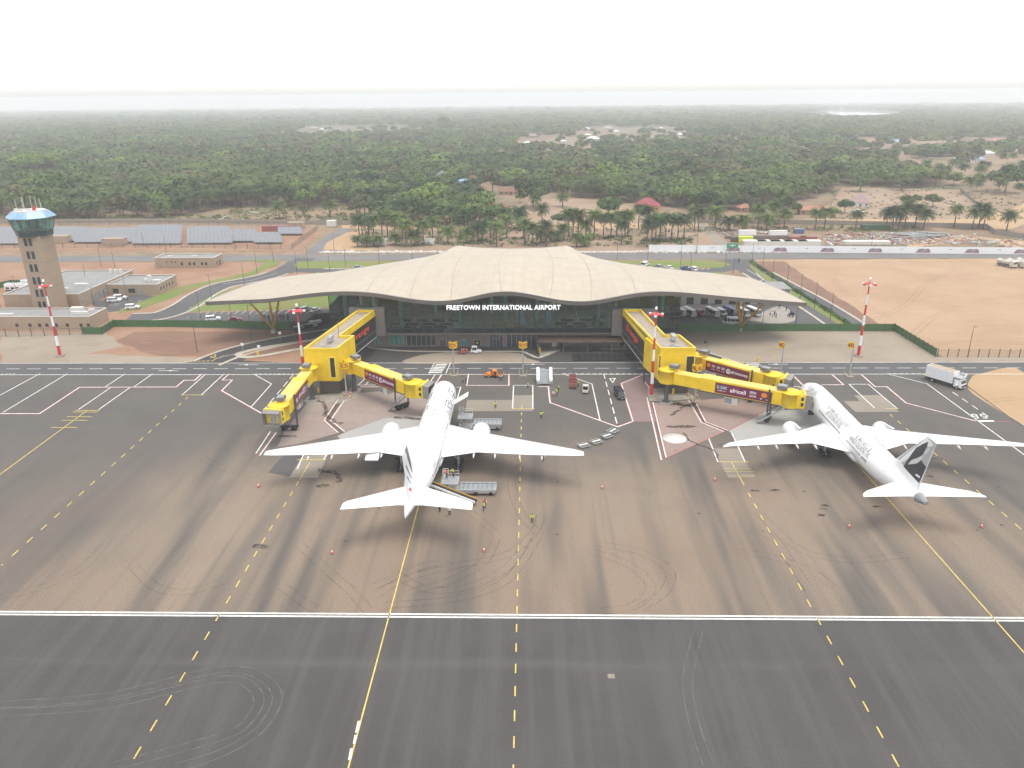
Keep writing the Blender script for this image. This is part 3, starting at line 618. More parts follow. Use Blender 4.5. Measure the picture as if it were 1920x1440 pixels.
# body: floors, walls, columns
XL, XR = -58.2, 43.6
mb = MB(); mb.box(XL, XR, 217.0, 266, 4.55, 4.95); tp('floor_slab', mb, mat('interior_floor', (.40,.28,.14), .35, .15, .3))
mb = MB(); mb.box(XL+.1, XR-.1, 258, 258.4, 4.95, 12.0); tp('rear_wall', mb, mat('interior_wall', (.12,.115,.085), .7, .35, .15))
mb = MB(); mb.box(-52, 36, 219.5, 262, 0, 4.54); tp('ground_floor', mb, M['clad'])
mb = MB(); mb.box(-52.2,-42.0, 215.4, 218.2, 4.6, 13.0); tp('cladding_box', mb, mat('bridgehead_cladding', (.185,.16,.14), .5, .05, .5))
mb = MB(); mb.box(24.0, 36.8, 215.4, 218.2, 4.6, 12.4); tp('cladding_box', mb, bpy.data.materials['bridgehead_cladding'])
colm = mat('green_column', (.42,.62,.50), .4, .05)
for x in (-55,-38.4,-20.6,-7,2.5,20.5,39.5):
    for y in (223,):
        mb = MB(); mb.tube([(x,y,4.9),(x,y,roof_z(x,y)-1.2)], .55, 14); tp('column', mb, colm)
for x in (-50,-30,-12,8,28): mb = MB(); mb.tube([(x,240,4.9),(x,240,roof_z(x,240)-1.2)], .5, 12); tp('column', mb, colm)
# curtain wall: panes and mullions
RZ = [4.95, 6.55, 8.25, 9.95, 11.65, 13.35]
cols = [XL+(XR-XL)*i/34 for i in range(35)]
pm = MB().box(-1.45,1.45,-.02,.02,.04,1.62).mesh('pane', M['glass']); sp = MB().box(-1.45,1.45,-.02,.02,.04,1.56).mesh('spandrel_pane', glass_mat('spandrel_glass', (.10,.22,.23), .8))
wd = (XR-XL)/34
for i in range(34):
    xm = (cols[i]+cols[i+1])/2
    if -52 < xm < -42.3 or 24.3 < xm < 36.6: low = 13.0 if xm < 0 else 12.4
    else: low = 4.95
    ztop = roof_z(xm, 217)-1.25
    if low < 6: link('spandrel_pane', sp, term, (xm-XC, 0, 4.95))
    for k in range(1,5):
        if RZ[k] < low-.1 or RZ[k+1] > ztop: continue
        link('pane', pm, term, (xm-XC, 0, RZ[k]))
    zb = max([z for z in RZ if z <= ztop and z >= low-.01]+[low]) if low < 6 else low
    za = [roof_z(cols[i]+.05,217)-1.28, roof_z(cols[i+1]-.05,217)-1.28]
    if min(za) > zb+.1:
        mb = MB(); a, b = cols[i]+.06, cols[i+1]-.06
        mb.hexa([(a,216.98,zb+.04),(b,216.98,zb+.04),(b,217.02,zb+.04),(a,217.02,zb+.04)], [(a,216.98,za[0]),(b,216.98,za[1]),(b,217.02,za[1]),(a,217.02,za[0])]); tp('pane', mb, M['glass'])
for i, x in enumerate(cols):
    mb = MB(); mb.box(x-.08,x+.08,216.86,217.08, 4.95, roof_z(x,217)-1.25); tp('mullion', mb, M['dark'])
for z in RZ[1:]:
    for a, b in ((XL,-52.2),(-42,24),(36.8,XR)):
        mb = MB(); mb.box(a+.06,b-.06,216.88,216.95, z-.06, z+.06); tp('transom', mb, M['darksteel'])
for a, b in ((XL,-52.3),(-41.9,23.9),(36.9,XR)): mb = MB(); mb.box(a,b,216.6,217.2,4.62,4.92); tp('cornice', mb, M['clad'])
for x, s in ((XL,-1),(XR,1)):                                # glazed end walls
    for j in range(13):
        y0, y1 = 217.3+3.0*j, 217.3+3.0*(j+1)-.1
        for k in range(5):
            zt = min(RZ[k+1]-.05, roof_z(x,y0)-1.3)
            if zt > RZ[k]+.2: mb = MB(); mb.box(x-.02,x+.02,y0,y1,RZ[k]+.04,zt); tp('pane', mb, M['glass'])
# ground-floor openings on the apron side
def opening(name, px0, px1, py0, py1, m, d=.06, bars=0):
    (x0, z1), (x1, z0) = AY(px0, py0, 219.4), AY(px1, py1, 219.4); z0 = max(z0, .05)
    mb = MB(); mb.box(x0, x1, 219.4-d, 219.46, z0, z1); o = tp(name, mb, m)
    if bars:
        mb = MB()
        for i in range(bars+1): x = x0+(x1-x0)*i/bars; mb.box(x-.05, x+.05, 219.4-d-.06, 219.4-d-.005, z0, z1)
        mb.box(x0, x1, 219.4-d-.06, 219.4-d-.005, z1-.06, z1+.06); tp('window_frame', mb, M['galv'], o)
    return o
tw = mat('teal_window', (.06,.22,.19), .1, .3, .5, spec=.8); bw = mat('blue_black_window', (.02,.035,.06), .08, .3, .4, spec=.8)
opening('window', 730,757,628,645,tw,.06,3); opening('window', 762,818,628,647,M['winglass'],.06,6); opening('door', 825,836,636,649,M['dark'],.06,2)
opening('window', 864,876,637,649,tw,.06,2); opening('window', 889,901,637,648,M['winglass'],.06,2); opening('window', 918,943,627,650,bw,.06,4); opening('window', 950,1005,627,649,bw,.06,6)
opening('door', 1035,1043,639,652,M['offwhite'],.08); opening('door', 1047,1056,641,652,M['black'],.08,1); opening('window', 703,714,634,646,tw,.06,2); opening('door', 1161,1170,639,650,M['black'],.08,1)
def plate(px0,px1,py0,py1,m,name='sign_panel'): return opening(name, px0,px1,py0,py1,m,.14)
for a in ((824,836,632,635),(925,937,633,636)):
    o = plate(*a, M['dark']); c = AY((a[0]+a[1])/2,(a[2]+a[3])/2,219.2)
    text('sign_text', 'ARRIVALS' if a[0] < 900 else 'DEPARTURES', M['white'], (c[0]-XC, 2.24, c[1]), (1,0,0), o, width=1.6)
c = AY(1051,639.5,219.2); o = plate(1046,1056,638,641,M['offwhite'])
x0 = AY(1009,640,218)[0]; x1 = 36
mb = MB(); mb.box(x0, x1, 213.6, 219.4, 3.1, 3.35); tp('canopy', mb, mat('rusty_canopy', (.17,.12,.09), .7, .3, .5))
mb = MB(); mb.box(x0-.25, x0+.25, 212.6, 219.4, 0, 3.6); tp('fin_wall', mb, M['clad_dark'])
mb = MB(); mb.box(x0+6.5, 21, 214.6, 215.2, 0, .75); tp('barrier', mb, M['dark'])
for x in (10,17,24,31): mb = MB(); mb.box(x-.12,x+.12,213.8,214.1,0,3.1); tp('canopy_post', mb, M['clad'])
# the airport's name in raised white letters, on posts in front of the glass
(lx0, lz1), (lx1, lz0) = AY(837,568.3,215.9), AY(1051,578.3,215.9)
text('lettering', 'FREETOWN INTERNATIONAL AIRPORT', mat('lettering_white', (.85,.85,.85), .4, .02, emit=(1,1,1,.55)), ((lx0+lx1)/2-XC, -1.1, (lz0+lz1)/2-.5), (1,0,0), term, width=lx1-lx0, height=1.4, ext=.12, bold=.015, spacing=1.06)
mb = MB(); mb.box(lx0, lx1, 216.1, 216.2, lz0+.3, lz0+.36); tp('letter_rail', mb, M['darksteel'])
# seats, stairs and ceiling lights behind the glass
seatm = MB()
for i in range(6): seatm.box(-1.8+i*.62,-1.8+i*.62+.55,-.3,.25,.38,.48); seatm.box(-1.8+i*.62,-1.8+i*.62+.55,.2,.3,.45,1.0)
for x in (-1.5,1.3): seatm.box(x-.05,x+.05,-.25,.2,0,.4)
st = thing('seat_row', 'row of dark lounge seats behind the glass at the west end of the hall', 'seat row', (-40,221,4.96), 0, 'lounge seats behind the terminal glass')
link('bench', seatm.mesh('bench', M['navy']), st); k = 0
for x in (-35.5,-31,-26.5,-40,-35,-30,-25,-38,-33,-28,-23.5,11,16,21,10,15,20,12,17,22):
    k += 1; y = 221+3.6*(k//4 if k < 12 else (k-11)//3)
    dup(st, (x+random.uniform(-.5,.5), y, 4.96), random.uniform(-.15,.15), 'row of dark lounge seats, %s along, on the upper floor behind the terminal glass' % ORD[k], 'lounge seats behind the terminal glass')
for x, lab in ((-2,'blue escalator behind the glass left of the middle column'),(6,'blue escalator behind the glass right of the middle column')):
    t = thing('escalator', lab, 'escalator', (x,224,4.96)); mb = MB(); mb.hexa([(-.8,0,0),(.8,0,0),(.8,8,4),(-.8,8,4)],[(-.8,0,.4),(.8,0,.4),(.8,8,4.4),(-.8,8,4.4)]); mb.obj('step_band', mat('steel_blue', (.22,.33,.5), .3, .2), t)
    mb = MB(); mb.hexa([(-1,0,.2),(-.85,0,.2),(-.85,8,4.2),(-1,8,4.2)],[(-1,0,1.3),(-.85,0,1.3),(-.85,8,5.3),(-1,8,5.3)]); mb.obj('balustrade', M['glass'], t)
t = thing('shop_counter', 'orange topped shop counter on the upper floor behind the glass', 'counter', (-3.2,221,4.96)); MB().box(-2.4,2.4,-.6,.6,0,.9).obj('counter_body', mat('wood_counter', (.22,.13,.05), .5, .2), t); MB().box(-2.5,2.5,-.7,.7,.9,1.0).obj('counter_top', M['orange'], t)
lm = MB().box(-.6,.6,-.08,.08,-.05,0).mesh('ceiling_light', mat('lit_strip', (1,1,.9), .5, 0, emit=(1,.96,.86,70)))
k = 0
for x in (-12,-6,-1,4,9,-44,-47,30,38,-22,-30,-37,15,22,-54):
    k += 1; o = link('ceiling_light', lm, None, (x, 228, roof_z(x,228)-1.5), (0,0,0), None, 'short lit strip light under the roof behind the glass, %s of its row' % ORD[k-1], 'strip light', 'strip lights inside the terminal')
# yellow struts that carry the roof tips
for nm, base, tops in (('west',G(514,624),((-84.2,223.5),(-78.6,225.5),(-80.2,243),(-76.2,229))),('east',G(1388,620),((61.8,227.5),(63.9,224),(66.5,243),(70.8,224.5)))):
    t = thing('roof_strut', 'amber steel strut cluster fanning up to the %s tip of the terminal roof' % nm, 'roof support', base)
    MB().lathe([(.95,0),(.95,1.0),(.75,1.15),(.01,1.15)], (0,0,0), 16).obj('footing', M['concrete'], t)
    for p in tops: MB().tube([(0,0,1.1),((p[0]-base[0])*.5,(p[1]-base[1])*.5,(roof_z(*p)-.2)*.5+.4),(p[0]-base[0],p[1]-base[1],roof_z(*p)-1.25)], [.2,.34,.2], 10).obj('strut', M['amber'], t)
# low block on the landside, seen under the roof at the right
t = thing('landside_block', 'low grey landside block behind the minibuses under the roof', 'building', (70,270,0))
MB().box(-27,22,-2,8,0,5.2).obj('wall', mat('pale_wall', (.30,.28,.26), .7, .08), t); MB().box(-27.5,22.5,-2.6,8.5,5.2,5.7).obj('roof', M['flatroof'], t)
for i in range(9): MB().box(-24+5*i,-21.5+5*i,-2.08,-1.99,.1,2.6).obj('door' if i % 3 == 1 else 'window', M['winglass'], t)
# ------------------------------------------------------------------ fixed bridges with their yellow towers
def loc_poly(poly, o): return [(p[0]-o[0], p[1]-o[1]) for p in poly]
ZT, ZB = 12.3, 4.0
YF = 179.3
def fixed_bridge(side, label):
    L = side < 0
    def wq(a, b, c, d): (x0, z1), (x1, z0) = AY(a, c, YF), AY(b, d, YF); return (x0, x1, z0, z1)
    wins = [wq(617,631,670,708)] if L else [wq(1235.5,1237.5,666,704), wq(1287,1300,667,700)]
    o = (-51,181) if L else (35,181)
    fx0, fx1 = (AY(569,655,YF)[0], AY(632,657,YF)[0]) if L else (AY(1238.5,657,YF)[0], AY(1305,654,YF)[0])
    if L: bo = [(fx0,YF),(fx1,YF),(-45.2,190.2),(-49.0,190.2),(-44.7,215.3),(-49.6,215.3)]
    else: bo = [(fx0,YF),(fx1,YF),(38.6,190.2),(34.9,190.2),(32.0,215.3),(27.0,215.3)]
    t = thing('fixed_bridge', label, 'fixed bridge', o)
    box = [bo[0],bo[1],bo[2],(bo[3][0]-(5.3 if L else 0),190.2)] if L else [bo[0],bo[1],bo[2],(29.7,190.2)]
    lp = lambda p: loc_poly(p, o)
    MB().prism(lp(box), ZB, ZT-.45).obj('tower_body', M['yellow'], t)
    cor = [box[3], (bo[3][0],190.25), bo[4], bo[5]] if L else [(29.7,190.25),(34.9,190.25),bo[4],bo[5]]
    MB().prism(lp(cor), 4.6, ZT-.45).obj('corridor_body', M['dark'], t)
    MB().prism(lp(bo), ZT-.44, ZT-.4).obj('roof', mat('gravel_roof', (.34,.29,.235), .9, .1, .6) if 'gravel_roof' not in bpy.data.materials else bpy.data.materials['gravel_roof'], t)
    mb = MB(); q = lp(bo); c = q+[q[0]]; n = len(q)
    for i in range(n):
        a, b = Vector(c[i]), Vector(c[i+1]); d = (b-a).normalized(); m = Vector((-d.y,d.x))*.32
        mb.prism([a, b, b+m, a+m], ZT-.46, ZT+.25+.003*i)
    mb.obj('parapet', M['yellow'], t)
    mb = MB()
    for i in range(n):
        a, b = Vector(c[i]), Vector(c[i+1]); d = (b-a).normalized(); m = Vector((-d.y,d.x))*.36; a = a-Vector((-d.y,d.x))*.04; b = b-Vector((-d.y,d.x))*.04
        mb.prism([a, b, b+m, a+m], ZT+.27, ZT+.33+.003*i)
    mb.obj('coping', M['yellow_edge'], t)
    # yellow band along the corridor top, dark sign panel with orange letters, glass strip below
    ia, ib = (Vector((bo[3][0],190.3)), Vector(bo[4])) if L else (Vector((29.7,190.3)), Vector(bo[5])); d = (ib-ia).normalized(); nrm = Vector((d.y,-d.x)) if L else Vector((-d.y,d.x))
    def sidebox(name, s0, s1, z0, z1, m, k):
        a, b = ia+d*s0, ia+d*s1; return MB().prism(lp([a+nrm*.003, b+nrm*.003, b+nrm*k, a+nrm*k]), z0, z1).obj(name, m, t)
    Ln = (ib-ia).length
    sidebox('yellow_band', 0, Ln, ZT-1.5, ZT-.47, M['yellow'], .12)
    sp_ = sidebox('sign_panel', .2, Ln-.05, 6.7, ZT-1.52, M['dark'], .10); sidebox('glass_strip', .2, Ln-.1, 4.7, 6.65, M['winglass'], .06)
    sidebox('trim', 0, Ln, 4.45, 4.6, M['offwhite'], .14); sidebox('trim', 0, Ln, 6.6, 6.69, M['steel'], .13)
    mid = ia+d*(Ln*.52)+nrm*.13; u = (d if L else -d)
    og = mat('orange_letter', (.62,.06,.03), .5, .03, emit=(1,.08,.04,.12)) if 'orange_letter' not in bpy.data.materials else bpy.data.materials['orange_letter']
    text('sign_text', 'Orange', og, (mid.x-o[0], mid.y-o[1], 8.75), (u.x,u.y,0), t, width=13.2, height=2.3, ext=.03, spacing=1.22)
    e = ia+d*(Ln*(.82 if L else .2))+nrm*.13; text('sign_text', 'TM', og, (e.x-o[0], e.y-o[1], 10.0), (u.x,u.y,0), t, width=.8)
    # plinth, windows, joints of the cladding, roof plant
    MB().box(fx0+2.6-o[0], fx1-.8-o[0], .2, 8.2, 0, ZB-.002).obj('plinth', M['clad_dark'], t)
    for a, b, z0, z1 in wins:
        m_ = MB().box(a-o[0], b-o[0], YF-o[1]-.08, YF-o[1]+.02, z0, z1).obj('window', M['winglass'], t)
        mb = MB()
        for x in (a,b): mb.box(x-o[0]-.12, x-o[0]+.12, YF-o[1]-.14, YF-o[1]-.002, z0-.12, z1+.12)
        for z in (z0,z1): mb.box(a-o[0]+.121, b-o[0]-.121, YF-o[1]-.138, YF-o[1]-.002, z-.12, z+.12)
        pass
        mb.obj('window_frame', M['yellow_edge'], m_)
    mb = MB()
    x = fx0+.75
    while x < fx1-.3: mb.box(x-o[0]-.02, x-o[0]+.02, YF-o[1]-.008, YF-o[1]+.01, ZB+.02, ZT-.5); x += .75
    z = ZB+1.1
    while z < ZT-1: mb.box(fx0+.02-o[0], fx1-.02-o[0], YF-o[1]-.006, YF-o[1]+.01, z-.02, z+.02); z += 1.1
    mb.obj('cladding_joints', mat('yellow_joint', (.66,.42,.012), .5, .05) if 'yellow_joint' not in bpy.data.materials else bpy.data.materials['yellow_joint'], t, kind='stuff')
    px = (-50.5,186.5) if L else (36.4,187)
    MB().box(px[0]-.5-o[0], px[0]+.5-o[0], px[1]-o[1]-1.5, px[1]-o[1]+1.5, ZT+.2, ZT+1.3).obj('roof_plant', M['galv'], t)
    MB().tube([(px[0]-o[0],px[1]-2-o[1],ZT-.3),(px[0]-o[0]-1.5,px[1]-4-o[1],ZT-.3),(px[0]+1.2-o[0],px[1]-4.5-o[1],ZT-.3)], .12, 6).obj('duct', M['galv'], t)
    MB().tube([(px[0]+1-o[0],191-o[1],ZT-.4),(px[0]+1-o[0],191-o[1],ZT+4)], .06, 6).obj('antenna', M['darksteel'], t)
    if not L: MB().tube([(29.9-o[0],189-o[1],0),(29.9-o[0],189-o[1],ZB)], .22, 8).obj('post', M['clad_dark'], t)
    else: MB().tube([(-54-o[0],200-o[1],0),(-54-o[0],200-o[1],4.6)], .25, 8).obj('post', M['clad_dark'], t)
fixed_bridge(-1, 'yellow bridge tower and corridor at the left, dark sign facing right')
fixed_bridge(1, 'yellow bridge tower and corridor at the right, dark sign reading Orange')
# ------------------------------------------------------------------ movable boarding bridges
def beam(a, b, w, h, up0=0., m=0, mb=None):                  # a box-section tunnel from a to b (points on its floor line)
    a, b = Vector(a), Vector(b); d = (b-a).normalized(); s = Vector((d.y,-d.x,0)).normalized()*(w/2)
    z0, z1 = Vector((0,0,up0)), Vector((0,0,up0+h)); mb = mb or MB()
    return mb.hexa([a+s+z0, b+s+z0, b-s+z0, a-s+z0], [a+s+z1, b+s+z1, b-s+z1, a-s+z1], m)
def jet_bridge(label, rot, end, zf0, zf1, cabdir, ads, adspan, bog=.8, pca=.5, stair=True, adn=None, open_end=False):
    t = thing('boarding_bridge', label, 'boarding bridge', rot); ox, oy = rot
    A = Vector((0,0,zf0)); Bp = Vector((end[0]-ox, end[1]-oy, zf1)); d = (Bp-A); Ln = d.length; d.normalize(); h = Vector((d.x,d.y,0)).normalized()
    s = Vector((h.y,-h.x,0))                                  # right-hand side looking out along the bridge
    if adn is not None and s.dot(Vector(adn)) < 0: sn = -s
    else: sn = s
    MB().lathe([(2.05,zf0-.15),(2.05,zf0+2.9),(2.2,zf0+2.92),(2.2,zf0+3.1),(.02,zf0+3.25)], (0,0,0), 24).obj('rotunda', M['yellow'], t)
    c = MB().lathe([(1.0,0),(1.0,.15),(.55,.16),(.5,zf0-.16)], (0,0,0), 16).obj('column', M['darksteel'], t); MB().box(-1.5,1.5,-1.5,1.5,-.02,.14).obj('base_plate', M['concrete'], c)
    q0, q1, q2 = A+d*1.9, A+d*(Ln*.56), A+d*(Ln*.30)
    MB().add([],[]); beam(q0, q1, 2.75, 2.75).obj('tunnel', M['yellow'], t); e = A+d*(Ln-1.6)
    beam(q2, e, 3.2, 3.15, -.2).obj('tunnel', M['yellow'], t)
    beam(q0-d*0, q1, 2.6, .06, 2.76).obj('tunnel_roof', M['yellow_roof'], t); beam(q2+d*.05, e-d*.05, 3.05, .07, 2.96).obj('tunnel_roof', M['yellow_roof'], t)
    for f in (.30,.34,.38): beam(A+d*(Ln*f), A+d*(Ln*f+.25), 3.3, .12, 3.04).obj('roof_rib', M['yellow_edge'], t)
    mb = MB()                                               # pressed ribs of the tunnel cladding
    for fa, fb, hw, zz in ((.08,.29,1.375,2.7),(.31,.93,1.6,2.9)):
        k_ = fa
        while k_ < fb:
            c_ = A+d*(Ln*k_)
            for sg in (-1,1):
                b_ = c_+s*(hw*sg); mb.hexa([b_-h*.035-s*.02*sg, b_+h*.035-s*.02*sg, b_+h*.035+s*.03*sg, b_-h*.035+s*.03*sg], [x+Vector((0,0,zz)) for x in (b_-h*.035-s*.02*sg, b_+h*.035-s*.02*sg, b_+h*.035+s*.03*sg, b_-h*.035+s*.03*sg)])
            k_ += .9/Ln
    mb.obj('tunnel_ribs', M['yellow'], t, kind='stuff')
    for sg in (-1,1): beam(q2+s*(1.62*sg)-Vector((0,0,.3)), e+s*(1.62*sg)-Vector((0,0,.3)), .12, .22).obj('cable_tray', M['darksteel'], t)
    # advertising panel on the side towards the apron
    u = h if (h.cross(Vector((0,0,1)))).dot(sn) > 0 else -h
    a0, a1 = A+d*(Ln*adspan[0])+sn*1.62, A+d*(Ln*adspan[1])+sn*1.62
    mb = MB(); k = sn*.05
    mb.hexa([a0+Vector((0,0,.1)), a1+Vector((0,0,.1)), a1+k+Vector((0,0,.1)), a0+k+Vector((0,0,.1))], [a0+Vector((0,0,2.6)), a1+Vector((0,0,2.6)), a1+k+Vector((0,0,2.6)), a0+k+Vector((0,0,2.6))])
    ad = mb.obj('advert_panel', M['maroon'], t); al = (a1-a0).length; ud = d if u.dot(h) > 0 else -d; st = a0 if u.dot(h) > 0 else a1; upv = ud.cross(sn)*-1 if ud.cross(sn).z < 0 else ud.cross(sn)
    for f, w_, hh, s_, m_, dz in ads:
        c = st+ud*(al*f)+k*1.3+Vector((0,0,1.35+dz))
        if s_ == '#':                                        # a plain badge
            n = 16; r = hh/2; mb = MB(); mb.add([c+ud*(r*w_*math.cos(6.283*i/n))+upv*(r*math.sin(6.283*i/n)) for i in range(n)], [tuple(range(n))]); mb.obj('advert_badge', M[m_], ad)
        else: text('advert_text', s_, M[m_], c, ud, ad, width=w_, height=hh, bold=.02, up=upv)
    # drive column
    bp = A+d*(Ln*bog); bx = Vector((bp.x,bp.y,0)); lf = MB()
    for sg in (1,-1): lf.box(bx.x+s.x*1.95*sg-.16, bx.x+s.x*1.95*sg+.16, bx.y+s.y*1.95*sg-.16, bx.y+s.y*1.95*sg+.16, 1.0, bp.z+3.4)
    lf.obj('lift_column', M['darksteel'], t)
    bg_ = beam(bx-s*2.1+Vector((0,0,.75)), bx+s*2.1+Vector((0,0,.75)), .6, .45).obj('bogie', M['black'], t)
    for sg in (1,-1):
        for k2 in (.5,-.5): wc = bx+s*(1.1*sg)+h*0; p0 = wc+s*(k2*.7-.22); MB().tube([p0+Vector((0,0,.6)), p0+s*.44+Vector((0,0,.6))], .6, 16).obj('wheel', M['black'], bg_)
    # cab
    cb = Bp; cd = Vector((cabdir[0],cabdir[1],0)).normalized(); cs = Vector((cd.y,-cd.x,0))
    MB().lathe([(2.15,cb.z-.25),(2.15,cb.z+2.95),(2.3,cb.z+2.97),(2.3,cb.z+3.12),(.02,cb.z+3.3)], (cb.x,cb.y,0), 24).obj('cab', M['yellow'], t)
    f0, f1 = cb+cd*1.2, cb+cd*3.0
    cabf = beam(f0, f1, 3.6, 3.1, -.2).obj('cab_front', M['yellow'], t)
    for z in (.4,1.7):
        mb = MB(); w0 = f0+cd*.9
        for sg in (1,-1): p = w0+cs*(1.81*sg); mb.hexa([p+Vector((0,0,z)), p+cd*.55+Vector((0,0,z)), p+cd*.55+cs*(.03*sg)+Vector((0,0,z)), p+cs*(.03*sg)+Vector((0,0,z))],[p+Vector((0,0,z+.8)), p+cd*.55+Vector((0,0,z+.8)), p+cd*.55+cs*(.03*sg)+Vector((0,0,z+.8)), p+cs*(.03*sg)+Vector((0,0,z+.8))])
        mb.obj('window', M['winglass'], cabf)
    beam(f1-cd*.35, f1+cd*.05, 4.0, .28, 2.95).obj('cab_hood', M['yellow_edge'], t)
    cn = MB(); dep = 1.5
    g0, g1 = f1+cd*.06, f1+cd*dep
    for sg in (1,-1): a_, b_ = g0+cs*(1.75*sg), g1+cs*(1.95*sg); cn.hexa([a_, b_, b_-cs*(.12*sg), a_-cs*(.12*sg)], [x+Vector((0,0,2.75)) for x in (a_, b_, b_-cs*(.12*sg), a_-cs*(.12*sg))])
    cn.hexa([g0+cs*1.76+Vector((0,0,2.76)), g1+cs*1.96+Vector((0,0,2.66)), g1-cs*1.96+Vector((0,0,2.66)), g0-cs*1.76+Vector((0,0,2.76))], [g0+cs*1.76+Vector((0,0,3.0)), g1+cs*1.96+Vector((0,0,2.85)), g1-cs*1.96+Vector((0,0,2.85)), g0-cs*1.76+Vector((0,0,3.0))])
    cn.hexa([g0+cs*1.7-Vector((0,0,.2)), g1+cs*1.7-Vector((0,0,.2)), g1-cs*1.7-Vector((0,0,.2)), g0-cs*1.7-Vector((0,0,.2))], [g0+cs*1.7, g1+cs*1.7, g1-cs*1.7, g0-cs*1.7])
    cn.obj('canopy', mat('grey_bellows', (.24,.225,.21), .8, .15) if 'grey_bellows' not in bpy.data.materials else bpy.data.materials['grey_bellows'], t)
    if open_end:
        mb = MB(); beam(g0-cd*.02-cs*0, g0, 3.3, 2.7, 0, 0, mb); mb.obj('end_wall', M['offwhite'], t)
        for sg in (-1,1): beam(g0+cd*.02+cs*(1.15*sg)-cs*.4, g0+cd*.02+cs*(1.15*sg)+cs*.4, .06, 2.4).obj('door_leaf', M['yellow'], t)
        for sg in (-.34,.34): beam(g0+cd*.03+cs*(1.0*sg)-cs*.26, g0+cd*.03+cs*(1.0*sg)+cs*.26, .05, 2.2, .15).obj('door', M['galv'], t)
    # plant on the roofs, hanging air unit, service stair
    for base, zz, nm in ((A+h*1.6, zf0+3.2, 1),(cb-h*1.9, cb.z+3.0, 2)):
        mb = MB()
        for i in (-.7,0,.7): mb.box(base.x+i-.05, base.x+i+.05, base.y-.05, base.y+.05, zz, zz+.55)
        fr = mb.obj('unit_stand', M['yellow_edge'], t); beam(base-h*1.1+Vector((0,0,zz+.55-base.z)), base+h*1.1+Vector((0,0,zz+.55-base.z)), 1.8, .7).obj('air_unit', M['unit'], t)
        beam(base-h*.9+Vector((0,0,zz+1.26-base.z)), base+h*.9+Vector((0,0,zz+1.26-base.z)), 1.5, .06).obj('air_unit_lid', M['steel'], t)
    p = A+d*(Ln*pca); p0 = Vector((p.x,p.y,p.z))
    beam(p0-h*1.6-Vector((0,0,2.4)), p0+h*1.6-Vector((0,0,2.4)), 2.0, 1.7).obj('hanging_unit', M['offwhite'], t)
    beam(p0-h*1.5+sn*1.02-Vector((0,0,2.2)), p0+h*.2+sn*1.02-Vector((0,0,2.2)), .06, 1.2).obj('unit_grille', M['steel'], t)
    mb = MB()
    for a_ in (-1.4,1.4):
        for b_ in (-.9,.9): q_ = p0+h*a_+s*b_; mb.box(q_.x-.07,q_.x+.07,q_.y-.07,q_.y+.07,q_.z-.72,q_.z-.2)
    mb.obj('hanger', M['yellow_edge'], t)
    if stair:
        tp_ = cb+sn*2.3-h*.6; mb = MB(); ft = tp_-h*5.5+sn*.6; ft.z = .1; beam(Vector((ft.x,ft.y,.05)), Vector((tp_.x,tp_.y,cb.z-.3)), .95, .25, 0, 0, mb); sto = mb.obj('service_stair', M['galv'], t)
        mb = MB()
        for sg in (-.45,.45):
            q0_, q1_ = Vector((ft.x,ft.y,1.1))+sn*sg, Vector((tp_.x,tp_.y,cb.z+.8))+sn*sg; mb.tube([q0_,q1_], .05, 5)
            for i in range(5): r_ = q0_.lerp(q1_, i/4); mb.tube([r_-Vector((0,0,1.0)), r_], .035, 4)
        mb.obj('handrail', M['steel'], sto)
    return t
M['lightblue'] = mat('pale_blue_print', (.35,.6,.65), .5, .1)
AFM = [(.07,1.0,1.0,'#','orange',.35),(.185,.9,.65,'PAY','white',.3),(.30,.9,.65,'SAVE','white',.3),(.41,.9,.65,'SEND','white',.3),(.185,.9,.2,'bills','white',-.45),(.30,.9,.2,'money','white',-.45),(.41,.9,.2,'cash','white',-.45),(.53,.85,1.35,'#','white',.0),(.54,.8,.9,'#','maroon',.0),(.78,4.6,1.05,'afrimoney','white',-.05)]
AFC = [(.12,2.2,.8,'E-SIM','lightblue',.25),(.12,2.0,.25,'available now','white',-.55),(.41,3.6,1.0,'africell','white',.0),(.675,1.5,.55,'SIERRA','white',.4),(.675,1.5,.5,'LEONE','white',-.45),(.87,1.15,1.2,'#','orange',.25),(.82,1.0,.4,'#','lightblue',-.7),(.92,1.0,.35,'#','lightblue',-.75)]
jet_bridge('yellow boarding bridge standing open and unused beside the left yellow tower', (-54.0,177.2), (-54.2,153.3), 5.4, 5.2, (-.12,-1), [(f,w_*.9,h_,s_,m_,z) for f,w_,h_,s_,m_,z in [(.12,1.3,1.2,'#','lightblue',-.3),(.42,4.0,1.1,'africell','white',0),(.68,2.2,.8,'SIERRA','white',.3),(.68,2.2,.6,'LEONE','white',-.5),(.89,2.2,1.1,'E-SIM','lightblue',0)]], (.30,.74), .79, .5, False, (1,0,0), True)
jet_bridge('yellow boarding bridge docked at the tail-left airliner, maroon afrimoney advert', (-44.6,183.0), (-27.0,168.0), 5.4, 5.0, (.96,-.28), AFM, (.30,.80), .80, .55, True)
jet_bridge('long yellow boarding bridge docked at the slogan airliner, maroon africell advert', (33.4,175.4), (58.7,162.3), 5.4, 4.7, (.98,-.2), AFC, (.42,.87), .85, .55, True)
jet_bridge('yellow boarding bridge behind the long one, maroon afrimoney advert', (42.9,186.6), (58.0,173.4), 5.4, 4.9, (.86,-.5), AFM, (.16,.74), .78, .5, False)
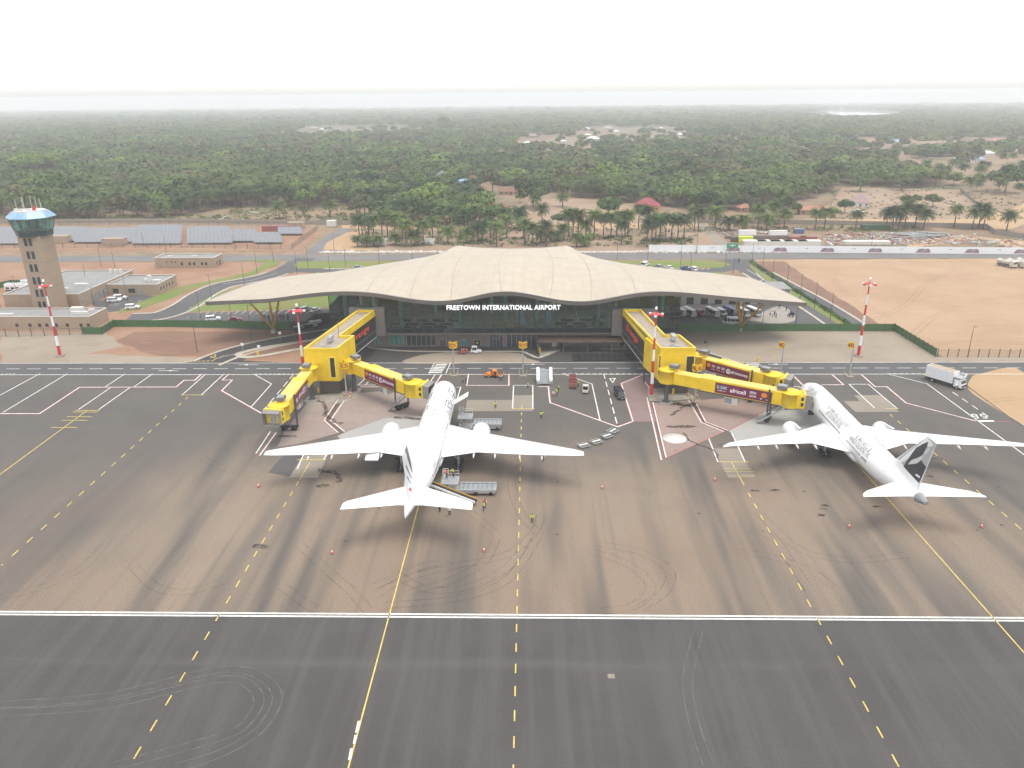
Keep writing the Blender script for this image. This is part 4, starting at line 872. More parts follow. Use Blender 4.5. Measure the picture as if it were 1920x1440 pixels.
# ------------------------------------------------------------------ airliners (local axes: nose at the origin, tail along -y, ground at z = 0)
def body_rings(st, n=36):
    return [[(rx*math.cos(2*math.pi*j/n), y, zc+rz*math.sin(2*math.pi*j/n)) for j in range(n)] for y, zc, rx, rz in st]
def foil(le, te, z, th, x, n=9):                             # a closed section at span station x
    up, dn = [], []
    for i in range(n):
        c = i/(n-1); y = le+(te-le)*c; t = th*(math.sqrt(max(c,1e-4))*1.48*(1-c)+.02*(1-c)+.012)
        up.append((x, y, z+t)); dn.append((x, y, z-t*.6))
    return up+dn[::-1]
def wing_mb(sts, sgn=1):
    mb = MB(); rings = []
    for x, le, te, z, th in sts: rings.append(foil(le, te, z, th, x*sgn))
    if sgn < 0: rings = [r[::-1] for r in rings]
    return mb.loft(rings, 0, True, True)
def wing_skin_line(sts, f, sgn, w=.05):                      # a panel joint at chord fraction f, laid on the upper skin
    mb = MB(); L = []
    for x, le, te, z, th in sts:
        y = le+(te-le)*f; t = th*(math.sqrt(f)*1.48*(1-f)+.02*(1-f)+.012); L.append(Vector((x*sgn, y, z+t+.02)))
    mb.add([p+Vector((0,w,0)) for p in L]+[p-Vector((0,w,0)) for p in L], [(i, i+1, len(L)+i+1, len(L)+i) for i in range(len(L)-1)]); return mb
def on_body(me, st, y0, ang0, sgn, off=.05):                 # wrap flat lettering (x along the body, y up it) on the barrel
    def rad(y):
        for a, b in zip(st, st[1:]):
            if b[0] <= y <= a[0]: t = (a[0]-y)/(a[0]-b[0]); return [a[i]+(b[i]-a[i])*t for i in range(4)]
        return st[-1]
    for v in me.vertices:
        y = y0+(-v.co.x if sgn < 0 else v.co.x); _, zc, rx, rz = rad(y); a = ang0+v.co.y/rz
        v.co = (sgn*(rx+off)*math.cos(a), y, zc+(rz+off)*math.sin(a))
def gear(t, x, y, zt, axles, track, r, name='main_gear'):
    g = MB().tube([(x,y,r+.1),(x,y,zt)], .26, 10).obj(name, M['galv'], t)
    MB().tube([(x,y,r+1.3),(x*.55,y+.3,zt+.3)], .12, 8).obj('gear_brace', M['galv'], g)
    MB().box(x-.18,x+.18,y-(axles-1)*.75-.2,y+(axles-1)*.75+.2,r-.15,r+.15).obj('bogie_beam', M['steel'], g)
    for i in range(axles):
        for s in (-1,1):
            yy = y+(i-(axles-1)/2)*1.5; w_ = MB().tube([(x+s*track-.25,yy,r),(x+s*track-.2,yy,r),(x+s*track+.2,yy,r),(x+s*track+.25,yy,r)], [r*.82,r,r,r*.82], 20).obj('wheel', M['black'], g)
            w_.data.materials.append(M['galv']); 
    return g
M['planewhite'] = mat('airliner_white', (.80,.80,.79), .28, .015, .4); M['planegrey'] = mat('airliner_pale_blue_grey', (.70,.74,.76), .3, .02, .4); M['joint'] = mat('panel_joint_grey', (.42,.43,.44), .5, .1)
M['finblue'] = mat('fin_navy', (.012,.03,.085), .35, .05)
def airliner(name, label, loc, rz, st, wing, eng, fin, hs, gearp, nose_gear, win, kink):
    t = thing(name, label, 'airliner', loc, rz)
    rmax = max(s[2] for s in st)
    fus = MB().loft(body_rings(st), 0, True, True).obj('fuselage', M['planewhite'], t)
    # wing-to-body fairing
    y0, y1 = wing[0][1]+3, wing[0][2]-4; zb = st[6][1]-rmax
    MB().loft(body_rings([(y0,zb+1.0,.6,.5),(y0-2.5,zb+1.15,rmax*.9,1.2),((y0+y1)/2,zb+1.2,rmax*1.12,1.5),(y1+3,zb+1.2,rmax*.95,1.3),(y1,zb+1.3,.6,.5)],24), 0, True, True).obj('belly_fairing', M['planewhite'], t)
    for s in (1,-1):
        w_ = wing_mb(wing, s).obj('wing', M['planewhite'], t)
        for f in (.14,.62,.76): wing_skin_line(wing, f, s, .05).obj('panel_joint', M['joint'], w_)
        for i, fx in enumerate((.30,.44,.60,.74)):           # flap-track fairings
            k = fx*(len(wing)-1)
            xs = wing[0][0]+(wing[-1][0]-wing[0][0])*fx
            for a, b in zip(wing, wing[1:]):
                if a[0] <= xs <= b[0]: q_ = (xs-a[0])/(b[0]-a[0]); te = a[2]+(b[2]-a[2])*q_; z = a[3]+(b[3]-a[3])*q_
            sc_ = 1-.45*fx; MB().loft([[(s*xs+.28*sc_*r*math.cos(6.283*j/10), te+dy, z-.32+dz+.42*sc_*r*math.sin(6.283*j/10)) for j in range(10)] for dy, r, dz in ((3.0,.1,.1),(1.6,1,-.1),(-.2,.8,-.2),(-1.3*sc_-.2,.08,-.25))], 0, True, True).obj('flap_fairing', M['planewhite'], w_)
        ex, ey, ez, er, el = eng
        prof = [(er*.78,0),(er*.93,-.12),(er,-.8),(er*1.02,-2.0),(er*.9,-el*.72),(er*.72,-el)]
        nac = MB().loft([[(s*ex+r*math.cos(6.283*j/28), ey+y, ez+r*math.sin(6.283*j/28)) for j in range(28)] for r, y in prof], 0, False, True)
        n_ = nac.obj('engine', M['planewhite'], t)
        MB().loft([[(s*ex+r*math.cos(6.283*j/24), ey+y, ez+r*math.sin(6.283*j/24)) for j in range(24)] for r, y in ((er*.6,-el*.72),(er*.5,-el*1.0),(er*.3,-el*1.22),(.05,-el*1.4))], 0, True, True).obj('exhaust_cone', M['steel'], n_)
        MB().loft([[(s*ex+er*.79*math.cos(6.283*j/24), ey-.5, ez+er*.79*math.sin(6.283*j/24)) for j in range(24)],[(s*ex+.05*math.cos(6.283*j/24), ey-.3, ez+.05*math.sin(6.283*j/24)) for j in range(24)]], 0, False, True).obj('fan', M['dark'], n_)
        MB().hexa([(s*ex-.22,ey-1.2,ez+er*.6),(s*ex+.22,ey-1.2,ez+er*.6),(s*ex+.22,ey-el*1.1,ez+er*.6),(s*ex-.22,ey-el*1.1,ez+er*.6)],[(s*ex-.12,ey-2.0,ez+er+.25),(s*ex+.12,ey-2.0,ez+er+.25),(s*ex+.22,ey-el*1.25,ez+er+.95),(s*ex-.22,ey-el*1.25,ez+er+.95)]).obj('pylon', M['planewhite'], n_)
        MB().box(s*ex-.03,s*ex+.03,ey-2.6,ey-.9,ez+er*1.0,ez+er*1.06).obj('panel_joint', M['joint'], n_)
        h_ = wing_mb(hs, s).obj('tailplane', M['planewhite'], t); wing_skin_line(hs, .7, s, .03).obj('panel_joint', M['joint'], h_)
        gear(t, s*gearp[0], gearp[1], gearp[2], gearp[3], .62, gearp[4])
        for i, (ya, yb, zz) in enumerate(win):
            mb = MB(); y = ya
            while y > yb:
                me_st = [s_ for s_ in st]; rr = [r for r in st if r[0] >= y][-1]
                a0, a1 = math.asin(max(-1,min(1,(zz-.17-rr[1])/rr[3]))), math.asin(max(-1,min(1,(zz+.17-rr[1])/rr[3])))
                q = [(s*(rr[2]+.012)*math.cos(a), yy, rr[1]+(rr[3]+.012)*math.sin(a)) for a, yy in ((a0,y),(a0,y-.28),(a1,y-.28),(a1,y))]; mb.add(q, [(0,1,2,3)]); y -= .56
            mb.obj('window_row', M['winglass'], fus)
    for s in (1,-1):
        for yd in (st[4][0]-2.2, (wing[0][1]+st[6][0])/2-1.5, wing[0][2]-2.0, st[11][0]-1.0):
            vs, fs = [], []
            for x0_, x1_, y0_, y1_ in ((-.6,-.54,-1,1),(.54,.6,-1,1),(-.54,.54,-1,-.93),(-.54,.54,.93,1)):
                k0 = len(vs); vs += [(x0_,y0_,0),(x1_,y0_,0),(x1_,y1_,0),(x0_,y1_,0)]; fs.append((k0,k0+1,k0+2,k0+3))
            me = bpy.data.meshes.new('door_outline'); me.from_pydata(vs, [], fs); me.materials.append(M['joint']); on_body(me, st, yd, math.radians(8), s, .015); link('door_outline', me, fus)
    f = MB(); rings = []
    for z, le, te, th in fin:
        n = 9; R_, L_ = [], []
        for i in range(n):
            c = i/(n-1); tt = th*(math.sqrt(max(c,1e-4))*1.6*(1-c)+.03); R_.append((tt, le+(te-le)*c, z)); L_.append((-tt, le+(te-le)*c, z))
        rings.append(R_+L_[::-1])
    f.loft(rings, 0, True, True); fo = f.obj('fin', M['planewhite'], t)
    gear(t, 0, nose_gear[0], nose_gear[1], 1, .38, .55, 'nose_gear')
    return t, fus, fo
# the airliner at the left stand
ST1 = [(-.02,4.55,.05,.05),(-.4,4.6,.75,.7),(-1.2,4.75,1.4,1.3),(-2.6,4.95,2.05,1.95),(-4.6,5.15,2.65,2.6),(-7.5,5.28,3.02,3.0),(-10,5.3,3.1,3.1),(-20,5.3,3.1,3.1),(-30,5.3,3.1,3.1),(-38,5.3,3.1,3.1),(-44,5.42,3.0,2.98),(-49,5.7,2.65,2.62),(-53.5,6.05,2.1,2.15),(-57.5,6.4,1.45,1.6),(-61.0,6.72,.9,1.1),(-64.0,6.95,.42,.68),(-65.6,7.02,.10,.3)]
W1 = [(0,-21.0,-38.4,4.1,.95),(3,-22.2,-38.0,4.2,.9),(9.7,-27.5,-37.2,4.9,.62),(20,-34.3,-40.6,6.0,.36),(28.6,-40.0,-42.9,6.95,.2),(30.3,-41.4,-43.2,7.15,.10)]
H1 = [(0,-53.6,-61.2,6.6,.42),(2,-55.0,-61.4,6.8,.38),(10.2,-61.6,-64.4,7.7,.16),(10.75,-62.5,-64.5,7.75,.06)]
F1 = [(6.9,-48.0,-61.4,.3),(8.6,-51.2,-61.9,.3),(12.6,-55.2,-63.2,.22),(16.9,-59.3,-64.8,.15),(17.7,-60.2,-65.0,.08)]
t1, fus1, fin1 = airliner('passenger_jet', 'white airliner with blue striped fin and AIRFRANCE on its side', (-20.0,174.0,0), 0, ST1, W1, (9.7,-21.5,2.75,1.95,6.3), F1, H1, (5.75,-34.5,4.3,3,.68), (-6.5,3.2), ((-8,-24,6.15),(-26,-50,6.2)), 9.7)
me = text_mesh('AIRFRANCE', width=12.8, height=1.9, bold=.006); me.materials.append(M['finblue']); on_body(me, ST1, -16.1, math.radians(40), 1, .03); link('lettering', me, fus1)
me = text_mesh('AIRFRANCE', width=12.8, height=1.9, bold=.006); me.materials.append(M['finblue']); on_body(me, ST1, -16.1, math.radians(40), -1, .03); link('lettering', me, fus1)
mb = MB().box(-.9,.9,-.13,.13,0,.001); 
for s in (1,-1):
    me = bpy.data.meshes.new('livery_bar'); me.from_pydata([(-.35,-.95,0),(-.05,-.95,0),(.55,.95,0),(.25,.95,0)], [], [(0,1,2,3)]); me.materials.append(M['red']); on_body(me, ST1, -8.6, math.radians(38), s, .03); link('livery_bar', me, fus1)
me = text_mesh('F-GSPZ', width=3.2, height=.5); me.materials.append(M['steel']); on_body(me, ST1, -46.5, math.radians(28), 1, .03); link('registration', me, fus1)
# stripes on the fin, both faces
def fin_face(fin, z, c, s, off=.02):
    for a, b in zip(fin, fin[1:]):
        if a[0] <= z <= b[0]:
            k = (z-a[0])/(b[0]-a[0]); le = a[1]+(b[1]-a[1])*k; te = a[2]+(b[2]-a[2])*k; th = a[3]+(b[3]-a[3])*k
            return (s*(th*(math.sqrt(max(c,1e-4))*1.6*(1-c)+.03)+off), le+(te-le)*c, z)
for s in (1,-1):
    for (z0, z1, c00, c01, c10, c11, m_) in ((10.8,17.4,.40,.44,.16,.50,'finblue'),(10.0,14.6,.54,.565,.72,.80,'finblue'),(9.4,12.4,.66,.68,.82,.87,'finblue'),(8.1,9.6,.70,.78,.8,.9,'red')):
        mb = MB(); n = 8; A_, B_ = [], []
        for i in range(n+1):
            k = i/n; z = z0+(z1-z0)*k; A_.append(fin_face(F1, z, c00+(c10-c00)*k, s)); B_.append(fin_face(F1, z, c01+(c11-c01)*k, s))
        mid = [tuple((a[i]+b[i])/2 for i in range(3)) for a, b in zip(A_, B_)]; mid = [(fin_face(F1, m__[2], .5*(c00+c01+(c10-c00+c11-c01)*i/n), s)) for i, m__ in enumerate(mid)]
        mb.add(A_+mid+B_, [(i,i+1,n+2+i,n+1+i) for i in range(n)]+[(n+1+i,n+2+i,2*n+3+i,2*n+2+i) for i in range(n)]); mb.obj('fin_stripe', M[m_], fin1)
for s in (-1,):
    MB().hexa([(s*10.8-1.3,-37.0,4.1),(s*10.8+1.3,-37.0,4.1),(s*10.8+1.3,-39.0,3.9),(s*10.8-1.3,-39.0,3.9)],[(s*10.8-1.3,-37.0,4.7),(s*10.8+1.3,-37.0,4.7),(s*10.8+1.3,-39.0,4.1),(s*10.8-1.3,-39.0,4.1)]).obj('flaperon', M['planegrey'], t1)
MB().hexa([(2.9,-11.6,5.6),(2.9,-14.4,5.6),(3.0,-14.4,5.7),(3.0,-11.6,5.7)],[(6.3,-11.6,7.6),(6.3,-14.4,7.6),(6.2,-14.4,7.75),(6.2,-11.6,7.75)]).obj('cargo_door', M['planewhite'], t1)
for y in (-24,-26.4): MB().box(-.14,.14,y-.14,y+.14,8.36,8.5).obj('antenna', M['dark'], t1)
# the airliner at the right stand
ST2 = [(-.02,4.3,.05,.05),(-.4,4.35,.8,.75),(-1.2,4.55,1.5,1.35),(-2.6,4.75,2.1,1.9),(-4.6,4.92,2.55,2.45),(-7,5.0,2.75,2.72),(-9,5.0,2.8,2.8),(-16,5.0,2.8,2.8),(-24,5.0,2.8,2.8),(-32,5.0,2.8,2.8),(-37,5.15,2.68,2.66),(-41,5.4,2.35,2.35),(-45,5.75,1.85,1.9),(-48.5,6.1,1.3,1.4),(-51,6.35,.85,.95)]
W2 = [(0,-13.2,-29.2,3.9,.9),(2.7,-14.6,-28.8,4.1,.85),(9.0,-20.2,-26.6,5.0,.52),(18,-26.6,-30.4,6.5,.3),(24.2,-30.9,-33.2,7.5,.18),(26.4,-32.7,-34.2,7.9,.12),(27.9,-34.6,-35.2,8.15,.05)]
H2 = [(0,-44.2,-50.6,6.2,.38),(1.6,-45.4,-50.8,6.4,.34),(8.6,-50.3,-52.4,7.2,.15),(9.6,-51.4,-52.7,7.32,.08),(10.1,-52.4,-52.9,7.4,.03)]
F2_ = [(6.6,-38.5,-50.4,.32),(8.6,-41.2,-50.7,.32),(12.5,-45.2,-51.7,.26),(16.6,-49.3,-52.8,.18),(17.3,-50.2,-53.0,.08)]
_sh = lambda L, *ix: [tuple(v-5.9 if i in ix else v for i, v in enumerate(r)) for r in L]
W2 = [(r[0]*1.05, r[1]-5.9, r[2]-5.9, r[3], r[4]) for r in W2]; H2 = _sh(H2,1,2); F2_ = _sh(F2_,1,2); ST2 = ST2[:7]+[(a[0]-5.9, a[1], a[2], a[3]) for a in ST2[7:]]
t2, fus2, fin2 = airliner('passenger_jet', 'white airliner with black slogan lettering and dark picture on its fin', (65.9,173.5,0), 0, ST2, W2, (9.6,-19.4,2.55,1.75,5.2), F2_, H2, (4.6,-27.6,4.0,2,.62), (-6,3.0), ((-8,-13.5,5.6),(-17,-29,5.6),(-32.6,-39.2,5.6),(-40,-41.8,5.6)), 9)
MB().loft(body_rings([(-56.9,6.35,.85,.95),(-57.1,6.36,.86,.94),(-58.5,6.5,.55,.62),(-59.5,6.6,.33,.36)],20), 0, True, True).obj('tail_exhaust', M['steel'], t2)
inkm = mat('slogan_black', (.16,.16,.165), .5, .05)
for s in (-1,1):
    for lines, y0, w_ in (((('NO WOMAN SHOULD',5.6),('BE KILLED',3.4)),-9.2,0),((('NO WOMAN SHOULD BE KILLED FOR',10.6),('NOT COVERING HER HEAD.',8.0)),-24.2,0),((('NO MAN SHOULD BE',6.8),('HANGED FOR SAYING THIS.',8.8)),-37.4,0)):
        for i, (tx, wd_) in enumerate(lines):
            me = text_mesh(tx, width=wd_, height=.95, bold=.006); me.materials.append(inkm); on_body(me, ST2, y0, math.radians(56-i*21), s, .03); link('lettering', me, fus2)
# plain dark bust-like shapes on the fin (a stand-in pattern, both faces)
fd = mat('fin_charcoal', (.035,.035,.045), .4, .2, .8); fg = mat('fin_grey', (.42,.43,.43), .35, .03); fl = mat('fin_pale', (.62,.62,.62), .35, .05)
def finpatch(s, pts, m, off):
    n = len(pts); mb = MB(); c = (sum(p[0] for p in pts)/n, sum(p[1] for p in pts)/n)
    vs = [fin_face(F2_, c[1], c[0], s, off)]; R2 = []
    for i in range(n):
        a, b = pts[i], pts[(i+1)%n]
        for k in range(4): q_ = k/4; R2.append((a[0]+(b[0]-a[0])*q_, a[1]+(b[1]-a[1])*q_))
    mid = [((p[0]+c[0])/2, (p[1]+c[1])/2) for p in R2]; m_ = len(R2)
    vs += [fin_face(F2_, p[1], p[0], s, off) for p in mid]+[fin_face(F2_, p[1], p[0], s, off) for p in R2]
    fs = [(0,1+i,1+(i+1)%m_) for i in range(m_)]+[(1+i,1+m_+i,1+m_+(i+1)%m_,1+(i+1)%m_) for i in range(m_)]
    mb.add(vs, fs); mb.obj('fin_picture', m, fin2)
for s in (-1,1):
    finpatch(s, [(.03,9.2),(.97,9.0),(.97,12.2),(.95,17.1),(.03,17.1)], fg, .012)
    finpatch(s, [(.34,9.0),(.96,8.6),(.97,12.2),(.72,12.6),(.62,13.4),(.55,15.6),(.42,16.6),(.25,15.4),(.16,14.0),(.22,12.6),(.28,11.2)], fd, .03)
    finpatch(s, [(.40,10.0),(.62,11.6),(.70,13.0),(.66,14.2),(.58,13.2),(.50,12.4),(.40,11.4)], fl, .045)
    finpatch(s, [(.62,14.4),(.72,14.0),(.78,15.0),(.72,16.0),(.62,15.6)], fl, .045)
    finpatch(s, [(.76,9.4),(.92,9.5),(.9,9.9),(.78,9.8)], M['planewhite'], .045)
# ------------------------------------------------------------------ control tower and its compound
M['cabglass'] = glass_mat('cab_glass', (.45,.80,.72), .35, .03, .35); M['bluesheet'] = mat('pale_blue_sheet', (.27,.44,.60), .35, .12, .6, metal=.2)
t = thing('control_tower', 'square tan control tower topped by a flared green glass cab', 'control tower', (-167.6,259.2,0))
MB().box(-3.7,3.7,-4,4,0,27.5).obj('shaft', M['tanwall'], t)
for i, z in enumerate((24.3,19.9,15.5,11.1,6.8,2.6)):
    for x in (-1.75,-.1): w_ = MB().box(x,x+1.0,-4.08,-3.99,z-.1,z+2.5).obj('window', M['winglass'], t); MB().box(x-.06,x+1.06,-4.14,-4.081,z-.18,z-.1).obj('sill', M['galv'], w_)
for z in (9.8,18.6): MB().box(-3.72,3.72,-4.02,4.02,z,z+.08).obj('joint', M['clad'], t)
def octo(r, z, n=8, ph=math.pi/8): return [(r*math.cos(ph+6.28319*i/n), r*math.sin(ph+6.28319*i/n), z) for i in range(n)]
MB().loft([octo(5.6,27.3),octo(5.8,28.9)],0,True,False).obj('cab_base', mat('dark_teal_panel', (.03,.055,.06), .3, .2), t)
lo_, hi_ = octo(5.85,28.92), octo(7.0,33.3)
for i in range(8):
    j = (i+1)%8
    for k in range(2):
        for lv in range(2):
            f = lambda q, tt: tuple(q[i][a]+(q[j][a]-q[i][a])*tt for a in range(3)); g_ = lambda tt, zz: tuple(f(lo_,tt)[a]+(f(hi_,tt)[a]-f(lo_,tt)[a])*zz for a in range(3))
            z0, z1 = lv*.5+.01, lv*.5+.49; t0, t1_ = k*.5+.015, k*.5+.485
            MB().add([g_(t0,z0),g_(t1_,z0),g_(t1_,z1),g_(t0,z1)],[(0,1,2,3)]).obj('pane', M['cabglass'], t)
        MB().tube([g_(k*.5,0),g_(k*.5,1)], .1, 6).obj('mullion', M['dark'], t)
MB().loft([octo(7.5,33.3),octo(7.55,33.5),octo(5.6,35.3)],0,True,False).obj('roof', M['bluesheet'], t)
mb = MB()
for i in range(24):
    a = 6.283*i/24+.13; r1, r0 = 7.2, 5.4; mb.tube([(r1*math.cos(a)*.97,r1*math.sin(a)*.97,33.75),(r0*math.cos(a)*.98,r0*math.sin(a)*.98,35.35)], .05, 4)
mb.obj('roof_rib', M['galv'], t, kind='stuff')
MB().lathe([(2.8,28.95),(2.8,30),(.1,30.1)],(0,0,0),12).obj('console', M['dark'], t); MB().lathe([(2,30.2),(2,33.2)],(0,0,0),8).obj('core', mat('cab_core', (.18,.2,.18), .7), t)
MB().loft([octo(5.0,35.3),octo(5.0,35.6)],0,True,False).obj('roof_deck', M['offwhite'], t)
for x, y, h in ((-3.6,-1,3.4),(-2.6,1,3.6),(-1.2,-.6,4.2),(.7,.5,4.2),(2.9,-.4,4.0),(3.3,1.2,3.4),(4.2,0,2.2)): MB().tube([(x,y,35.9),(x,y,36+h)], .07, 5).obj('antenna', M['offwhite'], t)
for x, y in ((-2.9,-2.5),(-1,-3),(1.4,-2.8)): MB().box(x-.5,x+.5,y-.5,y+.5,35.6,36.4).obj('roof_unit', M['offwhite'], t)
MB().box(2.0,2.8,-1.6,-.8,35.6,36.8).obj('obstacle_light', M['red'], t)
def flat_building(label, x0, x1, y0, y1, h, wins=(), side=(), units=(), doors=()):
    cx, cy = (x0+x1)/2, y0; t = thing('flat_building', label, 'building', (cx,cy,0)); b = lambda a,b_,c,d,e,f: MB().box(a-cx,b_-cx,c-cy,d-cy,e,f)
    b(x0,x1,y0,y1,0,h-.35).obj('wall', M['tanwall'], t); b(x0+.3,x1-.3,y0+.3,y1-.3,h-.34,h-.3).obj('roof', M['flatroof'], t)
    mb = MB()
    for a in ((x0,x1,y0,y0+.3),(x0,x1,y1-.3,y1),(x0,x0+.3,y0+.301,y1-.301),(x1-.3,x1,y0+.301,y1-.301)): mb.box(a[0]-cx,a[1]-cx,a[2]-cy,a[3]-cy,h-.349,h)
    mb.obj('parapet', M['tanwall'], t)
    mb = MB()
    for a in ((x0,x1,y0,y0+.36),(x0,x1,y1-.36,y1),(x0,x0+.36,y0+.361,y1-.361),(x1-.36,x1,y0+.361,y1-.361)): mb.box(a[0]-cx-.03,a[1]-cx+.03,a[2]-cy-.03,a[3]-cy+.03,h+.002,h+.07)
    mb.obj('coping', M['offwhite'], t)
    for x, z, w_, hh in wins: b(x,x+w_,y0-.06,y0+.02,z,z+hh).obj('window', M['winglass'], t)
    for x, w_ in doors: b(x,x+w_,y0-.06,y0+.02,0,2.4).obj('door', M['steel'], t)
    for y, z, w_, hh in side: b(x1-.02,x1+.06,y,y+w_,z,z+hh).obj('window', M['winglass'], t)
    for x, y, w_, d_, hh in units: b(x,x+w_,y,y+d_,h-.25,h+hh).obj('roof_unit', M['offwhite'], t)
    return t
flat_building('long low tan building at the foot of the control tower', -215, -142.5, 238.6, 249.5, 4.3, [(x,.9,1.0,1.1) for x in (-167.5,-163.2,-160,-157.6,-154.4,-150.8,-146.3,-143.9)], (), [(-176,240.5,7,.9,.5),(-150.5,242,5.5,1.0,.7),(-152.5,245,4,2,1.2),(-147,246,2,.8,.5)])
flat_building('tan flat-roofed hall behind the control tower with grey garage doors', -188, -160.6, 265, 305, 5.2, (), [(267+i*0,0.1,0.1,.1) for i in range(0)], [(-172,272,3.5,1.2,.5),(-170,279,5,1.5,.5),(-184,286,2,6,.4),(-163.5,300,1,1,1.4),(-165.5,300,1,1,1.4),(-167.5,300,1,1,1.4)])
o = [o for o in bpy.data.objects if o.name.startswith('flat_building') and o.parent is None][-1]
for y in (266.5,273,275.6,278.2,281): MB().box(160.6*0+13.68,13.78,y-265,y-265+1.9,.1,2.9).obj('garage_door', M['steel'], o)
flat_building('small tan block with a white dish on its roof beside the hall', -160.4, -141, 284, 300.5, 4.2, [(-158.5,1.0,2.2,1.6),(-152.5,1.0,2.6,1.6)], [(286,1.4,.8,1.3),(288.4,1.4,.8,1.3),(291,1.4,.8,1.3),(293.4,1.4,.8,1.3),(296,1.4,.8,1.3)], [(-147,289,1.2,1.2,2.2),(-149,290,1.5,1,.7),(-145.5,289.5,3,1.6,.4)], [(-149,1.7)])
flat_building('isolated tan flat-roofed block standing beside the access road', -165, -138.4, 333.5, 343.5, 4.4, [(-160,2.3,.6,.6),(-157.8,2.3,.6,.6),(-156,2.3,.6,.6),(-153.5,1.2,1.0,1.2),(-150,1.2,1,1.2),(-148,1.2,1,1.2),(-144.5,1.2,1,1.2),(-142.7,1.2,1,1.2)], [(335.5,.9,1.0,1.5),(338.5,.2,1.4,2.2)], [(-160,336,2,1,.4),(-150,337,3,.6,.4)])
for (x0,x1,y0,y1,lab) in ((-205.5,-190,291.5,294,'row of white chiller units nearest the control tower'),(-203,-190,298,300,'row of white chiller units behind the nearer row')):
    t = thing('chiller_unit', lab, 'chiller', (x0,y0,0), 0, 'chillers beside the tower'); MB().box(0,x1-x0,0,y1-y0,.5,2.7).obj('casing', M['white'], t); MB().box(.2,x1-x0-.2,.1,y1-y0-.1,0,.5).obj('base', M['dark'], t)
    for i in range(int((x1-x0)/2)): MB().box(.5+2*i,1.9+2*i,-.03,.01,.7,1.5).obj('grille', M['dark'], t)
    for i in range(int((x1-x0)/2)): MB().lathe([(.75,2.7),(.75,3.0),(.02,3.0)],(1.2+2*i,(y1-y0)/2,0),10).obj('fan_cowl', M['galv'], t)
# ------------------------------------------------------------------ solar field
ps = MB().box(-.98,.98,-1.6,1.6,-.02,.02).mesh('solar_panel', M['bluegrey']); kk = 0
for x0, x1, y0, y1 in ((-300,-262,390,436),(-268,-237,397.5,438),(-233.5,-205.5,393,436),(-200.9,-178.4,388,439),(-172.9,-152.3,389,438),(-151.5,-140.8,394,426),(-138.6,-126.8,389.5,413),(-133.5,-123.5,415,430)):
    kk += 1; t = thing('solar_array', '%s block of grey-blue solar panels from the west, behind the road' % ORD[kk-1], 'solar array', ((x0+x1)/2,y0,0), 0, 'solar arrays beyond the road')
    x1 += 2.6; n = int((y1-y0)/7.2); fr, first = MB(), True
    for r in range(n):
        yy = r*7.2; sh = -.48*r*7.2*.9*0
        mb = MB(); mb.hexa([(x0-(x0+x1)/2-yy*.42,yy,1.0),(x1-(x0+x1)/2-yy*.42,yy,1.0),(x1-(x0+x1)/2-yy*.42-1.6,yy+6.9,2.6),(x0-(x0+x1)/2-yy*.42-1.6,yy+6.9,2.6)],[(x0-(x0+x1)/2-yy*.42,yy,1.08),(x1-(x0+x1)/2-yy*.42,yy,1.08),(x1-(x0+x1)/2-yy*.42-1.6,yy+6.9,2.68),(x0-(x0+x1)/2-yy*.42-1.6,yy+6.9,2.68)])
        tab = mb.obj('panel_table', M['bluegrey'], t); jm = MB(); w_ = x1-x0; q_ = x0-(x0+x1)/2-yy*.42; i = 0
        while i*2.1 < w_:
            x = q_+i*2.1; jm.hexa([(x-.04,yy,1.085),(x+.06,yy,1.085),(x-1.54,yy+6.9,2.685),(x-1.66,yy+6.9,2.685)],[(x-.06,yy,1.11),(x+.06,yy,1.11),(x-1.54,yy+6.9,2.71),(x-1.66,yy+6.9,2.71)]); i += 1
        for j in (2.0,4.1): jm.hexa([(q_-j*.258,yy+j,1.0+j*.258+.085),(q_-j*.258+w_,yy+j,1.0+j*.258+.085),(q_-j*.258+w_,yy+j+.12,1.03+j*.258+.085),(q_-j*.258,yy+j+.12,1.03+j*.258+.085)],[(q_-j*.258,yy+j,1.0+j*.258+.11),(q_-j*.258+w_,yy+j,1.0+j*.258+.11),(q_-j*.258+w_,yy+j+.12,1.03+j*.258+.11),(q_-j*.258,yy+j+.12,1.03+j*.258+.11)])
        jm.obj('panel_joints', M['galv'], tab, kind='stuff')
        for x in (q_+1, q_+w_/2, q_+w_-1): fr.box(x-.1,x+.1,yy+.8,yy+1,0,1.2); fr.box(x-1.2,x-1.0,yy+5,yy+5.2,0,2.3)
    fr.obj('panel_posts', M['darksteel'], t, kind='stuff')
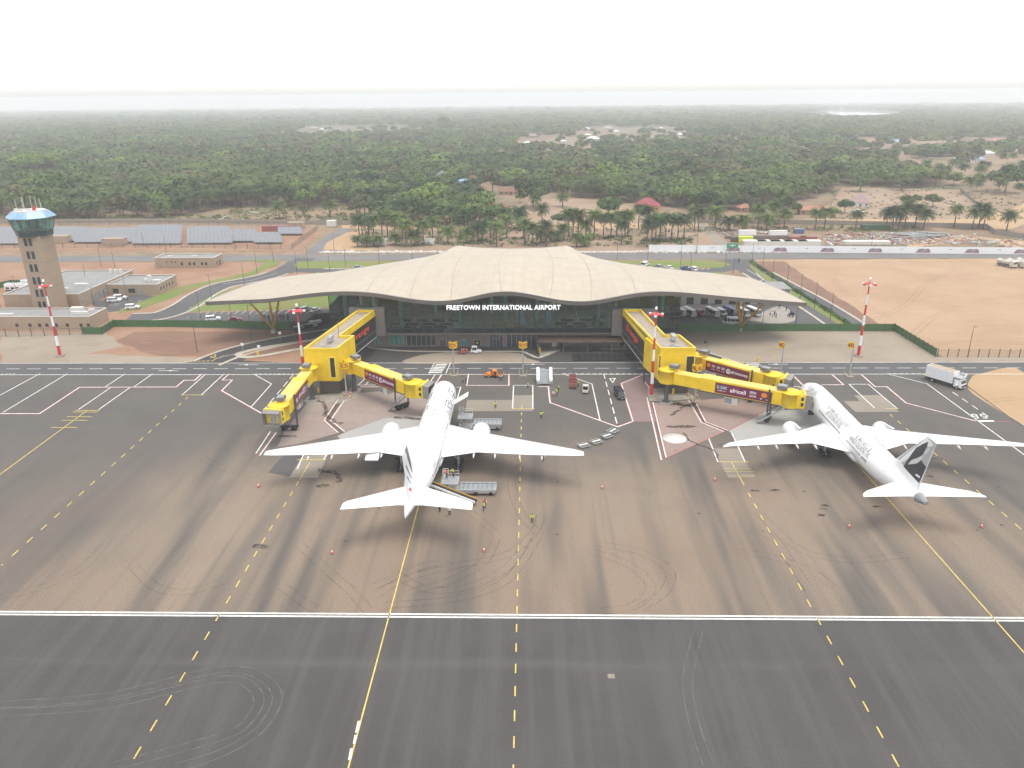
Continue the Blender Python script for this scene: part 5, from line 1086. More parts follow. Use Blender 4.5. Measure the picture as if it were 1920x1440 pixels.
# ------------------------------------------------------------------ fences
def link_mat(name, col, a):
    q = NT(name); tr = q.n('ShaderNodeBsdfTransparent'); mx = q.n('ShaderNodeMixShader'); mx.inputs[0].default_value = a; q.b.inputs['Base Color'].default_value = (*col,1)
    q.l(tr.outputs[0], mx.inputs[1]); q.l(q.b.outputs[0], mx.inputs[2]); q.l(mx.outputs[0], q.out.inputs['Surface']); return q.m
M['chain'] = link_mat('chain_link', (.25,.22,.18), .16); M['screen'] = link_mat('green_screen', (.045,.135,.04), .88); M['screenshade'] = link_mat('shaded_screen', (.06,.05,.03), .88)  # the brown screen is the green one with roof shade painted in
def fence(label, px, h=2.4, bay=2.95, mesh='screen', zs=0., group=None, world=False):
    P = [Vector(p) for p in (px if world else GP(px))]; t = thing('fence', label, 'fence', (P[0].x,P[0].y,0), 0, group)
    for a, b in zip(P, P[1:]):
        L = (b-a).length; n = max(1, round(L/bay)); d = (b-a)/n; rz = math.atan2(d.y,d.x)
        pm_ = MB().box(.05,d.length-.05,-.02,.02,.08,h).mesh('mesh_panel', M[mesh]); po = MB().box(-.08,.08,-.09,.09,0,h+.25).mesh('post', M['darksteel'])
        for i in range(n):
            p = a+d*i-P[0]; link('mesh_panel', pm_, t, (p.x,p.y,0), (0,0,rz)); link('post', po, t, (p.x,p.y,0), (0,0,rz))
    p = P[-1]-P[0]; link('post', po, t, (p.x,p.y,0)); return t
fence('green screened fence from the tower compound to the west end of the terminal', [(157,627),(192,627),(214,613),(400,614),(545,617)])
fence('stretch of screened fence with its shade coloured dark brown under the west roof tip', [(547,617.5),(572,618),(592,602),(655,600)], 2.6, 3.0, 'screenshade')
fence('green screened fence running from the terminal to the bend beside the sandy field', [(1274,621),(1400,621.5),(1540,621),(1675,621)])
fence('green screened fence slanting from the bend towards the service road', [(1676.5,621.5),(1754,669)], 2.4, 2.6)
fence('thin wire fence in front of the long tan building', [(-60,632),(60,631),(155,627.5)], 2.3, 4.2, 'chain')
fence('thin wire fence along the road at the right edge', [(1757,669.5),(1930,670)], 2.3, 3.0, 'chain')
fence('rusty wire fence behind the solar field', [(-40,424),(300,421),(560,424)], 2.6, 6, 'chain'); fence('rusty wire fence in front of the solar field', [(-40,466),(300,464),(548,468)], 2.4, 6, 'chain'); fence('grey wire fence slanting beside the gravel track', [(549,466),(595,432)], 2.6, 3.4, 'chain')
fence('green fence corner behind the white chiller units', [(-20,545),(22,536),(90,536)], 2.4, 3, 'screen')
M['wallc'] = mat('weathered_wall', (.27,.24,.20), .85, .15, .3)
def wall(label, px, h, m='wallc', bay=3.2):
    P = [Vector(p) for p in GP(px)]; t = thing('boundary_wall', label, 'wall', (P[0].x,P[0].y,0))
    for a, b in zip(P, P[1:]):
        L = (b-a).length; n = max(1, min(70, round(L/bay))); d = (b-a)/n; rz = math.atan2(d.y,d.x); pm_ = MB().box(.04,d.length-.04,-.1,.1,0,h).mesh('wall_panel', M[m]); po = MB().box(-.14,.14,-.16,.16,0,h+.15).mesh('pier', M[m])
        for i in range(n): p = a+d*i-P[0]; link('wall_panel', pm_, t, (p.x,p.y,0), (0,0,rz)); link('pier', po, t, (p.x,p.y,0), (0,0,rz))
    return t
wall('long grey boundary wall below the palm forest at the left', [(-40,419),(300,417),(690,422)], 2.3)
wall('grey boundary wall along the sandy track at the right', [(1310,418),(1560,421),(1720,425),(1850,428)], 2.4); wall('grey boundary wall stepping down at the far right', [(1850,429),(1866,440),(1930,448)], 2.4)
wall('pale wall along the west side of the scrub field', [(1557,386),(1577,352)], 2.2, 'wallc', 5); wall('pale wall along the east side of the scrub field', [(1800,357),(1845,398)], 2.2, 'wallc', 6)
# white hoarding with dull printed pictures
(ax, ay), (bx, by) = G(1216,472), G(1960,478); t = thing('hoarding', 'long white hoarding with repeated car-like prints along the road', 'hoarding', (ax,ay,0)); n = 50; d = Vector((bx-ax,by-ay))/n; rz = math.atan2(d.y,d.x)
pm_ = MB().box(.02,d.length-.02,-.06,.06,.2,3.3).mesh('hoarding_panel', M['white']); pp = mat('grey_print', (.26,.21,.24), .6, .5, .6); pr = mat('rose_print', (.42,.16,.17), .6, .3, .6)
for i in range(n):
    o = link('hoarding_panel', pm_, t, (d.x*i,d.y*i,0), (0,0,rz))
    if i % 6 in (4,5) and i > 7:
        L = d.length; e = i % 6 == 5; mb = MB(); mb.add([(.03 if e else .4,-.075,.9),(L-.4 if e else L-.03,-.075,.9),(L-.7 if e else L-.03,-.075,1.9),(L*.55 if e else L*.95,-.075,2.5),(.03 if e else 1.2,-.075,2.3)],[(0,1,2,3,4)]); mb.obj('printed_picture', pp, o)
        MB().box(.03 if e else .4,L-.4 if e else L-.03,-.085,-.07,.55,.88).obj('printed_band', pr, o)
    elif i % 6 == 2 and i > 6: MB().box(.4,L if False else 2.0,-.08,-.062,2.0,2.25).obj('printed_line', pp, o)
(x, y) = G(1370,473); t = thing('road_sign', 'green direction sign over the road junction', 'road sign', (x,y-2,0)); MB().box(-2.6,2.6,-.06,.06,2.6,4.6).obj('sign_face', mat('sign_green', (.01,.28,.14), .4, .05), t)
for x_ in (-1.6,1.6): MB().tube([(x_,.1,0),(x_,.1,4.5)], .09, 6).obj('post', M['galv'], t)
MB().box(-.25,.25,-.09,-.061,2.9,4.2).obj('sign_arrow', M['white'], t); MB().box(-1.6,1.6,-.09,-.061,3.5,3.75).obj('sign_bar', M['white'], t)
# ------------------------------------------------------------------ floodlight masts, stand signs, street lamps
def mast(label, xy, h=21.0):
    t = thing('floodlight_mast', label, 'light mast', xy, 0, 'red and white floodlight masts'); MB().box(-.9,.9,-.9,.9,0,.35).obj('footing', M['concrete'], t)
    for i in range(7):
        z0, z1 = .35+(h-.35)*i/7, .35+(h-.35)*(i+1)/7; r0, r1 = .46-.3*i/7, .46-.3*(i+1)/7; MB().tube([(0,0,z0+.001),(0,0,z1)], [r0,r1], 12, 0, True).obj('mast_band', M['red'] if i % 2 == 0 else M['white'], t)
    MB().lathe([(1.3,h),(1.3,h+.12),(.05,h+.14)],(0,0,0),10).obj('head_ring', M['red'], t)
    for i in range(6):
        a = 6.283*i/6+.3; MB().box(1.65*math.cos(a)-.3,1.65*math.cos(a)+.3,1.65*math.sin(a)-.22,1.65*math.sin(a)+.22,h-.3,h+.15).obj('floodlight', M['red'] if i % 2 else M['white'], t)
    MB().tube([(0,0,h+.1),(0,0,h+1.3)], .07, 6).obj('finial', M['darksteel'], t); MB().lathe([(.28,h+1.2),(.28,h+1.8),(.02,h+1.85)],(0,0,0),8).obj('obstacle_lamp', M['white'], t)
mast('red and white floodlight mast in front of the long tan building', G(113,668)); mast('red and white floodlight mast beside the left yellow bridge tower', G(557,583,21)[:2]); mast('red and white floodlight mast beside the right yellow bridge tower', G(1221,742)); mast('red and white floodlight mast on the gravel by the sandy field', G(1609,668))
M['signyellow'] = mat('sign_yellow', (.8,.50,.01), .4, .05)
def stand_sign(s, px, py, lab, h=8.6, dirs=(-.75,.75)):
    x, y = G(px, py); t = thing('stand_sign', lab, 'stand sign', (x,y,0), 0, 'yellow stand number signs'); MB().tube([(0,0,.2),(0,0,h-1.1)], [.26,.13], 10).obj('pole', M['galv'], t); MB().box(-.8,.8,-.8,.8,0,.2).obj('footing', M['concrete'], t)
    for ax_, ay_ in ((-.95,-.95),(.95,-.95),(-.95,.95),(.95,.95)): MB().tube([(ax_,ay_,0),(ax_,ay_,1.2)], .09, 8).obj('bollard', M['line_yellow'], t)
    for a in dirs:
        u = Vector((math.cos(a),math.sin(a),0)); n = u.cross(Vector((0,0,1))); o = beam(Vector((0,-.25,h-1.0))+n*.0-u*(.0 if a > 0 else 1.5), Vector((0,-.25,h-1.0))+u*(1.5 if a > 0 else 0), .14, 1.75).obj('sign_panel', M['signyellow'], t)
        c = Vector((0,-.25,h-.12))+u*(.75 if a > 0 else -.75)+n*.08; text('sign_text', s, mat('sign_red', (.3,.06,.01), .5) if 'sign_red' not in bpy.data.materials else bpy.data.materials['sign_red'], c, u, o, height=1.15, bold=.03)
stand_sign('3C', 851, 704, 'yellow stand sign 3C on its grey pole beside the road'); stand_sign('3R', 980.5, 704, 'yellow stand sign 3R on its grey pole beside the road'); stand_sign('3L', 650.5, 746, 'yellow stand sign 3L beside the left yellow tower'); stand_sign('4L', 1303, 752, 'yellow stand sign 4L behind the long boarding bridge'); stand_sign('4C', 1463, 706, 'yellow stand sign 4C on its grey pole beside the road', 8.8, (-.9,)) ; stand_sign('4R', 1592, 706, 'yellow stand sign 4R on its grey pole beside the road', 8.8, (-.4,))
def lamp_proto(h, arm):
    t = thing('street_lamp', 'x', 'street lamp', (0,0,0)); MB().tube([(0,0,0),(0,0,h)], [.11,.06], 8).obj('pole', M['darksteel'], t); MB().box(-arm*.1,arm,-.07,.07,h,h+.1).obj('arm', M['darksteel'], t); MB().box(arm-.45,arm+.2,-.16,.16,h+.01,h+.12).obj('lamp_head', M['galv'], t); return t
LAMPS = [((135,565),9),((62,572),9),((245,586),9),((265,602),9),((70,560),7),((0,600),9),((118,562),9)]
lamps = [(7,600,9),(34,562,9),(60,545,9),(118,534,9),(164,540,9),(190,500,8),(239,565,9),(178,580,8),(200,575,6),(216,507,8),(440,470,8),(482,512,9),(513,491,9),(458,534,9),(397,561,9),(376,597,9),(436,613,10),(370,660,10.5),(472,637,11),(557,514,9),(578,503,9),(648,500,9),(618,507,6),(711,495,9),(773,486,8),(627,475,10),(1157,487,8),(1214,497,9),(1276,498,9),(1360,500,9),(1295,502,6),(1375,512,6),(1306,473,9),(1447,530,9),(1474,545,9),(1500,560,9),(1527,578,9),(1556,600,9),(1331,622,9),(1428,622,9),(1492,608,9),(1814,670,9),(1430,505,9),(1410,490,8),(1538,471,9),(1732,472,9),(1632,472,9),(1829,473,9),(1258,465,10),(1213,465,11),(312,475,8),(270,462,7)]
lp_ = None
for i, (px, py, h) in enumerate(lamps):
    x, y = G(px, py)
    near = 'by the left car park' if px < 640 and py > 560 else 'by the left access road' if px < 560 else 'along the public road' if py < 476 else 'on the turf behind the roof' if px < 1400 else 'beside the sandy field'
    lab = 'dark street lamp %s, %s lamp from the left' % (near, ORD[sorted(lamps).index((px,py,h))])
    if lp_ is None: lp_ = lamp_proto(9, 1.2); lp_.location = (x,y,0); lp_['label'] = lab; lp_['group'] = 'street lamps'; index(lp_)
    else: dup(lp_, (x,y,0), random.choice((0,math.pi/2,math.pi)), lab, 'street lamps', (1,1,h/9))
# ------------------------------------------------------------------ road vehicles (local axes: front towards +y)
WHEEL = {}
def wheels(t, xs, ys, r, w=.24):
    key = (round(r,2), w)
    if key not in WHEEL:
        mb = MB().tube([(-w/2,0,0),(w/2,0,0)], r, 16); WHEEL[key] = mb.mesh('wheel', M['black']); mb = MB().tube([(-w/2-.012,0,0),(w/2+.012,0,0)], r*.55, 10); WHEEL[key+(1,)] = mb.mesh('rim', M['galv'])
    for y in ys:
        for x in (-xs, xs): o = link('wheel', WHEEL[key], t, (x,y,r)); link('rim', WHEEL[key+(1,)], o)
def shell(prof, w, taper, m, name, t, z_t=None):            # side profile (y,z) extruded across, narrowing with height above the waist
    zs = [p[1] for p in prof]; zw = z_t if z_t is not None else max(zs); n = len(prof)
    hw = lambda z: w/2-max(0,(z-zw))*taper
    vs = [(hw(z),y,z) for y, z in prof]+[(-hw(z),y,z) for y, z in prof]
    mb = MB(); mb.add(vs, [tuple(range(n)), tuple(range(2*n-1,n-1,-1))]+[(i,n+i,n+(i+1)%n,(i+1)%n) for i in range(n)])
    me = mb.mesh(name, m); o = link(name, me, t); b = o.modifiers.new('bevel','BEVEL'); b.width = .05; b.segments = 2; b.limit_method = 'ANGLE'; b.angle_limit = R(35); return o
def vehicle(kind, label, cat, loc, rz, paint, group=None, name=None):
    t = thing(name or {'suv':'parked_suv','sedan':'parked_car','pickup':'pickup_truck','van':'van','bus':'minibus','ambulance':'ambulance'}[kind], label, cat, loc, rz, group)
    if kind == 'suv': L, W, H = 4.8, 1.9, 1.85; prof = [(-2.4,.35),(2.35,.35),(2.4,.75),(2.25,1.0),(1.15,1.08),(.55,1.06),(-2.35,1.1),(-2.42,.8)]; cab = [(1.05,1.04),(.45,1.72),(-2.1,1.72),(-2.32,1.06)]; wy, r = (1.45,-1.4), .37
    elif kind == 'sedan': L, W, H = 4.5, 1.78, 1.45; prof = [(-2.2,.3),(2.2,.3),(2.25,.6),(2.0,.82),(.9,.92),(-1.6,.95),(-2.2,.88)]; cab = [(.95,.9),(.3,1.42),(-1.0,1.42),(-1.75,.92)]; wy, r = (1.35,-1.3), .31
    elif kind == 'pickup': L, W, H = 5.2, 1.85, 1.8; prof = [(-2.6,.45),(2.5,.45),(2.58,.8),(2.4,1.05),(1.1,1.14),(-.6,1.12),(-2.6,1.12)]; cab = [(1.05,1.1),(.5,1.76),(-.55,1.76),(-.75,1.1)]; wy, r = (1.6,-1.55), .38
    elif kind == 'van': L, W, H = 4.9, 1.85, 2.1; prof = [(-2.4,.35),(2.45,.35),(2.5,.8),(2.3,1.1),(-2.4,1.15)]; cab = [(2.2,1.08),(1.45,2.0),(-2.3,2.02),(-2.42,1.12)]; wy, r = (1.6,-1.45), .34
    elif kind == 'ambulance': L, W, H = 5.3, 2.0, 2.5; prof = [(-2.6,.35),(2.6,.35),(2.65,.8),(2.4,1.15),(-2.6,1.2)]; cab = [(2.3,1.12),(1.3,2.3),(-2.5,2.45),(-2.6,1.16)]; wy, r = (1.7,-1.6), .36
    else: L, W, H = 6.6, 2.1, 2.7; prof = [(-3.3,.4),(3.2,.4),(3.3,.8),(3.25,1.25),(-3.3,1.3)]; cab = [(3.22,1.22),(2.9,2.5),(-3.2,2.55),(-3.3,1.26)]; wy, r = (2.1,-1.9), .4
    body = shell(prof, W, 0, M[paint], 'body', t)
    gh = shell(cab, W-.1, .16, M['carglass'], 'window', t, cab[0][1])
    zt = max(z for _, z in cab); yf = [y for y, z in cab if z > zt-.2]; hw = (W-.1)/2-(zt-cab[0][1])*.16
    MB().box(-hw-.03, hw+.03, min(yf)-.1, max(yf)+.05, zt-.06, zt+.05).obj('roof_panel', M['white' if paint == 'cream' else paint], t)
    for k in ((.02,.98) if kind == 'sedan' else (.02,.34,.67,.98)):
        y = min(yf)+(max(yf)-min(yf))*k
        for s in (-1,1): MB().hexa([(s*(W/2-.05)-.02,y-.05,cab[0][1]),(s*(W/2-.05)+.02,y-.05,cab[0][1]),(s*(W/2-.05)+.02,y+.05,cab[0][1]),(s*(W/2-.05)-.02,y+.05,cab[0][1])],[(s*hw-.02+s*.012,y-.05,zt-.05),(s*hw+.02+s*.012,y-.05,zt-.05),(s*hw+.02+s*.012,y+.05,zt-.05),(s*hw-.02+s*.012,y+.05,zt-.05)]).obj('pillar', M[paint], t)
    if kind in ('bus','ambulance','van'):
        for s in (-1,1): MB().box(s*(W/2-.06)-.02,s*(W/2-.06)+.02,min(yf),max(yf)-.6,zt-.4,zt-.02).obj('side_panel', M[paint], t)
    wheels(t, W/2-.1, wy, r)
    yfr = max(y for y, z in prof)
    for s in (-1,1): MB().box(s*W*.36-.17,s*W*.36+.17,yfr-.12,yfr+.02,.72,.9).obj('headlight', M['galv'], t); MB().box(s*W*.40-.12,s*W*.40+.12,min(y for y, z in prof)-.02,min(y for y, z in prof)+.08,.75,.98).obj('tail_light', M['red'], t)
    MB().box(-W*.44,W*.44,yfr-.06,yfr+.06,.38,.55).obj('bumper', M['darksteel'], t); MB().box(-.28,.28,yfr+.061,yfr+.075,.42,.54).obj('number_plate', M['offwhite'], t)
    if kind == 'pickup': MB().box(-.8,.8,-2.5,-.85,1.121,1.14).obj('cargo_bed', M['darksteel'], t); MB().box(-.5,.5,-.2,.1,1.81,1.98).obj('beacon', M['orange'], t)
    return t
M['cream'] = mat('cream_paint', (.55,.52,.44), .4, .05); M['silver'] = mat('silver_paint', (.36,.38,.40), .3, .05, metal=.5); M['blackpaint'] = mat('black_paint', (.02,.022,.025), .2, .1); M['bluepaint'] = mat('blue_paint', (.06,.12,.25), .3, .1); M['darkred'] = mat('dark_red_paint', (.22,.015,.03), .35, .1)
vehicle('pickup', 'orange pickup with a roof beacon and people standing beside it', 'pickup', G(927,706), R(92), 'orange')
vehicle('van', 'large black van parked beside the pink hatched zone', 'van', G(1161,744), R(190), 'blackpaint')
for px, py, rz, k, p, lab in ((215,566,-80,'suv','white','white off-road car nearest the garage doors of the tan hall'),(226,561,-75,'suv','white','white off-road car parked behind another by the tan hall'),(249,579,-75,'suv','white','white off-road car beside the green turf edge, below two others'),(400,601,-70,'suv','white','white off-road car in the row beside the green fence'),(441,602,-78,'sedan','darkred','dark red car parked beside the green screened fence'),(556,584,-20,'sedan','darkred','dark red car in the far row under the west roof tip'),(573,583,-20,'suv','silver','silver off-road car between a red and a white car'),(592,584,-25,'sedan','white','white car at the east end of the far row'),(671,503.5,-60,'sedan','silver','blue-grey car at the edge of the roof behind it, left'),(1209,499,-30,'van','white','white van at the roof edge beside the turf'),(1234,503,20,'suv','silver','grey off-road car right of the white van behind the roof'),(1254,504,25,'sedan','white','small white car behind the roof beside the turf'),(1285,506,30,'pickup','bluepaint','dark blue pickup behind the roof edge'),(1299,507,20,'suv','white','white off-road car right of the dark blue pickup'),(1466,544,-140,'suv','blackpaint','black off-road car on the road at the east roof tip')):
    vehicle(k, lab, 'car', G(px,py), R(rz), p, 'cars parked around the terminal')
GV = 'minibuses parked under the east roof tip'
for px, py, k, p, lab in ((1274,591,'bus','cream','white minibus half hidden by the glass corner'),(1292,592,'bus','cream','white minibus first right of the glass corner'),(1313,591,'suv','darkred','dark red off-road car between two white minibuses'),(1335,592,'bus','cream','white minibus right of the dark red car'),(1352,590,'van','white','white van left of the dark blue minibus'),(1369,590,'bus','bluepaint','dark blue minibus in the row of white ones'),(1391,592,'bus','cream','white minibus behind the amber roof struts'),(1412,591,'bus','cream','white minibus at the right end of the row')):
    vehicle(k, lab, 'minibus' if k == 'bus' else 'car', G(px,py), R(200), p, GV)
vehicle('ambulance', 'white ambulance van parked just behind the green fence', 'ambulance', G(1370,608), R(80), 'white')
# tank trucks at the right edge
for i, (px, py, lab) in enumerate(((1887,500,'cream tank truck at the left of three on the sandy field'),(1906,500,'cream tank truck between two others on the sandy field'),(1924,499,'cream tank truck cut by the right edge'))):
    t = thing('tank_truck', lab, 'tank truck', G(px,py), R(200), 'tank trucks on the sandy field'); MB().loft([[(1.15*math.cos(6.283*j/18), y, 2.1+.95*math.sin(6.283*j/18)) for j in range(18)] for y in (-4.2,-4.0,1.6,1.8)], 0, True, True).obj('tank', M['cream'], t)
    MB().box(-1.2,1.2,2.1,4.0,.7,2.9).obj('cab', M['cream'], t); MB().box(-1.05,1.05,4.0,4.03,1.7,2.6).obj('windscreen', M['carglass'], t); MB().box(-.9,.9,-4.3,3.8,.6,.95).obj('chassis', M['dark'], t); MB().box(-.5,.5,-2.2,-.6,3.0,3.25).obj('hatch', M['steel'], t); wheels(t, 1.0, (3.0,-1.6,-3.0), .5, .35)
# catering truck with its raised white box
t = thing('catering_truck', 'white high-lift catering truck with a wide box beside the sand island', 'truck', G(1770,720), R(213)); 
MB().box(-1.25,1.25,-4.6,2.6,1.15,4.1).obj('box_body', M['white'], t); MB().box(-1.1,1.1,-4.4,2.4,4.101,4.14).obj('roof_sheet', mat('dusty_roof', (.40,.30,.21), .8, .15), t)
MB().hexa([(-1.2,2.9,.6),(1.2,2.9,.6),(1.2,5.0,.6),(-1.2,5.0,.6)],[(-1.15,2.9,2.5),(1.15,2.9,2.5),(1.15,4.5,2.5),(-1.15,4.5,2.5)]).obj('cab', M['white'], t)
MB().hexa([(-1.02,4.79,1.6),(1.02,4.79,1.6),(1.02,4.82,1.6),(-1.02,4.82,1.6)],[(-1.0,4.54,2.35),(1.0,4.54,2.35),(1.0,4.57,2.35),(-1.0,4.57,2.35)]).obj('windscreen', M['carglass'], t); MB().box(-1,1,5.0,5.05,.7,1.3).obj('grille', M['dark'], t); MB().box(-.4,.4,5.06,5.08,.62,.78).obj('number_plate', M['offwhite'], t)
MB().box(-1.2,1.2,2.62,4.6,2.9,3.0).obj('front_platform', M['galv'], t); mb = MB()
for x in (-1.15,1.15): mb.tube([(x,2.7,3.9),(x,4.5,3.9),(x,4.5,3.0)], .04, 5)
mb.tube([(-1.15,4.5,3.9),(1.15,4.5,3.9)], .04, 5); mb.obj('guard_rail', M['white'], t); MB().box(-1.0,1.0,-4.5,4.6,.55,1.1).obj('chassis', M['dark'], t); wheels(t, 1.05, (3.8,-2.6), .5, .32)
MB().box(-1.32,-1.26,-1.2,-.2,2.2,3.2).obj('badge', M['maroon'], t); MB().box(1.4,2.6,4.1,4.16,1.2,2.4).obj('open_door', M['white'], t); MB().box(-1.2,1.2,-5.3,-4.62,1.2,1.3).obj('tail_lift', M['hivis'], t)
# passenger stairs
t = thing('passenger_stairs', 'wide white mobile passenger stairs with grey treads beside the road', 'mobile stairs', G(1021,722), R(0)); k = 12
for i in range(k): MB().box(-1.25,1.25,.0+i*.34,.36+i*.34,.3+i*.17,.5+i*.17).obj('step', M['galv'], t)
for s in (-1,1): MB().add([(s*1.3,0,.25),(s*1.3,4.4,.25),(s*1.3,4.4,3.4),(s*1.3,3.6,3.4),(s*1.3,0,1.4),(s*2.05,0,.25),(s*2.05,4.4,.25),(s*2.05,4.4,3.4),(s*2.05,3.6,3.4),(s*2.05,0,1.4)],[(0,1,2,3,4),(9,8,7,6,5),(0,5,6,1),(1,6,7,2),(2,7,8,3),(3,8,9,4),(4,9,5,0)]).obj('side_panel', M['white'], t); MB().box(s*1.7-.3,s*1.7+.3,-.06,-.01,.4,.9).obj('lamp_panel', M['steel'], t)
MB().box(-1.3,1.3,4.1,5.2,2.4,2.55).obj('top_platform', M['galv'], t); wheels(t, 1.6, (.6,3.8), .35)
# tractors, baggage trailers, dollies
def trailer(lab, loc, rz, deck, group=None, cones=False):
    t = thing('baggage_trailer', lab, 'trailer', loc, rz, group); MB().box(-.9,.9,-1.4,1.4,.42,.55).obj('deck', M[deck], t)
    for y in (-1.35,1.35): MB().box(-.9,.9,y-.05,y+.05,.56,1.35).obj('end_panel', M[deck], t)
    MB().tube([(0,1.4,.4),(0,2.3,.35)], .05, 6).obj('tow_bar', M['dark'], t); wheels(t, .7, (-.95,.95), .22, .16); return t
M['rustred'] = mat('faded_red_paint', (.27,.09,.075), .6, .15)
trailer('faded red baggage trailer behind another, nearest the road', G(1074,714), R(180), 'rustred'); trailer('faded red baggage trailer with its tow bar towards the apron', G(1074,726), R(178), 'rustred'); trailer('low red trailer carrying cones behind the white tractor', G(868,663), R(-88), 'rustred')
def tractor(lab, loc, rz, m='cream', cab=True):
    t = thing('tow_tractor', lab, 'tow tractor', loc, rz); shell([(-1.5,.35),(1.5,.35),(1.55,.9),(.3,1.05),(-1.5,1.0)], 1.5, 0, M[m], 'body', t)
    MB().hexa([(-.65,-1.2,1.0),(.65,-1.2,1.0),(.65,.4,1.0),(-.65,.4,1.0)],[(-.6,-1.15,1.95),(.6,-1.15,1.95),(.6,.1,1.95),(-.6,.1,1.95)]).obj('window', M['carglass'], t); MB().box(-.7,.7,-1.25,.2,1.96,2.06).obj('roof_panel', M[m], t)
    for s in (-1,1):
        for y in (-1.2,.2): MB().box(s*.64-.05,s*.64+.05,y-.06,y+.06,1.0,1.96).obj('pillar', M[m], t)
    for s in (-.4,.4): MB().box(s-.22,s+.22,-1.56,-1.5,.45,.85).obj('rear_panel', M['offwhite'], t)
    wheels(t, .7, (-.95,.95), .34); return t
tractor('cream tow tractor seen from behind beside the red trailers', G(1098,735), R(-8)); tractor('white tow tractor in front of the terminal wall pulling a trailer', G(893,662), R(-88), 'white')
for i, (px, py, lab) in enumerate(((1094,838,'grey container dolly nearest the wing tip'),(1118,831,'grey container dolly second from the wing tip'),(1138,820.5,'grey container dolly third from the wing tip'),(1149,811,'grey container dolly farthest from the wing tip'))):
    t = thing('container_dolly', lab, 'dolly', G(px,py), R((-62,-60,-55,-40)[i]), 'container dollies in a train'); t.scale = (.85,.72,1); 
    MB().box(-1.2,1.2,-1.6,-1.45,.4,.56).obj('frame_beam', M['galv'], t); MB().box(-1.2,1.2,1.45,1.6,.4,.56).obj('frame_beam', M['galv'], t); MB().box(-1.2,-1.05,-1.44,1.44,.4,.56).obj('frame_beam', M['galv'], t); MB().box(1.05,1.2,-1.44,1.44,.4,.56).obj('frame_beam', M['galv'], t)
    for y in (-1.0,-.5,0,.5,1.0): MB().tube([(-1.04,y,.5),(1.04,y,.5)], .07, 8).obj('roller', M['steel'], t)
    MB().box(-.3,.3,-1.44,1.44,.57,.63).obj('centre_plate', M['offwhite'], t); MB().tube([(0,1.6,.45),(0,2.5,.4)], .06, 6).obj('tow_bar', M['dark'], t); wheels(t, .95, (-1.0,1.0), .22, .16)
for i, (px, py, lab) in enumerate(((560,622,'black baggage cart at the west end of the shaded line'),(578,617,'black baggage cart in the middle of the shaded line'),(594,611,'black baggage cart at the east end of the shaded line'))):
    t = thing('baggage_cart', lab, 'baggage cart', G(px,py), R(-62), 'baggage carts under the west roof tip'); MB().box(-.85,.85,-1.5,1.5,.4,.52).obj('deck', M['dark'], t); MB().box(-.9,.9,-1.6,1.6,1.75,1.85).obj('canopy', M['steel'], t); MB().box(-.84,.84,-1.45,1.45,.53,1.1).obj('side_curtain', M['dark'], t)
    for x in (-.8,.8):
        for y in (-1.45,1.45): MB().tube([(x,y,.5),(x,y,1.76)], .04, 5).obj('post', M['dark'], t)
    wheels(t, .7, (-1,1), .22, .16)
tractor('white tow tractor between the black baggage carts', G(586,613), R(-62), 'white')
# cargo loaders and belt loader at the left airliner
def loader(lab, loc, rz, bedL, zb, zl):
    t = thing('cargo_loader', lab, 'cargo loader', loc, rz)       # +x: main bed runs away from the aircraft
    for s in (-1.5,1.5): MB().box(0,bedL,s-.14,s+.14,zb-.35,zb+.12).obj('bed_rail', M['galv'], t)
    for i in range(int(bedL/.45)): MB().tube([(.3+i*.45,-1.35,zb),(.3+i*.45,1.35,zb)], .1, 6).obj('roller', M['steel'] if i % 2 else M['galv'], t)
    MB().box(0,bedL,-1.3,1.3,zb-.3,zb-.12).obj('bed_plate', M['galv'], t); MB().box(.3,bedL-.3,-1.2,1.2,.35,zb-.36).obj('chassis', M['offwhite'], t)
    MB().box(-3.4,-.1,-1.6,1.6,zl-.3,zl-.02).obj('lift_platform', M['galv'], t)
    for i in range(7): MB().tube([(-3.2+i*.45,-1.35,zl+.03),(-3.2+i*.45,1.35,zl+.03)], .08, 6).obj('roller', M['steel'], t)
    mb = MB()
    for s in (-1.45,1.45):
        for a, b in (((-3.2,.5),(-.3,zl-.32)),((-.3,.5),(-3.2,zl-.32))): MB().tube([(a[0],s,a[1]),(b[0],s,b[1])], .1, 6).obj('scissor_arm', M['galv'], t)
    mb = MB()
    for x in (-3.3,-1.7,-.2): mb.tube([(x,1.6,zl),(x,1.6,zl+1.1)], .05, 5)
    for z in (.55,1.1): mb.tube([(-3.3,1.6,zl+z),(-.2,1.6,zl+z)], .05, 5)
    mb.obj('guard_rail', M['offwhite'], t); MB().box(-3.3,-2.3,1.62,2.5,zl-.2,zl-.1).obj('operator_step', M['galv'], t); mb = MB()
    for x in (-3.3,-2.3): mb.tube([(x,2.45,zl-.1),(x,2.45,zl+1.1)], .05, 5)
    for z in (.4,.75,1.1): mb.tube([(-3.3,2.45,zl+z),(-2.3,2.45,zl+z)], .05, 5)
    mb.obj('operator_rail', M['white'], t); MB().box(-3.3,-.2,-1.4,1.4,.3,.6).obj('base_frame', M['offwhite'], t); wheels(t, .1, (0,), .35) if False else None
    for x in (-2.6,bedL*.45,bedL-1):
        for s in (-1.35,1.35): MB().tube([(x,s-.12,.36),(x,s+.12,.36)], .36, 14).obj('wheel', M['black'], t)
    return t
loader('pale cargo loader at the open door forward of the right wing', (-12.6,159.6,0), 0, 6.4, 1.5, 3.0); loader('pale cargo loader with a long roller bed behind the right wing', (-13.2,129.6,0), 0, 7.0, 1.2, 2.6)
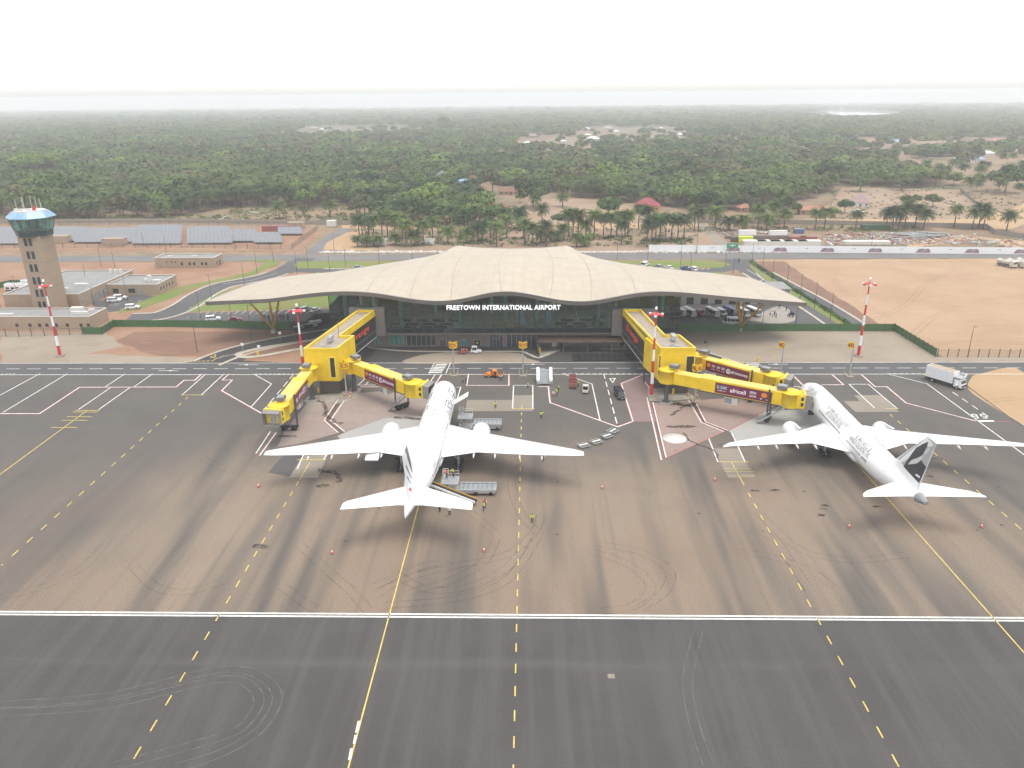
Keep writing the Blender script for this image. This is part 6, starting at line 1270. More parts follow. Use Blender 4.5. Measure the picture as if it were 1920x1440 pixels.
t = thing('belt_loader', 'long black belt loader leaning up to the rear hold', 'belt loader', (-14.0,126.2,0), R(-22)); MB().hexa([(-5.8,-.45,2.7),(4.6,-.45,.75),(4.6,.45,.75),(-5.8,.45,2.7)],[(-5.8,-.45,2.95),(4.6,-.45,1.0),(4.6,.45,1.0),(-5.8,.45,2.95)]).obj('belt', M['black'], t)
for s in (-1,1): MB().hexa([(-5.8,s*.55-.08,2.7),(4.6,s*.55-.08,.75),(4.6,s*.55+.08,.75),(-5.8,s*.55+.08,2.7)],[(-5.8,s*.55-.08,3.1),(4.6,s*.55-.08,1.15),(4.6,s*.55+.08,1.15),(-5.8,s*.55+.08,3.1)]).obj('side_rail', M['white' if s < 0 else 'amber'], t)
MB().box(-2.6,3.4,-.9,.9,.35,.8).obj('chassis', M['offwhite'], t); wheels(t, .0, (), .3); 
for x in (-2,2.6):
    for s in (-.8,.8): MB().tube([(x,s-.12,.33),(x,s+.12,.33)], .33, 14).obj('wheel', M['black'], t)
# cones, hydrants, small fittings
cone = thing('traffic_cone', 'x', 'traffic cone', (0,0,0), 0, 'traffic cones on the apron'); MB().box(-.24,.24,-.24,.24,0,.05).obj('base', M['darksteel'], cone); MB().lathe([(.19,.05),(.13,.38)],(0,0,0),12).obj('cone_lower', M['hiorange'], cone); MB().lathe([(.131,.381),(.09,.6)],(0,0,0),12).obj('sleeve', M['white'], cone); MB().lathe([(.091,.601),(.04,.9)],(0,0,0),12).obj('cone_upper', M['hiorange'], cone)
cs = [(485,913,'left of the stained pad'),(623,1038,'between the dashed line and the tyre arcs, left'),(907,1034,'beside the middle of the tyre arcs'),(1129,916,'alone between the two airliners'),(1340,901,'beside the pale pad at the right'),(1592,989,'in front of the right airliner, left of its yellow line'),(1840,989,'in front of the right airliner, farthest right'),(646,742,'at the left yellow tower, left of its stand sign'),(657,739,'at the left yellow tower, right of its stand sign'),(672,735,'beside the column of the docked bridge at the left'),(657,746,'nearest the foot of stand sign 3L'),(1484,732,'just left of the right airliner nose'),(866,661.5,'first on the low red trailer'),(870,661.5,'second on the low red trailer'),(875,661.5,'third on the low red trailer'),(1290,741,'at the plinth of the right yellow tower'),(1307,744,'beside the foot of stand sign 4L')]
for i, (px, py, lab) in enumerate(cs):
    x, y = G(px, py); z = .56 if 'trailer' in lab else 0; l = 'orange and white traffic cone '+lab; sc_ = 1.1
    if i == 0: cone.location = (x,y,z); cone['label'] = l; cone.scale = (sc_,)*3; index(cone)
    else: dup(cone, (x,y,z), random.uniform(0,3), l, None, sc_)
for px, py, lab in ((1012,661,'yellow hydrant post beside the fin wall of the terminal'),(1421,678,'yellow hydrant post on the gravel beside the right crossing'),(484,667,'yellow hydrant post on the kerbed island'),(1262,738,'yellow hydrant post at the plinth of the right tower'),(598,736,'yellow hydrant post at the plinth of the left tower')):
    t = thing('hydrant', lab, 'hydrant', G(px,py)); MB().tube([(0,0,0),(0,0,1.2)], .28, 12).obj('post', M['signyellow'], t); MB().lathe([(.3,1.2),(.3,1.35),(.1,1.5)],(0,0,0),12).obj('cap', M['line_yellow'], t)
for px, py, lab in ((1321,656,'small dark sign board on a thin pole on the gravel'),(456,660,'small white road sign at the mouth of the airside road'),(487,664,'thin white post on the kerbed island'),(526,638,'small white sign beside the airside road')):
    t = thing('small_sign', lab, 'sign', G(px,py)); MB().tube([(0,0,0),(0,0,2.6)], .06, 6).obj('pole', M['galv'], t); MB().box(-.45,.45,-.08,-.03,2.0,2.8).obj('sign_face', M['dark'] if 'dark' in lab else M['white'], t)
# ------------------------------------------------------------------ people: one skinned body each, clothing by zone
def person_mesh(pose, shirt, legs, vest=None):
    P = {'pel':(0,0,.95),'ch':(0,.02,1.32),'nk':(0,.02,1.5),'hd':(0,.05,1.66),'tp':(0,.05,1.78)}
    st = {'stand':(.10,.10,0,0),'walk':(.11,.11,.28,-.25),'wide':(.22,.22,.05,0)}[pose if pose in ('walk','wide') else 'stand']
    V = [P['pel'],P['ch'],P['nk'],P['hd'],P['tp']]; E = [(0,1),(1,2),(2,3),(3,4)]; Rr = [(.16,.13),(.19,.12),(.07,.07),(.105,.12),(.07,.08)]
    for s, o, off in ((-1,st[0],st[2]),(1,st[1],st[3])):
        n = len(V); V += [(s*.1,0,.86),(s*o*1.05,off*.5+.03,.48),(s*o*1.1,off,.08),(s*o*1.15,off+.16,.04)]; E += [(0,n),(n,n+1),(n+1,n+2),(n+2,n+3)]; Rr += [(.1,.1),(.075,.075),(.055,.055),(.05,.035)]
        n = len(V)
        if pose == 'reach': a = [(s*.2,.03,1.43),(s*.26,.2,1.28),(s*.2,.45,1.3),(s*.18,.54,1.3)]
        elif pose == 'point' and s > 0: a = [(s*.2,.03,1.43),(s*.46,.05,1.42),(s*.72,.1,1.45),(s*.82,.1,1.46)]
        else: a = [(s*.2,.02,1.43),(s*.27,.0-.1*st[2]*s,1.15),(s*.27,.08+.3*st[3]*s,.9),(s*.26,.1,.8)]
        V += a; E += [(1,n),(n,n+1),(n+1,n+2),(n+2,n+3)]; Rr += [(.075,.075),(.055,.055),(.042,.042),(.045,.03)]
    me = bpy.data.meshes.new('person'); me.from_pydata(V, E, []); o = bpy.data.objects.new('person', me); COL.objects.link(o); m = o.modifiers.new('skin','SKIN')
    for i, r in enumerate(Rr): me.skin_vertices[0].data[i].radius = r
    me.skin_vertices[0].data[0].use_root = True; s_ = o.modifiers.new('sub','SUBSURF'); s_.levels = 1; s_.render_levels = 1
    dg = bpy.context.evaluated_depsgraph_get(); dg.update(); out = bpy.data.meshes.new_from_object(o.evaluated_get(dg)); bpy.data.objects.remove(o)
    out.materials.clear()
    for x in ('skin',shirt,legs,'black','hair',vest or shirt): out.materials.append(M[x])
    for p in out.polygons:
        c = p.center; p.use_smooth = True
        arm = abs(c.x) > .235 and c.z > .6
        if c.z > 1.60 and (c.z > 1.73 or c.y < .02): k = 4
        elif c.z > 1.49: k = 0
        elif arm: k = 0 if (c.z < .95 or (pose in ('reach','point') and (c.y > .4 or abs(c.x) > .68))) else 1
        elif c.z > .92: k = 5
        elif c.z > .09: k = 2
        else: k = 3
        p.material_index = k
    return out
PM = {}
def person(px, py, label, pose='stand', shirt='shirt', legs='navy', vest=None, rz=0, group=None, z=0, xy=None, sc_=1.08):
    k = (pose,shirt,legs,vest)
    if k not in PM: PM[k] = person_mesh(*k)
    x, y = xy or G(px, py); o = link('person', PM[k], None, (x,y,z), (0,0,rz), None, label, 'person', group); o.scale = (sc_,)*3; return o
PG = 'people working on the apron'
for a in ((868,718,'person in a yellow vest walking beside the airliner nose','walk','navy','navy','hivis',2),(874,721,'person in dark clothes right of the yellow vest at the airliner nose','stand','navy','navy',None,1),
 (929,766,'person in a yellow vest standing on the pale pad','stand','shirt','navy','hivis',0),(990,728,'person in a white shirt at the corner of the white box','stand','shirt','navy','hivis',2),(1015,785,'person in a yellow vest stretching one arm out','point','hivis','navy','hivis',0),(1018,865,'person in a red vest behind the right wing tip','stand','shirt','navy','hiorange',3),
 (998,980,'person in a yellow vest alone near the dashed centre line','stand','hivis','navy','hivis',3.1),(907,957,'person in a pale vest standing in front of another','walk','shirt','navy','hivis',2.6),(910,952,'person in an orange vest behind the pale vest','stand','shirt','navy','hiorange',2.8),(843,966,'person in a white top half hidden below the tailplane','stand','shirt','navy',None,0),(825,960,'person in dark clothes under the tailplane','stand','navy','navy',None,1),
 (842,905,'person in an orange vest on the rear cargo loader','reach','hiorange','navy','hiorange',1),(849,899,'person in a yellow vest on the rear cargo loader','reach','hivis','navy','hivis',2),(814,919,'person in white at the foot of the belt loader','stand','shirt','navy',None,1),
 (1047,734,'person in a white shirt behind the bent worker','stand','navy','navy','hivis',1),(1045,741,'person in a yellow vest and blue trousers pushing a small cart','reach','hivis','blue','hivis',1.6),(1084,725,'person in a yellow vest beside the red trailers','stand','navy','navy','hivis',1),(1037,707,'person in a red vest beside the passenger stairs','reach','hiorange','navy','hiorange',1.5),
 (912,708,'person in dark clothes left of the orange pickup','stand','navy','navy','hiorange',0),(924,709,'person in an orange vest beside the pickup door','stand','hiorange','navy','hiorange',0),(929,709,'person in dark clothes between the others at the pickup','stand','navy','navy',None,1),(937,713,'person in a white shirt at the rear of the pickup','stand','shirt','navy',None,2),(941,713,'person in white and blue farthest right at the pickup','stand','shirt','blue',None,2),
 (895,651,'person in a green vest at the terminal wall','stand','hivis','navy','hivis',0),(1737,709,'person in a red shirt behind the catering truck','reach','hiorange','navy','hiorange',-1.5),(1743,708,'person in a yellow vest at the tail of the catering truck','reach','hivis','navy','hivis',1)):
    px, py, lab, pose, sh, lg, ve, rz = a; z = 2.62 if 'rear cargo' in lab else 0
    if z: xy = (-15.6,130.4) if 'orange' in lab else (-14.4,130.9); person(0,0,lab,pose,sh,lg,ve,rz,PG,z,xy)
    else: person(px,py,lab,pose,sh,lg,ve,rz,PG)
PL = ['first','second','third','fourth','fifth','sixth','seventh','eighth','ninth','tenth','eleventh']
for i, (px, py) in enumerate(((1444,592),(1448,594),(1452,593),(1455,597),(1461,579),(1474,583),(1477,594),(1480,596),(1482,592),(1484,595),(1487,596))):
    person(px, py, 'person on the pale plaza under the east roof tip, %s from its left' % PL[i], random.choice(('stand','walk','wide')), random.choice(('navy','shirt','blue')), random.choice(('navy','black')), None, random.uniform(0,6), 'people waiting on the plaza')
for i, px in enumerate((497,504,512,520,526,532,540)):
    person(px, 601-i*.3, 'dark clothed person behind the fence by the amber struts, %s from the left' % PL[i], random.choice(('stand','walk')), random.choice(('navy','black')), 'navy', None, random.uniform(0,6), 'people behind the west fence')
for i, (px, py) in enumerate(((832,909),(836,906))): pass
t = thing('hand_cart', 'small tan hand cart pushed by the bent worker', 'cart', G(1038,741)); MB().box(-.4,.4,-.6,.6,.3,.8).obj('load', M['tanwall'], t); MB().box(-.45,.45,-.7,.7,.2,.29).obj('deck', M['steel'], t); wheels(t, .4, (-.45,.45), .15, .08)
t = thing('motorbike', 'dark motorbike ridden across the back junction', 'motorbike', G(1385,492)); MB().tube([(0,-.7,.32),(0,-.3,.75),(0,.4,.85),(0,.75,.32)], .12, 8).obj('frame', M['dark'], t); MB().box(-.12,.12,-.6,.1,.78,.9).obj('saddle', M['black'], t)
for y in (-.7,.75): MB().tube([(-.06,y,.32),(.06,y,.32)], .32, 14).obj('wheel', M['black'], t)
person(1385, 492, 'person riding the dark motorbike on the back junction', 'reach', 'navy', 'navy', None, 0, None, .1)
# ------------------------------------------------------------------ houses of the village and the far settlements
M['hwall'] = mat('mud_wall', (.36,.25,.17), .85, .12, .4); M['whitewall'] = mat('white_wall', (.6,.58,.55), .8, .06, .4); M['orangewall'] = mat('orange_wall', (.50,.26,.10), .8, .1, .4)
for n, c in (('zinc',(.62,.63,.63)),('bluezinc',(.26,.36,.55)),('greyroof',(.17,.18,.19)),('mauve',(.25,.16,.17)),('thatch',(.30,.26,.21)),('pinkroof',(.42,.16,.15)),('tileorange',(.34,.15,.09))): M[n] = mat(n+'_roof_sheet', c, .55, .14, .3)
def house(label, px, py, L, W, h, rh, roof, wallm='hwall', rz=0., hip=True, group=None, scale=1.):
    x, y, z = GT(px, py); t = thing('house', label, 'house', (x,y,z-.1), R(rz), group); L, W, h, rh = (v*scale for v in (L,W,h,rh)); e = .6*scale
    MB().box(-L/2,L/2,-W/2,W/2,0,h).obj('wall', M[wallm], t)
    i = (W/2+e) if hip else 0; a, b = L/2+e, W/2+e
    mb = MB(); mb.add([(-a,-b,h-.1),(a,-b,h-.1),(a,b,h-.1),(-a,b,h-.1),(-a+i,0,h+rh),(a-i,0,h+rh)],[(0,1,5,4),(1,2,5),(2,3,4,5),(3,0,4),(3,2,1,0)]); r_ = mb.obj('roof', M[roof], t)
    mb = MB(); mb.tube([(-a+i,0,h+rh+.02),(a-i,0,h+rh+.02)], .12*scale, 5); mb.obj('ridge_cap', M[roof], r_)
    n = max(2, int(L/3.2))
    for k in range(n):
        xx = -L/2+L*(k+.5)/n; d = k == n//2
        MB().box(xx-.5,xx+.5,-W/2-.05,-W/2+.02,.05 if d else .9*scale,2.1*scale).obj('door' if d else 'window', M['dark'], t)
    for s in (-1,1): MB().box(s*L/2-.03,s*L/2+.03,-.6,.6,.9*scale,2.0*scale).obj('window', M['dark'], t)
    return t
house('house with a large red hip roof and orange walls at the edge of the trees', 1214, 393, 15, 12, 3.2, 4.6, 'redroof', 'orangewall', -6)
for px, py in ((1193,384),(1207,382),(1226,379),(1224,384)): pass
house('small house with a brown hip roof behind another in the clearing', 915, 388, 11, 8, 2.6, 2.4, 'terracotta', 'hwall', 10); house('small house with a brown hip roof, tan front, nearest the palms', 941, 395, 10, 8, 2.6, 2.4, 'terracotta', 'hwall', -4); house('long low house with a brown roof beyond the two small ones', 958, 364, 18, 8, 2.6, 2.0, 'terracotta', 'hwall', 3, False)
house('long tan bungalow with an orange tiled roof beside the boundary wall', 1526, 401, 19, 8, 3, 2.2, 'tileorange', 'hwall', -3); house('small tan house with an orange roof left of the long bungalow', 1396, 396, 9, 7, 2.8, 2, 'tileorange', 'hwall', 6)
house('house with a mauve pyramid roof and white walls in the scrub field', 1612, 386, 11, 11, 3, 5.2, 'mauve', 'whitewall', -20); house('white hut with a pale roof below the mauve-roofed house', 1606, 403, 5, 5, 2.4, 1.6, 'zinc', 'whitewall', 15)
house('dark grey steep-roofed house rising out of the palm forest', 829, 341, 12, 12, 4, 6, 'greyroof', 'whitewall', 30); house('house with blue gable boards and a white wall in the palms', 868, 352, 12, 9, 4, 3, 'bluezinc', 'whitewall', 60, False); house('brown roof showing behind the dark grey steep roof', 842, 325, 10, 8, 3, 3, 'thatch', 'hwall', 0)
house('orange walled house with a grey ridge roof alone in the left forest', 308, 341, 15, 9, 4.5, 3.5, 'thatch', 'orangewall', 8); house('brown hut behind the clearing among the bushes', 886, 340, 10, 7, 3, 2.2, 'terracotta', 'hwall'); house('red roofed hut under the broad trees of the clearing', 1068, 360, 7, 6, 2.6, 2, 'redroof', 'hwall')
far = [(1112,264,22,'zinc','large white pyramid roof in the far settlement'),(1102,256,12,'zinc','small white roof left above the large white pyramid roof'),(1188,297,13,'zinc','white roof alone among the trees right of centre'),(1535,295,16,'thatch','pale tan hip roof among the eastern palms'),(1679,269,20,'bluezinc','bright blue roof in the far eastern settlement'),(1703,271,16,'tileorange','orange roof right beside the bright blue roof'),(1873,272,32,'pinkroof','very wide pink-red roof near the right edge'),(1816,303,26,'bluezinc','large blue-grey hip roof near the right edge'),(1352,282,14,'zinc','white roof of the middle distance right of the grove'),(1408,277,14,'thatch','brownish roof right of the white middle-distance roof'),(998,258,22,'mauve','long mauve roof in the far settlement'),(988,271,10,'zinc','pair-like white hut below the long mauve roof'),(1056,268,10,'zinc','small white hut between mauve and pyramid roofs'),(1135,258,20,'mauve','dull mauve roof right of the white pyramid roof'),(1155,249,12,'zinc','white roof farther off above the dull mauve roof'),(1205,247,12,'tileorange','tiny orange roof in the far settlement'),(1226,245,10,'bluezinc','tiny blue roof in the far settlement'),(1240,243,10,'zinc','tiny white roof right of the tiny blue one'),(1275,255,12,'zinc','white roof at the right end of the far settlement'),(1100,244,16,'zinc','pale long roof at the top of the far settlement'),(1140,242,22,'thatch','long grey roof at the top of the far settlement'),(464,243,14,'zinc','white roof far off in the left forest'),(476,243,10,'zinc','smaller white roof beside another in the left forest'),(588,243,22,'thatch','pale long roof of the far left settlement'),(605,245,14,'zinc','white roof of the far left settlement'),(635,243,10,'tileorange','tiny orange roof of the far left settlement'),(678,241,10,'zinc','white roof right of the far left settlement'),(715,239,12,'zinc','farther white roof right of the left settlement'),(1310,296,12,'thatch','grey roof in the trees below the white one'),(1500,298,12,'zinc','pale roof left of the tan hip roof'),(1765,253,14,'zinc','white roof far off near the right'),(1629,274,14,'thatch','grey long roof left of the bright blue one'),(1300,297,10,'zinc','white hut low in the eastern grove'),(1408,313,14,'greyroof','dark sheet roof at the rear of the green grove'),(1895,288,18,'mauve','mauve roof below the wide pink-red one'),(1850,292,14,'zinc','pale roof left below the wide pink-red one')]
for px, py, L, rf, lab in far: house(lab, px, py, L, L*.62, 3.2, L*.2, rf, random.choice(('whitewall','hwall')), random.uniform(-25,25), True, 'houses of the far settlements')
# ------------------------------------------------------------------ storage yard behind the hoarding
def container(lab, px, py, L, W, h, m, rz=0):
    t = thing('container', lab, 'container', G(px,py), R(rz)); MB().box(-L/2,L/2,-W/2,W/2,.1,h).obj('box_body', M[m], t)
    for i in range(int(L/1.2)): MB().box(-L/2+.6+i*1.2-.1,-L/2+.6+i*1.2+.1,-W/2-.04,-W/2+.01,.25,h-.15).obj('rib', M[m], t)
    MB().box(-L/2-.05,L/2+.05,-W/2-.05,W/2+.05,h+.001,h+.1).obj('roof', M['offwhite' if m == 'white' else m], t)
container('long dark green container lying beside the storage yard palms', 1640, 431, 15, 3, 2.6, 'fencegreen'); container('lime green container in the storage yard', 1397, 454, 7, 3, 2.8, 'hivis'); container('dark brown stack left of the lime green container', 1380, 453, 5, 3, 2.2, 'clad_dark'); container('rusty brown container left of its twin', 1495, 452, 8.5, 3, 2.2, 'rustred'); container('rusty brown container right of its twin', 1515, 452, 8, 3, 2.2, 'rustred'); container('long pale cabin behind the lime green container', 1400, 441, 9, 3, 2.6, 'white'); container('long pale cabin right of the other pale cabin', 1458, 442, 9, 3, 2.6, 'white'); container('long dull truss-like rack behind the lime green container', 1422, 447, 34, 2, 1.4, 'clad'); container('long low red and white shed behind the hoarding', 1624, 458, 22, 4, 1.6, 'offwhite', -2); container('small blue cabin in the storage yard', 1497, 437, 5, 3, 2.2, 'bluepaint')
for i, px in enumerate((1414,1440,1464,1490,1516)): container('low open white bay behind the hoarding, %s from the west' % ORD[i], px, 461, 11, 5, 2.6, 'offwhite')
container('white cabin among the roadside palms, largest of them', 700, 459, 14, 3, 2.8, 'white'); container('white van body under the roadside palms', 806, 457, 5, 2.4, 2.4, 'white'); container('tan guard hut at the end of the left boundary wall', 622, 424, 5, 4, 3.2, 'offwhite'); container('tan hut with a pale roof in the solar field, nearest the tower', 115, 455, 9, 5, 3.6, 'tanwall'); container('tan hut with a pale roof in front of the solar arrays', 216, 460, 11, 5, 3.6, 'tanwall'); container('tan hut behind the small solar arrays', 556, 430, 9, 5, 4, 'tanwall'); container('long red container at the solar field', 523, 433, 18, 3, 2.8, 'rustred')
rb = random.Random(5); mbs = [MB() for _ in range(4)]; hm = ['galv','tanwall','rustred','offwhite']
for (xa, xb, ya, yb, n) in ((1550,1700,437,460,420),(1320,1480,432,440,110),(1700,1830,440,458,260),(1830,1920,446,464,90),(390,560,398,414,40),(1690,1740,436,448,60)):
    for _ in range(n):
        x, y = G(rb.uniform(xa,xb), rb.uniform(ya,yb)); k = rb.choice((0,0,1,1,1,2,2,3)); a = rb.uniform(0,3.1); l, w_, h = rb.uniform(.3,1.5)*(2 if rb.random() < .15 else 1), rb.uniform(.12,.55), rb.uniform(.1,.55)
        o = len(mbs[k].v); mbs[k].box(-l,l,-w_,w_,0,h); mbs[k].xf(Matrix.Translation((x,y,-.02)) @ Matrix.Rotation(a,4,'Z') @ Matrix.Rotation(rb.uniform(-.2,.2),4,'Y'), o)
for k in range(4): mbs[k].obj('building_debris', M[hm[k]], kind='stuff')
mb = MB()
for _ in range(24):
    x, y = G(rb.uniform(1695,1770), rb.uniform(438,448)); a = rb.uniform(-.3,.3); l = rb.uniform(3,9); mb.tube([(x-l*math.cos(a),y-l*math.sin(a),.3+rb.random()),(x+l*math.cos(a),y+l*math.sin(a),.3+rb.random())], .22, 5)
mb.obj('pipe_pile', M['steel'], kind='stuff')
mb = MB()
for _ in range(500):
    px = rb.choice((rb.uniform(600,850), rb.uniform(1075,1930))); x, y = G(px, rb.uniform(471.5,474.5)); s = rb.uniform(.3,.9); o = len(mb.v); mb.box(-s,s,-s*.6,s*.6,-.05,s*.5); mb.xf(Matrix.Translation((x,y,0)) @ Matrix.Rotation(rb.uniform(0,3),4,'Z') @ Matrix.Rotation(rb.uniform(-.3,.3),4,'X'), o)
mb.obj('stone_rubble', mat('pale_stone', (.55,.53,.49), .85, .2, .6), kind='stuff')
# ------------------------------------------------------------------ trees
def leaf_mat(name, a, b, s=.35):
    q = NT(name); n = q.noise(q.pos(obj=True), s, 4, .6); oi = q.n('ShaderNodeObjectInfo'); w1 = q.noise(q.pos(), .010, 5, .65); w2 = q.noise(q.pos(), .05, 3, .6)
    f = q.math('ADD', q.math('MULTIPLY', n, .55), q.math('MULTIPLY', oi.outputs['Random'], .35)); f = q.math('ADD', f, q.math('ADD', q.math('MULTIPLY', q.ramp(w1,.35,.65), .35), q.math('MULTIPLY', q.ramp(w2,.35,.65), .3))); f = q.math('SUBTRACT', f, .22)
    q.col(q.mix(q.ramp(f,.3,.75), a, b)); q.b.inputs['Roughness'].default_value = .75; q.b.inputs['Specular IOR Level'].default_value = .25; return q.m
M['palm'] = leaf_mat('palm_leaf', (.020,.050,.014), (.105,.158,.040)); M['palmdry'] = leaf_mat('palm_leaf_dry', (.11,.085,.05), (.19,.145,.085)); M['leaf'] = leaf_mat('broad_leaf', (.038,.088,.017), (.140,.205,.043)); M['leafdark'] = leaf_mat('dark_leaf', (.018,.044,.013), (.080,.122,.031)); M['leafolive'] = leaf_mat('olive_leaf', (.07,.075,.03), (.13,.125,.052))
M['bark'] = mat('palm_bark', (.13,.10,.075), .9, .25, 1.5)
def palm_crown(seed, n=44, L=4.8, dry=11, lo=False):
    rg = random.Random(seed); mb = MB()
    for k in range(n):
        d = k >= n-dry; az = 2.4*k+rg.uniform(-.3,.3); el = rg.uniform(-.9,-.15) if d else 1.25-1.35*(k/(n-dry))+rg.uniform(-.1,.1); l = L*rg.uniform(.8,1.1)*(.85 if d else 1); seg = 4 if lo else 7
        p = Vector((0,0,0)); pts = [p.copy()]; e = el
        for i in range(seg): p = p+Vector((math.cos(az)*math.cos(e),math.sin(az)*math.cos(e),math.sin(e)))*(l/seg); pts.append(p.copy()); e -= (1.5 if not d else .9)/seg*(.6+1.0*i/seg)
        sdv = Vector((-math.sin(az),math.cos(az),0)); m = 1 if d else 0
        for i in range(seg):
            a, b = pts[i], pts[i+1]; w0 = .36+.95*math.sin(math.pi*min(1,(i+.6)/seg)); w0 *= .62 if d else 1
            for s in (-1,1):
                if lo: mb.add([a, b, b+sdv*(s*w0)-Vector((0,0,.25*w0)), a+sdv*(s*w0)-Vector((0,0,.25*w0))], [(0,1,2,3)], m)
                else:
                    for q_ in (0,.5):
                        c = a.lerp(b,q_); c2 = a.lerp(b,q_+.44); tip = a.lerp(b,q_+.75)+sdv*(s*w0*rg.uniform(.8,1.25))-Vector((0,0,w0*rg.uniform(.2,.65))); mb.add([c,c2,tip],[(0,1,2)],m)
    return mb
def palm_trunk(h, r=.33):
    mb = MB(); mb.tube([(0,0,-.3),(.03,0,h*.1),(.12,.05,h*.5),(.05,.02,h)], [r*1.3,r,r*.85,r*.95], 8); return mb
def leafball(mb, c, rad, n, size, rg, m=0):
    for _ in range(n):
        v = Vector((rg.gauss(0,1),rg.gauss(0,1),rg.gauss(0,1))).normalized(); r = rg.uniform(.55,1.0)**.5; p = Vector((c[0]+v.x*rad[0]*r, c[1]+v.y*rad[1]*r, c[2]+v.z*rad[2]*r))
        n_ = (v+Vector((rg.uniform(-.7,.7),rg.uniform(-.7,.7),rg.uniform(-.2,.9)))).normalized(); a = n_.cross(Vector((rg.random(),rg.random(),rg.random()))).normalized(); b = n_.cross(a); s = size*rg.uniform(.6,1.3)
        mb.add([p+a*s, p+b*s*.8, p-a*s, p-b*s*.7],[(0,1,2,3)],m)
def broad_crown(seed, H=7., W=4.5, lobes=9, n=95, size=.55):
    rg = random.Random(seed); mb = MB()
    for i in range(lobes):
        a = 6.283*i/lobes+rg.uniform(-.4,.4); r = W*rg.uniform(.25,.75) if i else 0; leafball(mb, (r*math.cos(a),r*math.sin(a),H*rg.uniform(-.12,.32)+(H*.25 if i == 0 else 0)), (W*rg.uniform(.35,.55),W*rg.uniform(.35,.55),H*rg.uniform(.18,.32)), n, size, rg)
    return mb
def broad_trunk(h, seed):
    rg = random.Random(seed); mb = MB().tube([(0,0,-.3),(.1,0,h*.5),(0,.1,h)], [.32,.24,.16], 7)
    for k in range(4): a = k*1.57+rg.random(); mb.tube([(0,0,h*.75),(1.6*math.cos(a),1.6*math.sin(a),h*1.25)], [.14,.06], 5)
    return mb
PT = [palm_trunk(h).mesh('trunk', M['bark']) for h in (9.5,7.5)]
PC = [palm_crown(s, n, L, d).mesh('crown', [M['palm'],M['palmdry']]) for s, n, L, d in ((1,44,4.8,10),(2,40,4.4,7),(3,46,5.1,16),(4,42,4.8,4))]
BT = [broad_trunk(4.5, s).mesh('trunk', M['bark']) for s in (1,2)]
BC = [broad_crown(11,7.5,5.6,11,100,.65).mesh('crown', M['leaf']), broad_crown(12,7,5.8,12,100,.65).mesh('crown', M['leafdark']), broad_crown(13,8,4.6,9,85,.65).mesh('crown', M['leafolive'])]
def palm(x, y, z, h, label, group=None, ci=None, rz=None, cs_=1.):
    t = thing('oil_palm', label, 'palm tree', (x,y,z), random.uniform(0,6.28) if rz is None else rz, group); ti = 0; sc_ = h/9.5
    o = link('trunk', PT[ti], t); o.scale = (1.05,1.05,sc_); c = link('crown', PC[random.randrange(4) if ci is None else ci], t, (.05,.02,h-.1)); c.scale = (cs_,)*3; return c
def broad(x, y, z, s, label, group=None, ci=None):
    t = thing('broadleaf_tree', label, 'tree', (x,y,z), random.uniform(0,6.28), group); o = link('trunk', BT[random.randrange(2)], t); o.scale = (s,)*3; ci = random.randrange(3) if ci is None else ci; c = link('crown', BC[ci], t, (0,0,5.6*s)); c.scale = (s*1.0,s*1.0,s*.9); return c
grove = [(671,463,4.5),(674,443,10),(680,444,10),(692,445,10),(701,449,11.5),(688,463,4),(709,462,4),(717,444,13),(727,444,13),(741,446,12),(755,447,12),(762,463,12.5),(743,459,4.5),(777,460,6),(794,460,11.5),(812,453,12),(822,444,13),(840,457,7.5),(849,434,13),(863,446,11),(872,441,13),(876,455,6),(891,428,12),(895,455,8),(904,452,9),(920,446,10),(931,462,11),(950,447,11),(972,432,10),(984,458,12),(999,460,10),(981,448,8),(1014,456,5.5),(1016,429,13),(1024,462,12),(1032,453,4.5),(1046,452,4),(1057,450,7),(1066,443,13),(1074,442,14),(1081,463,5.5),(1084,443,13),(1096,462,4),(1098,445,8),(1114,445,13.5),(1131,448,13),(1145,446,12),(1156,443,12.5),(1165,459,11.5),(1172,443,12),(1177,442,13),(1197,431,13),(1213,463,13),(1222,451,12),(1229,455,12.5),(1237,446,12),(1247,452,13),(1259,450,12),(1270,452,12),(1282,448,12),(1302,432,13),(1309,434,11)]
for i, (px, py, h) in enumerate(sorted(grove)):
    x, y = G(px, py); c = palm(x, y, 0, h*.86, 'oil palm in the roadside grove behind the terminal, %s from its left end' % ORD[i], 'roadside grove palms', cs_=random.uniform(1.1,1.35)*(.8 if h < 6 else 1))
    if i == 0: c0 = c
east = [(1212,438,12),(1340,428,9),(1366,432,5),(1392,432,5.5),(1421,426,9),(1437,431,6),(1449,421,10),(1470,428,8),(1528,431,9),(1545,429,9),(1604,431,8.5),(1660,431,9),(1672,431,10),(1684,430,9),(1696,428,12),(1715,427,10),(1731,430,8),(1788,427,10),(1822,430,9),(1834,428,11),(1843,429,9),(1887,433,8)]
for i, (px, py, h) in enumerate(east):
    x, y = G(px, py); palm(x, y, 0, h, 'oil palm standing by the storage yard, %s from the west' % ORD[i], 'storage yard palms', cs_=random.uniform(1.2,1.4))
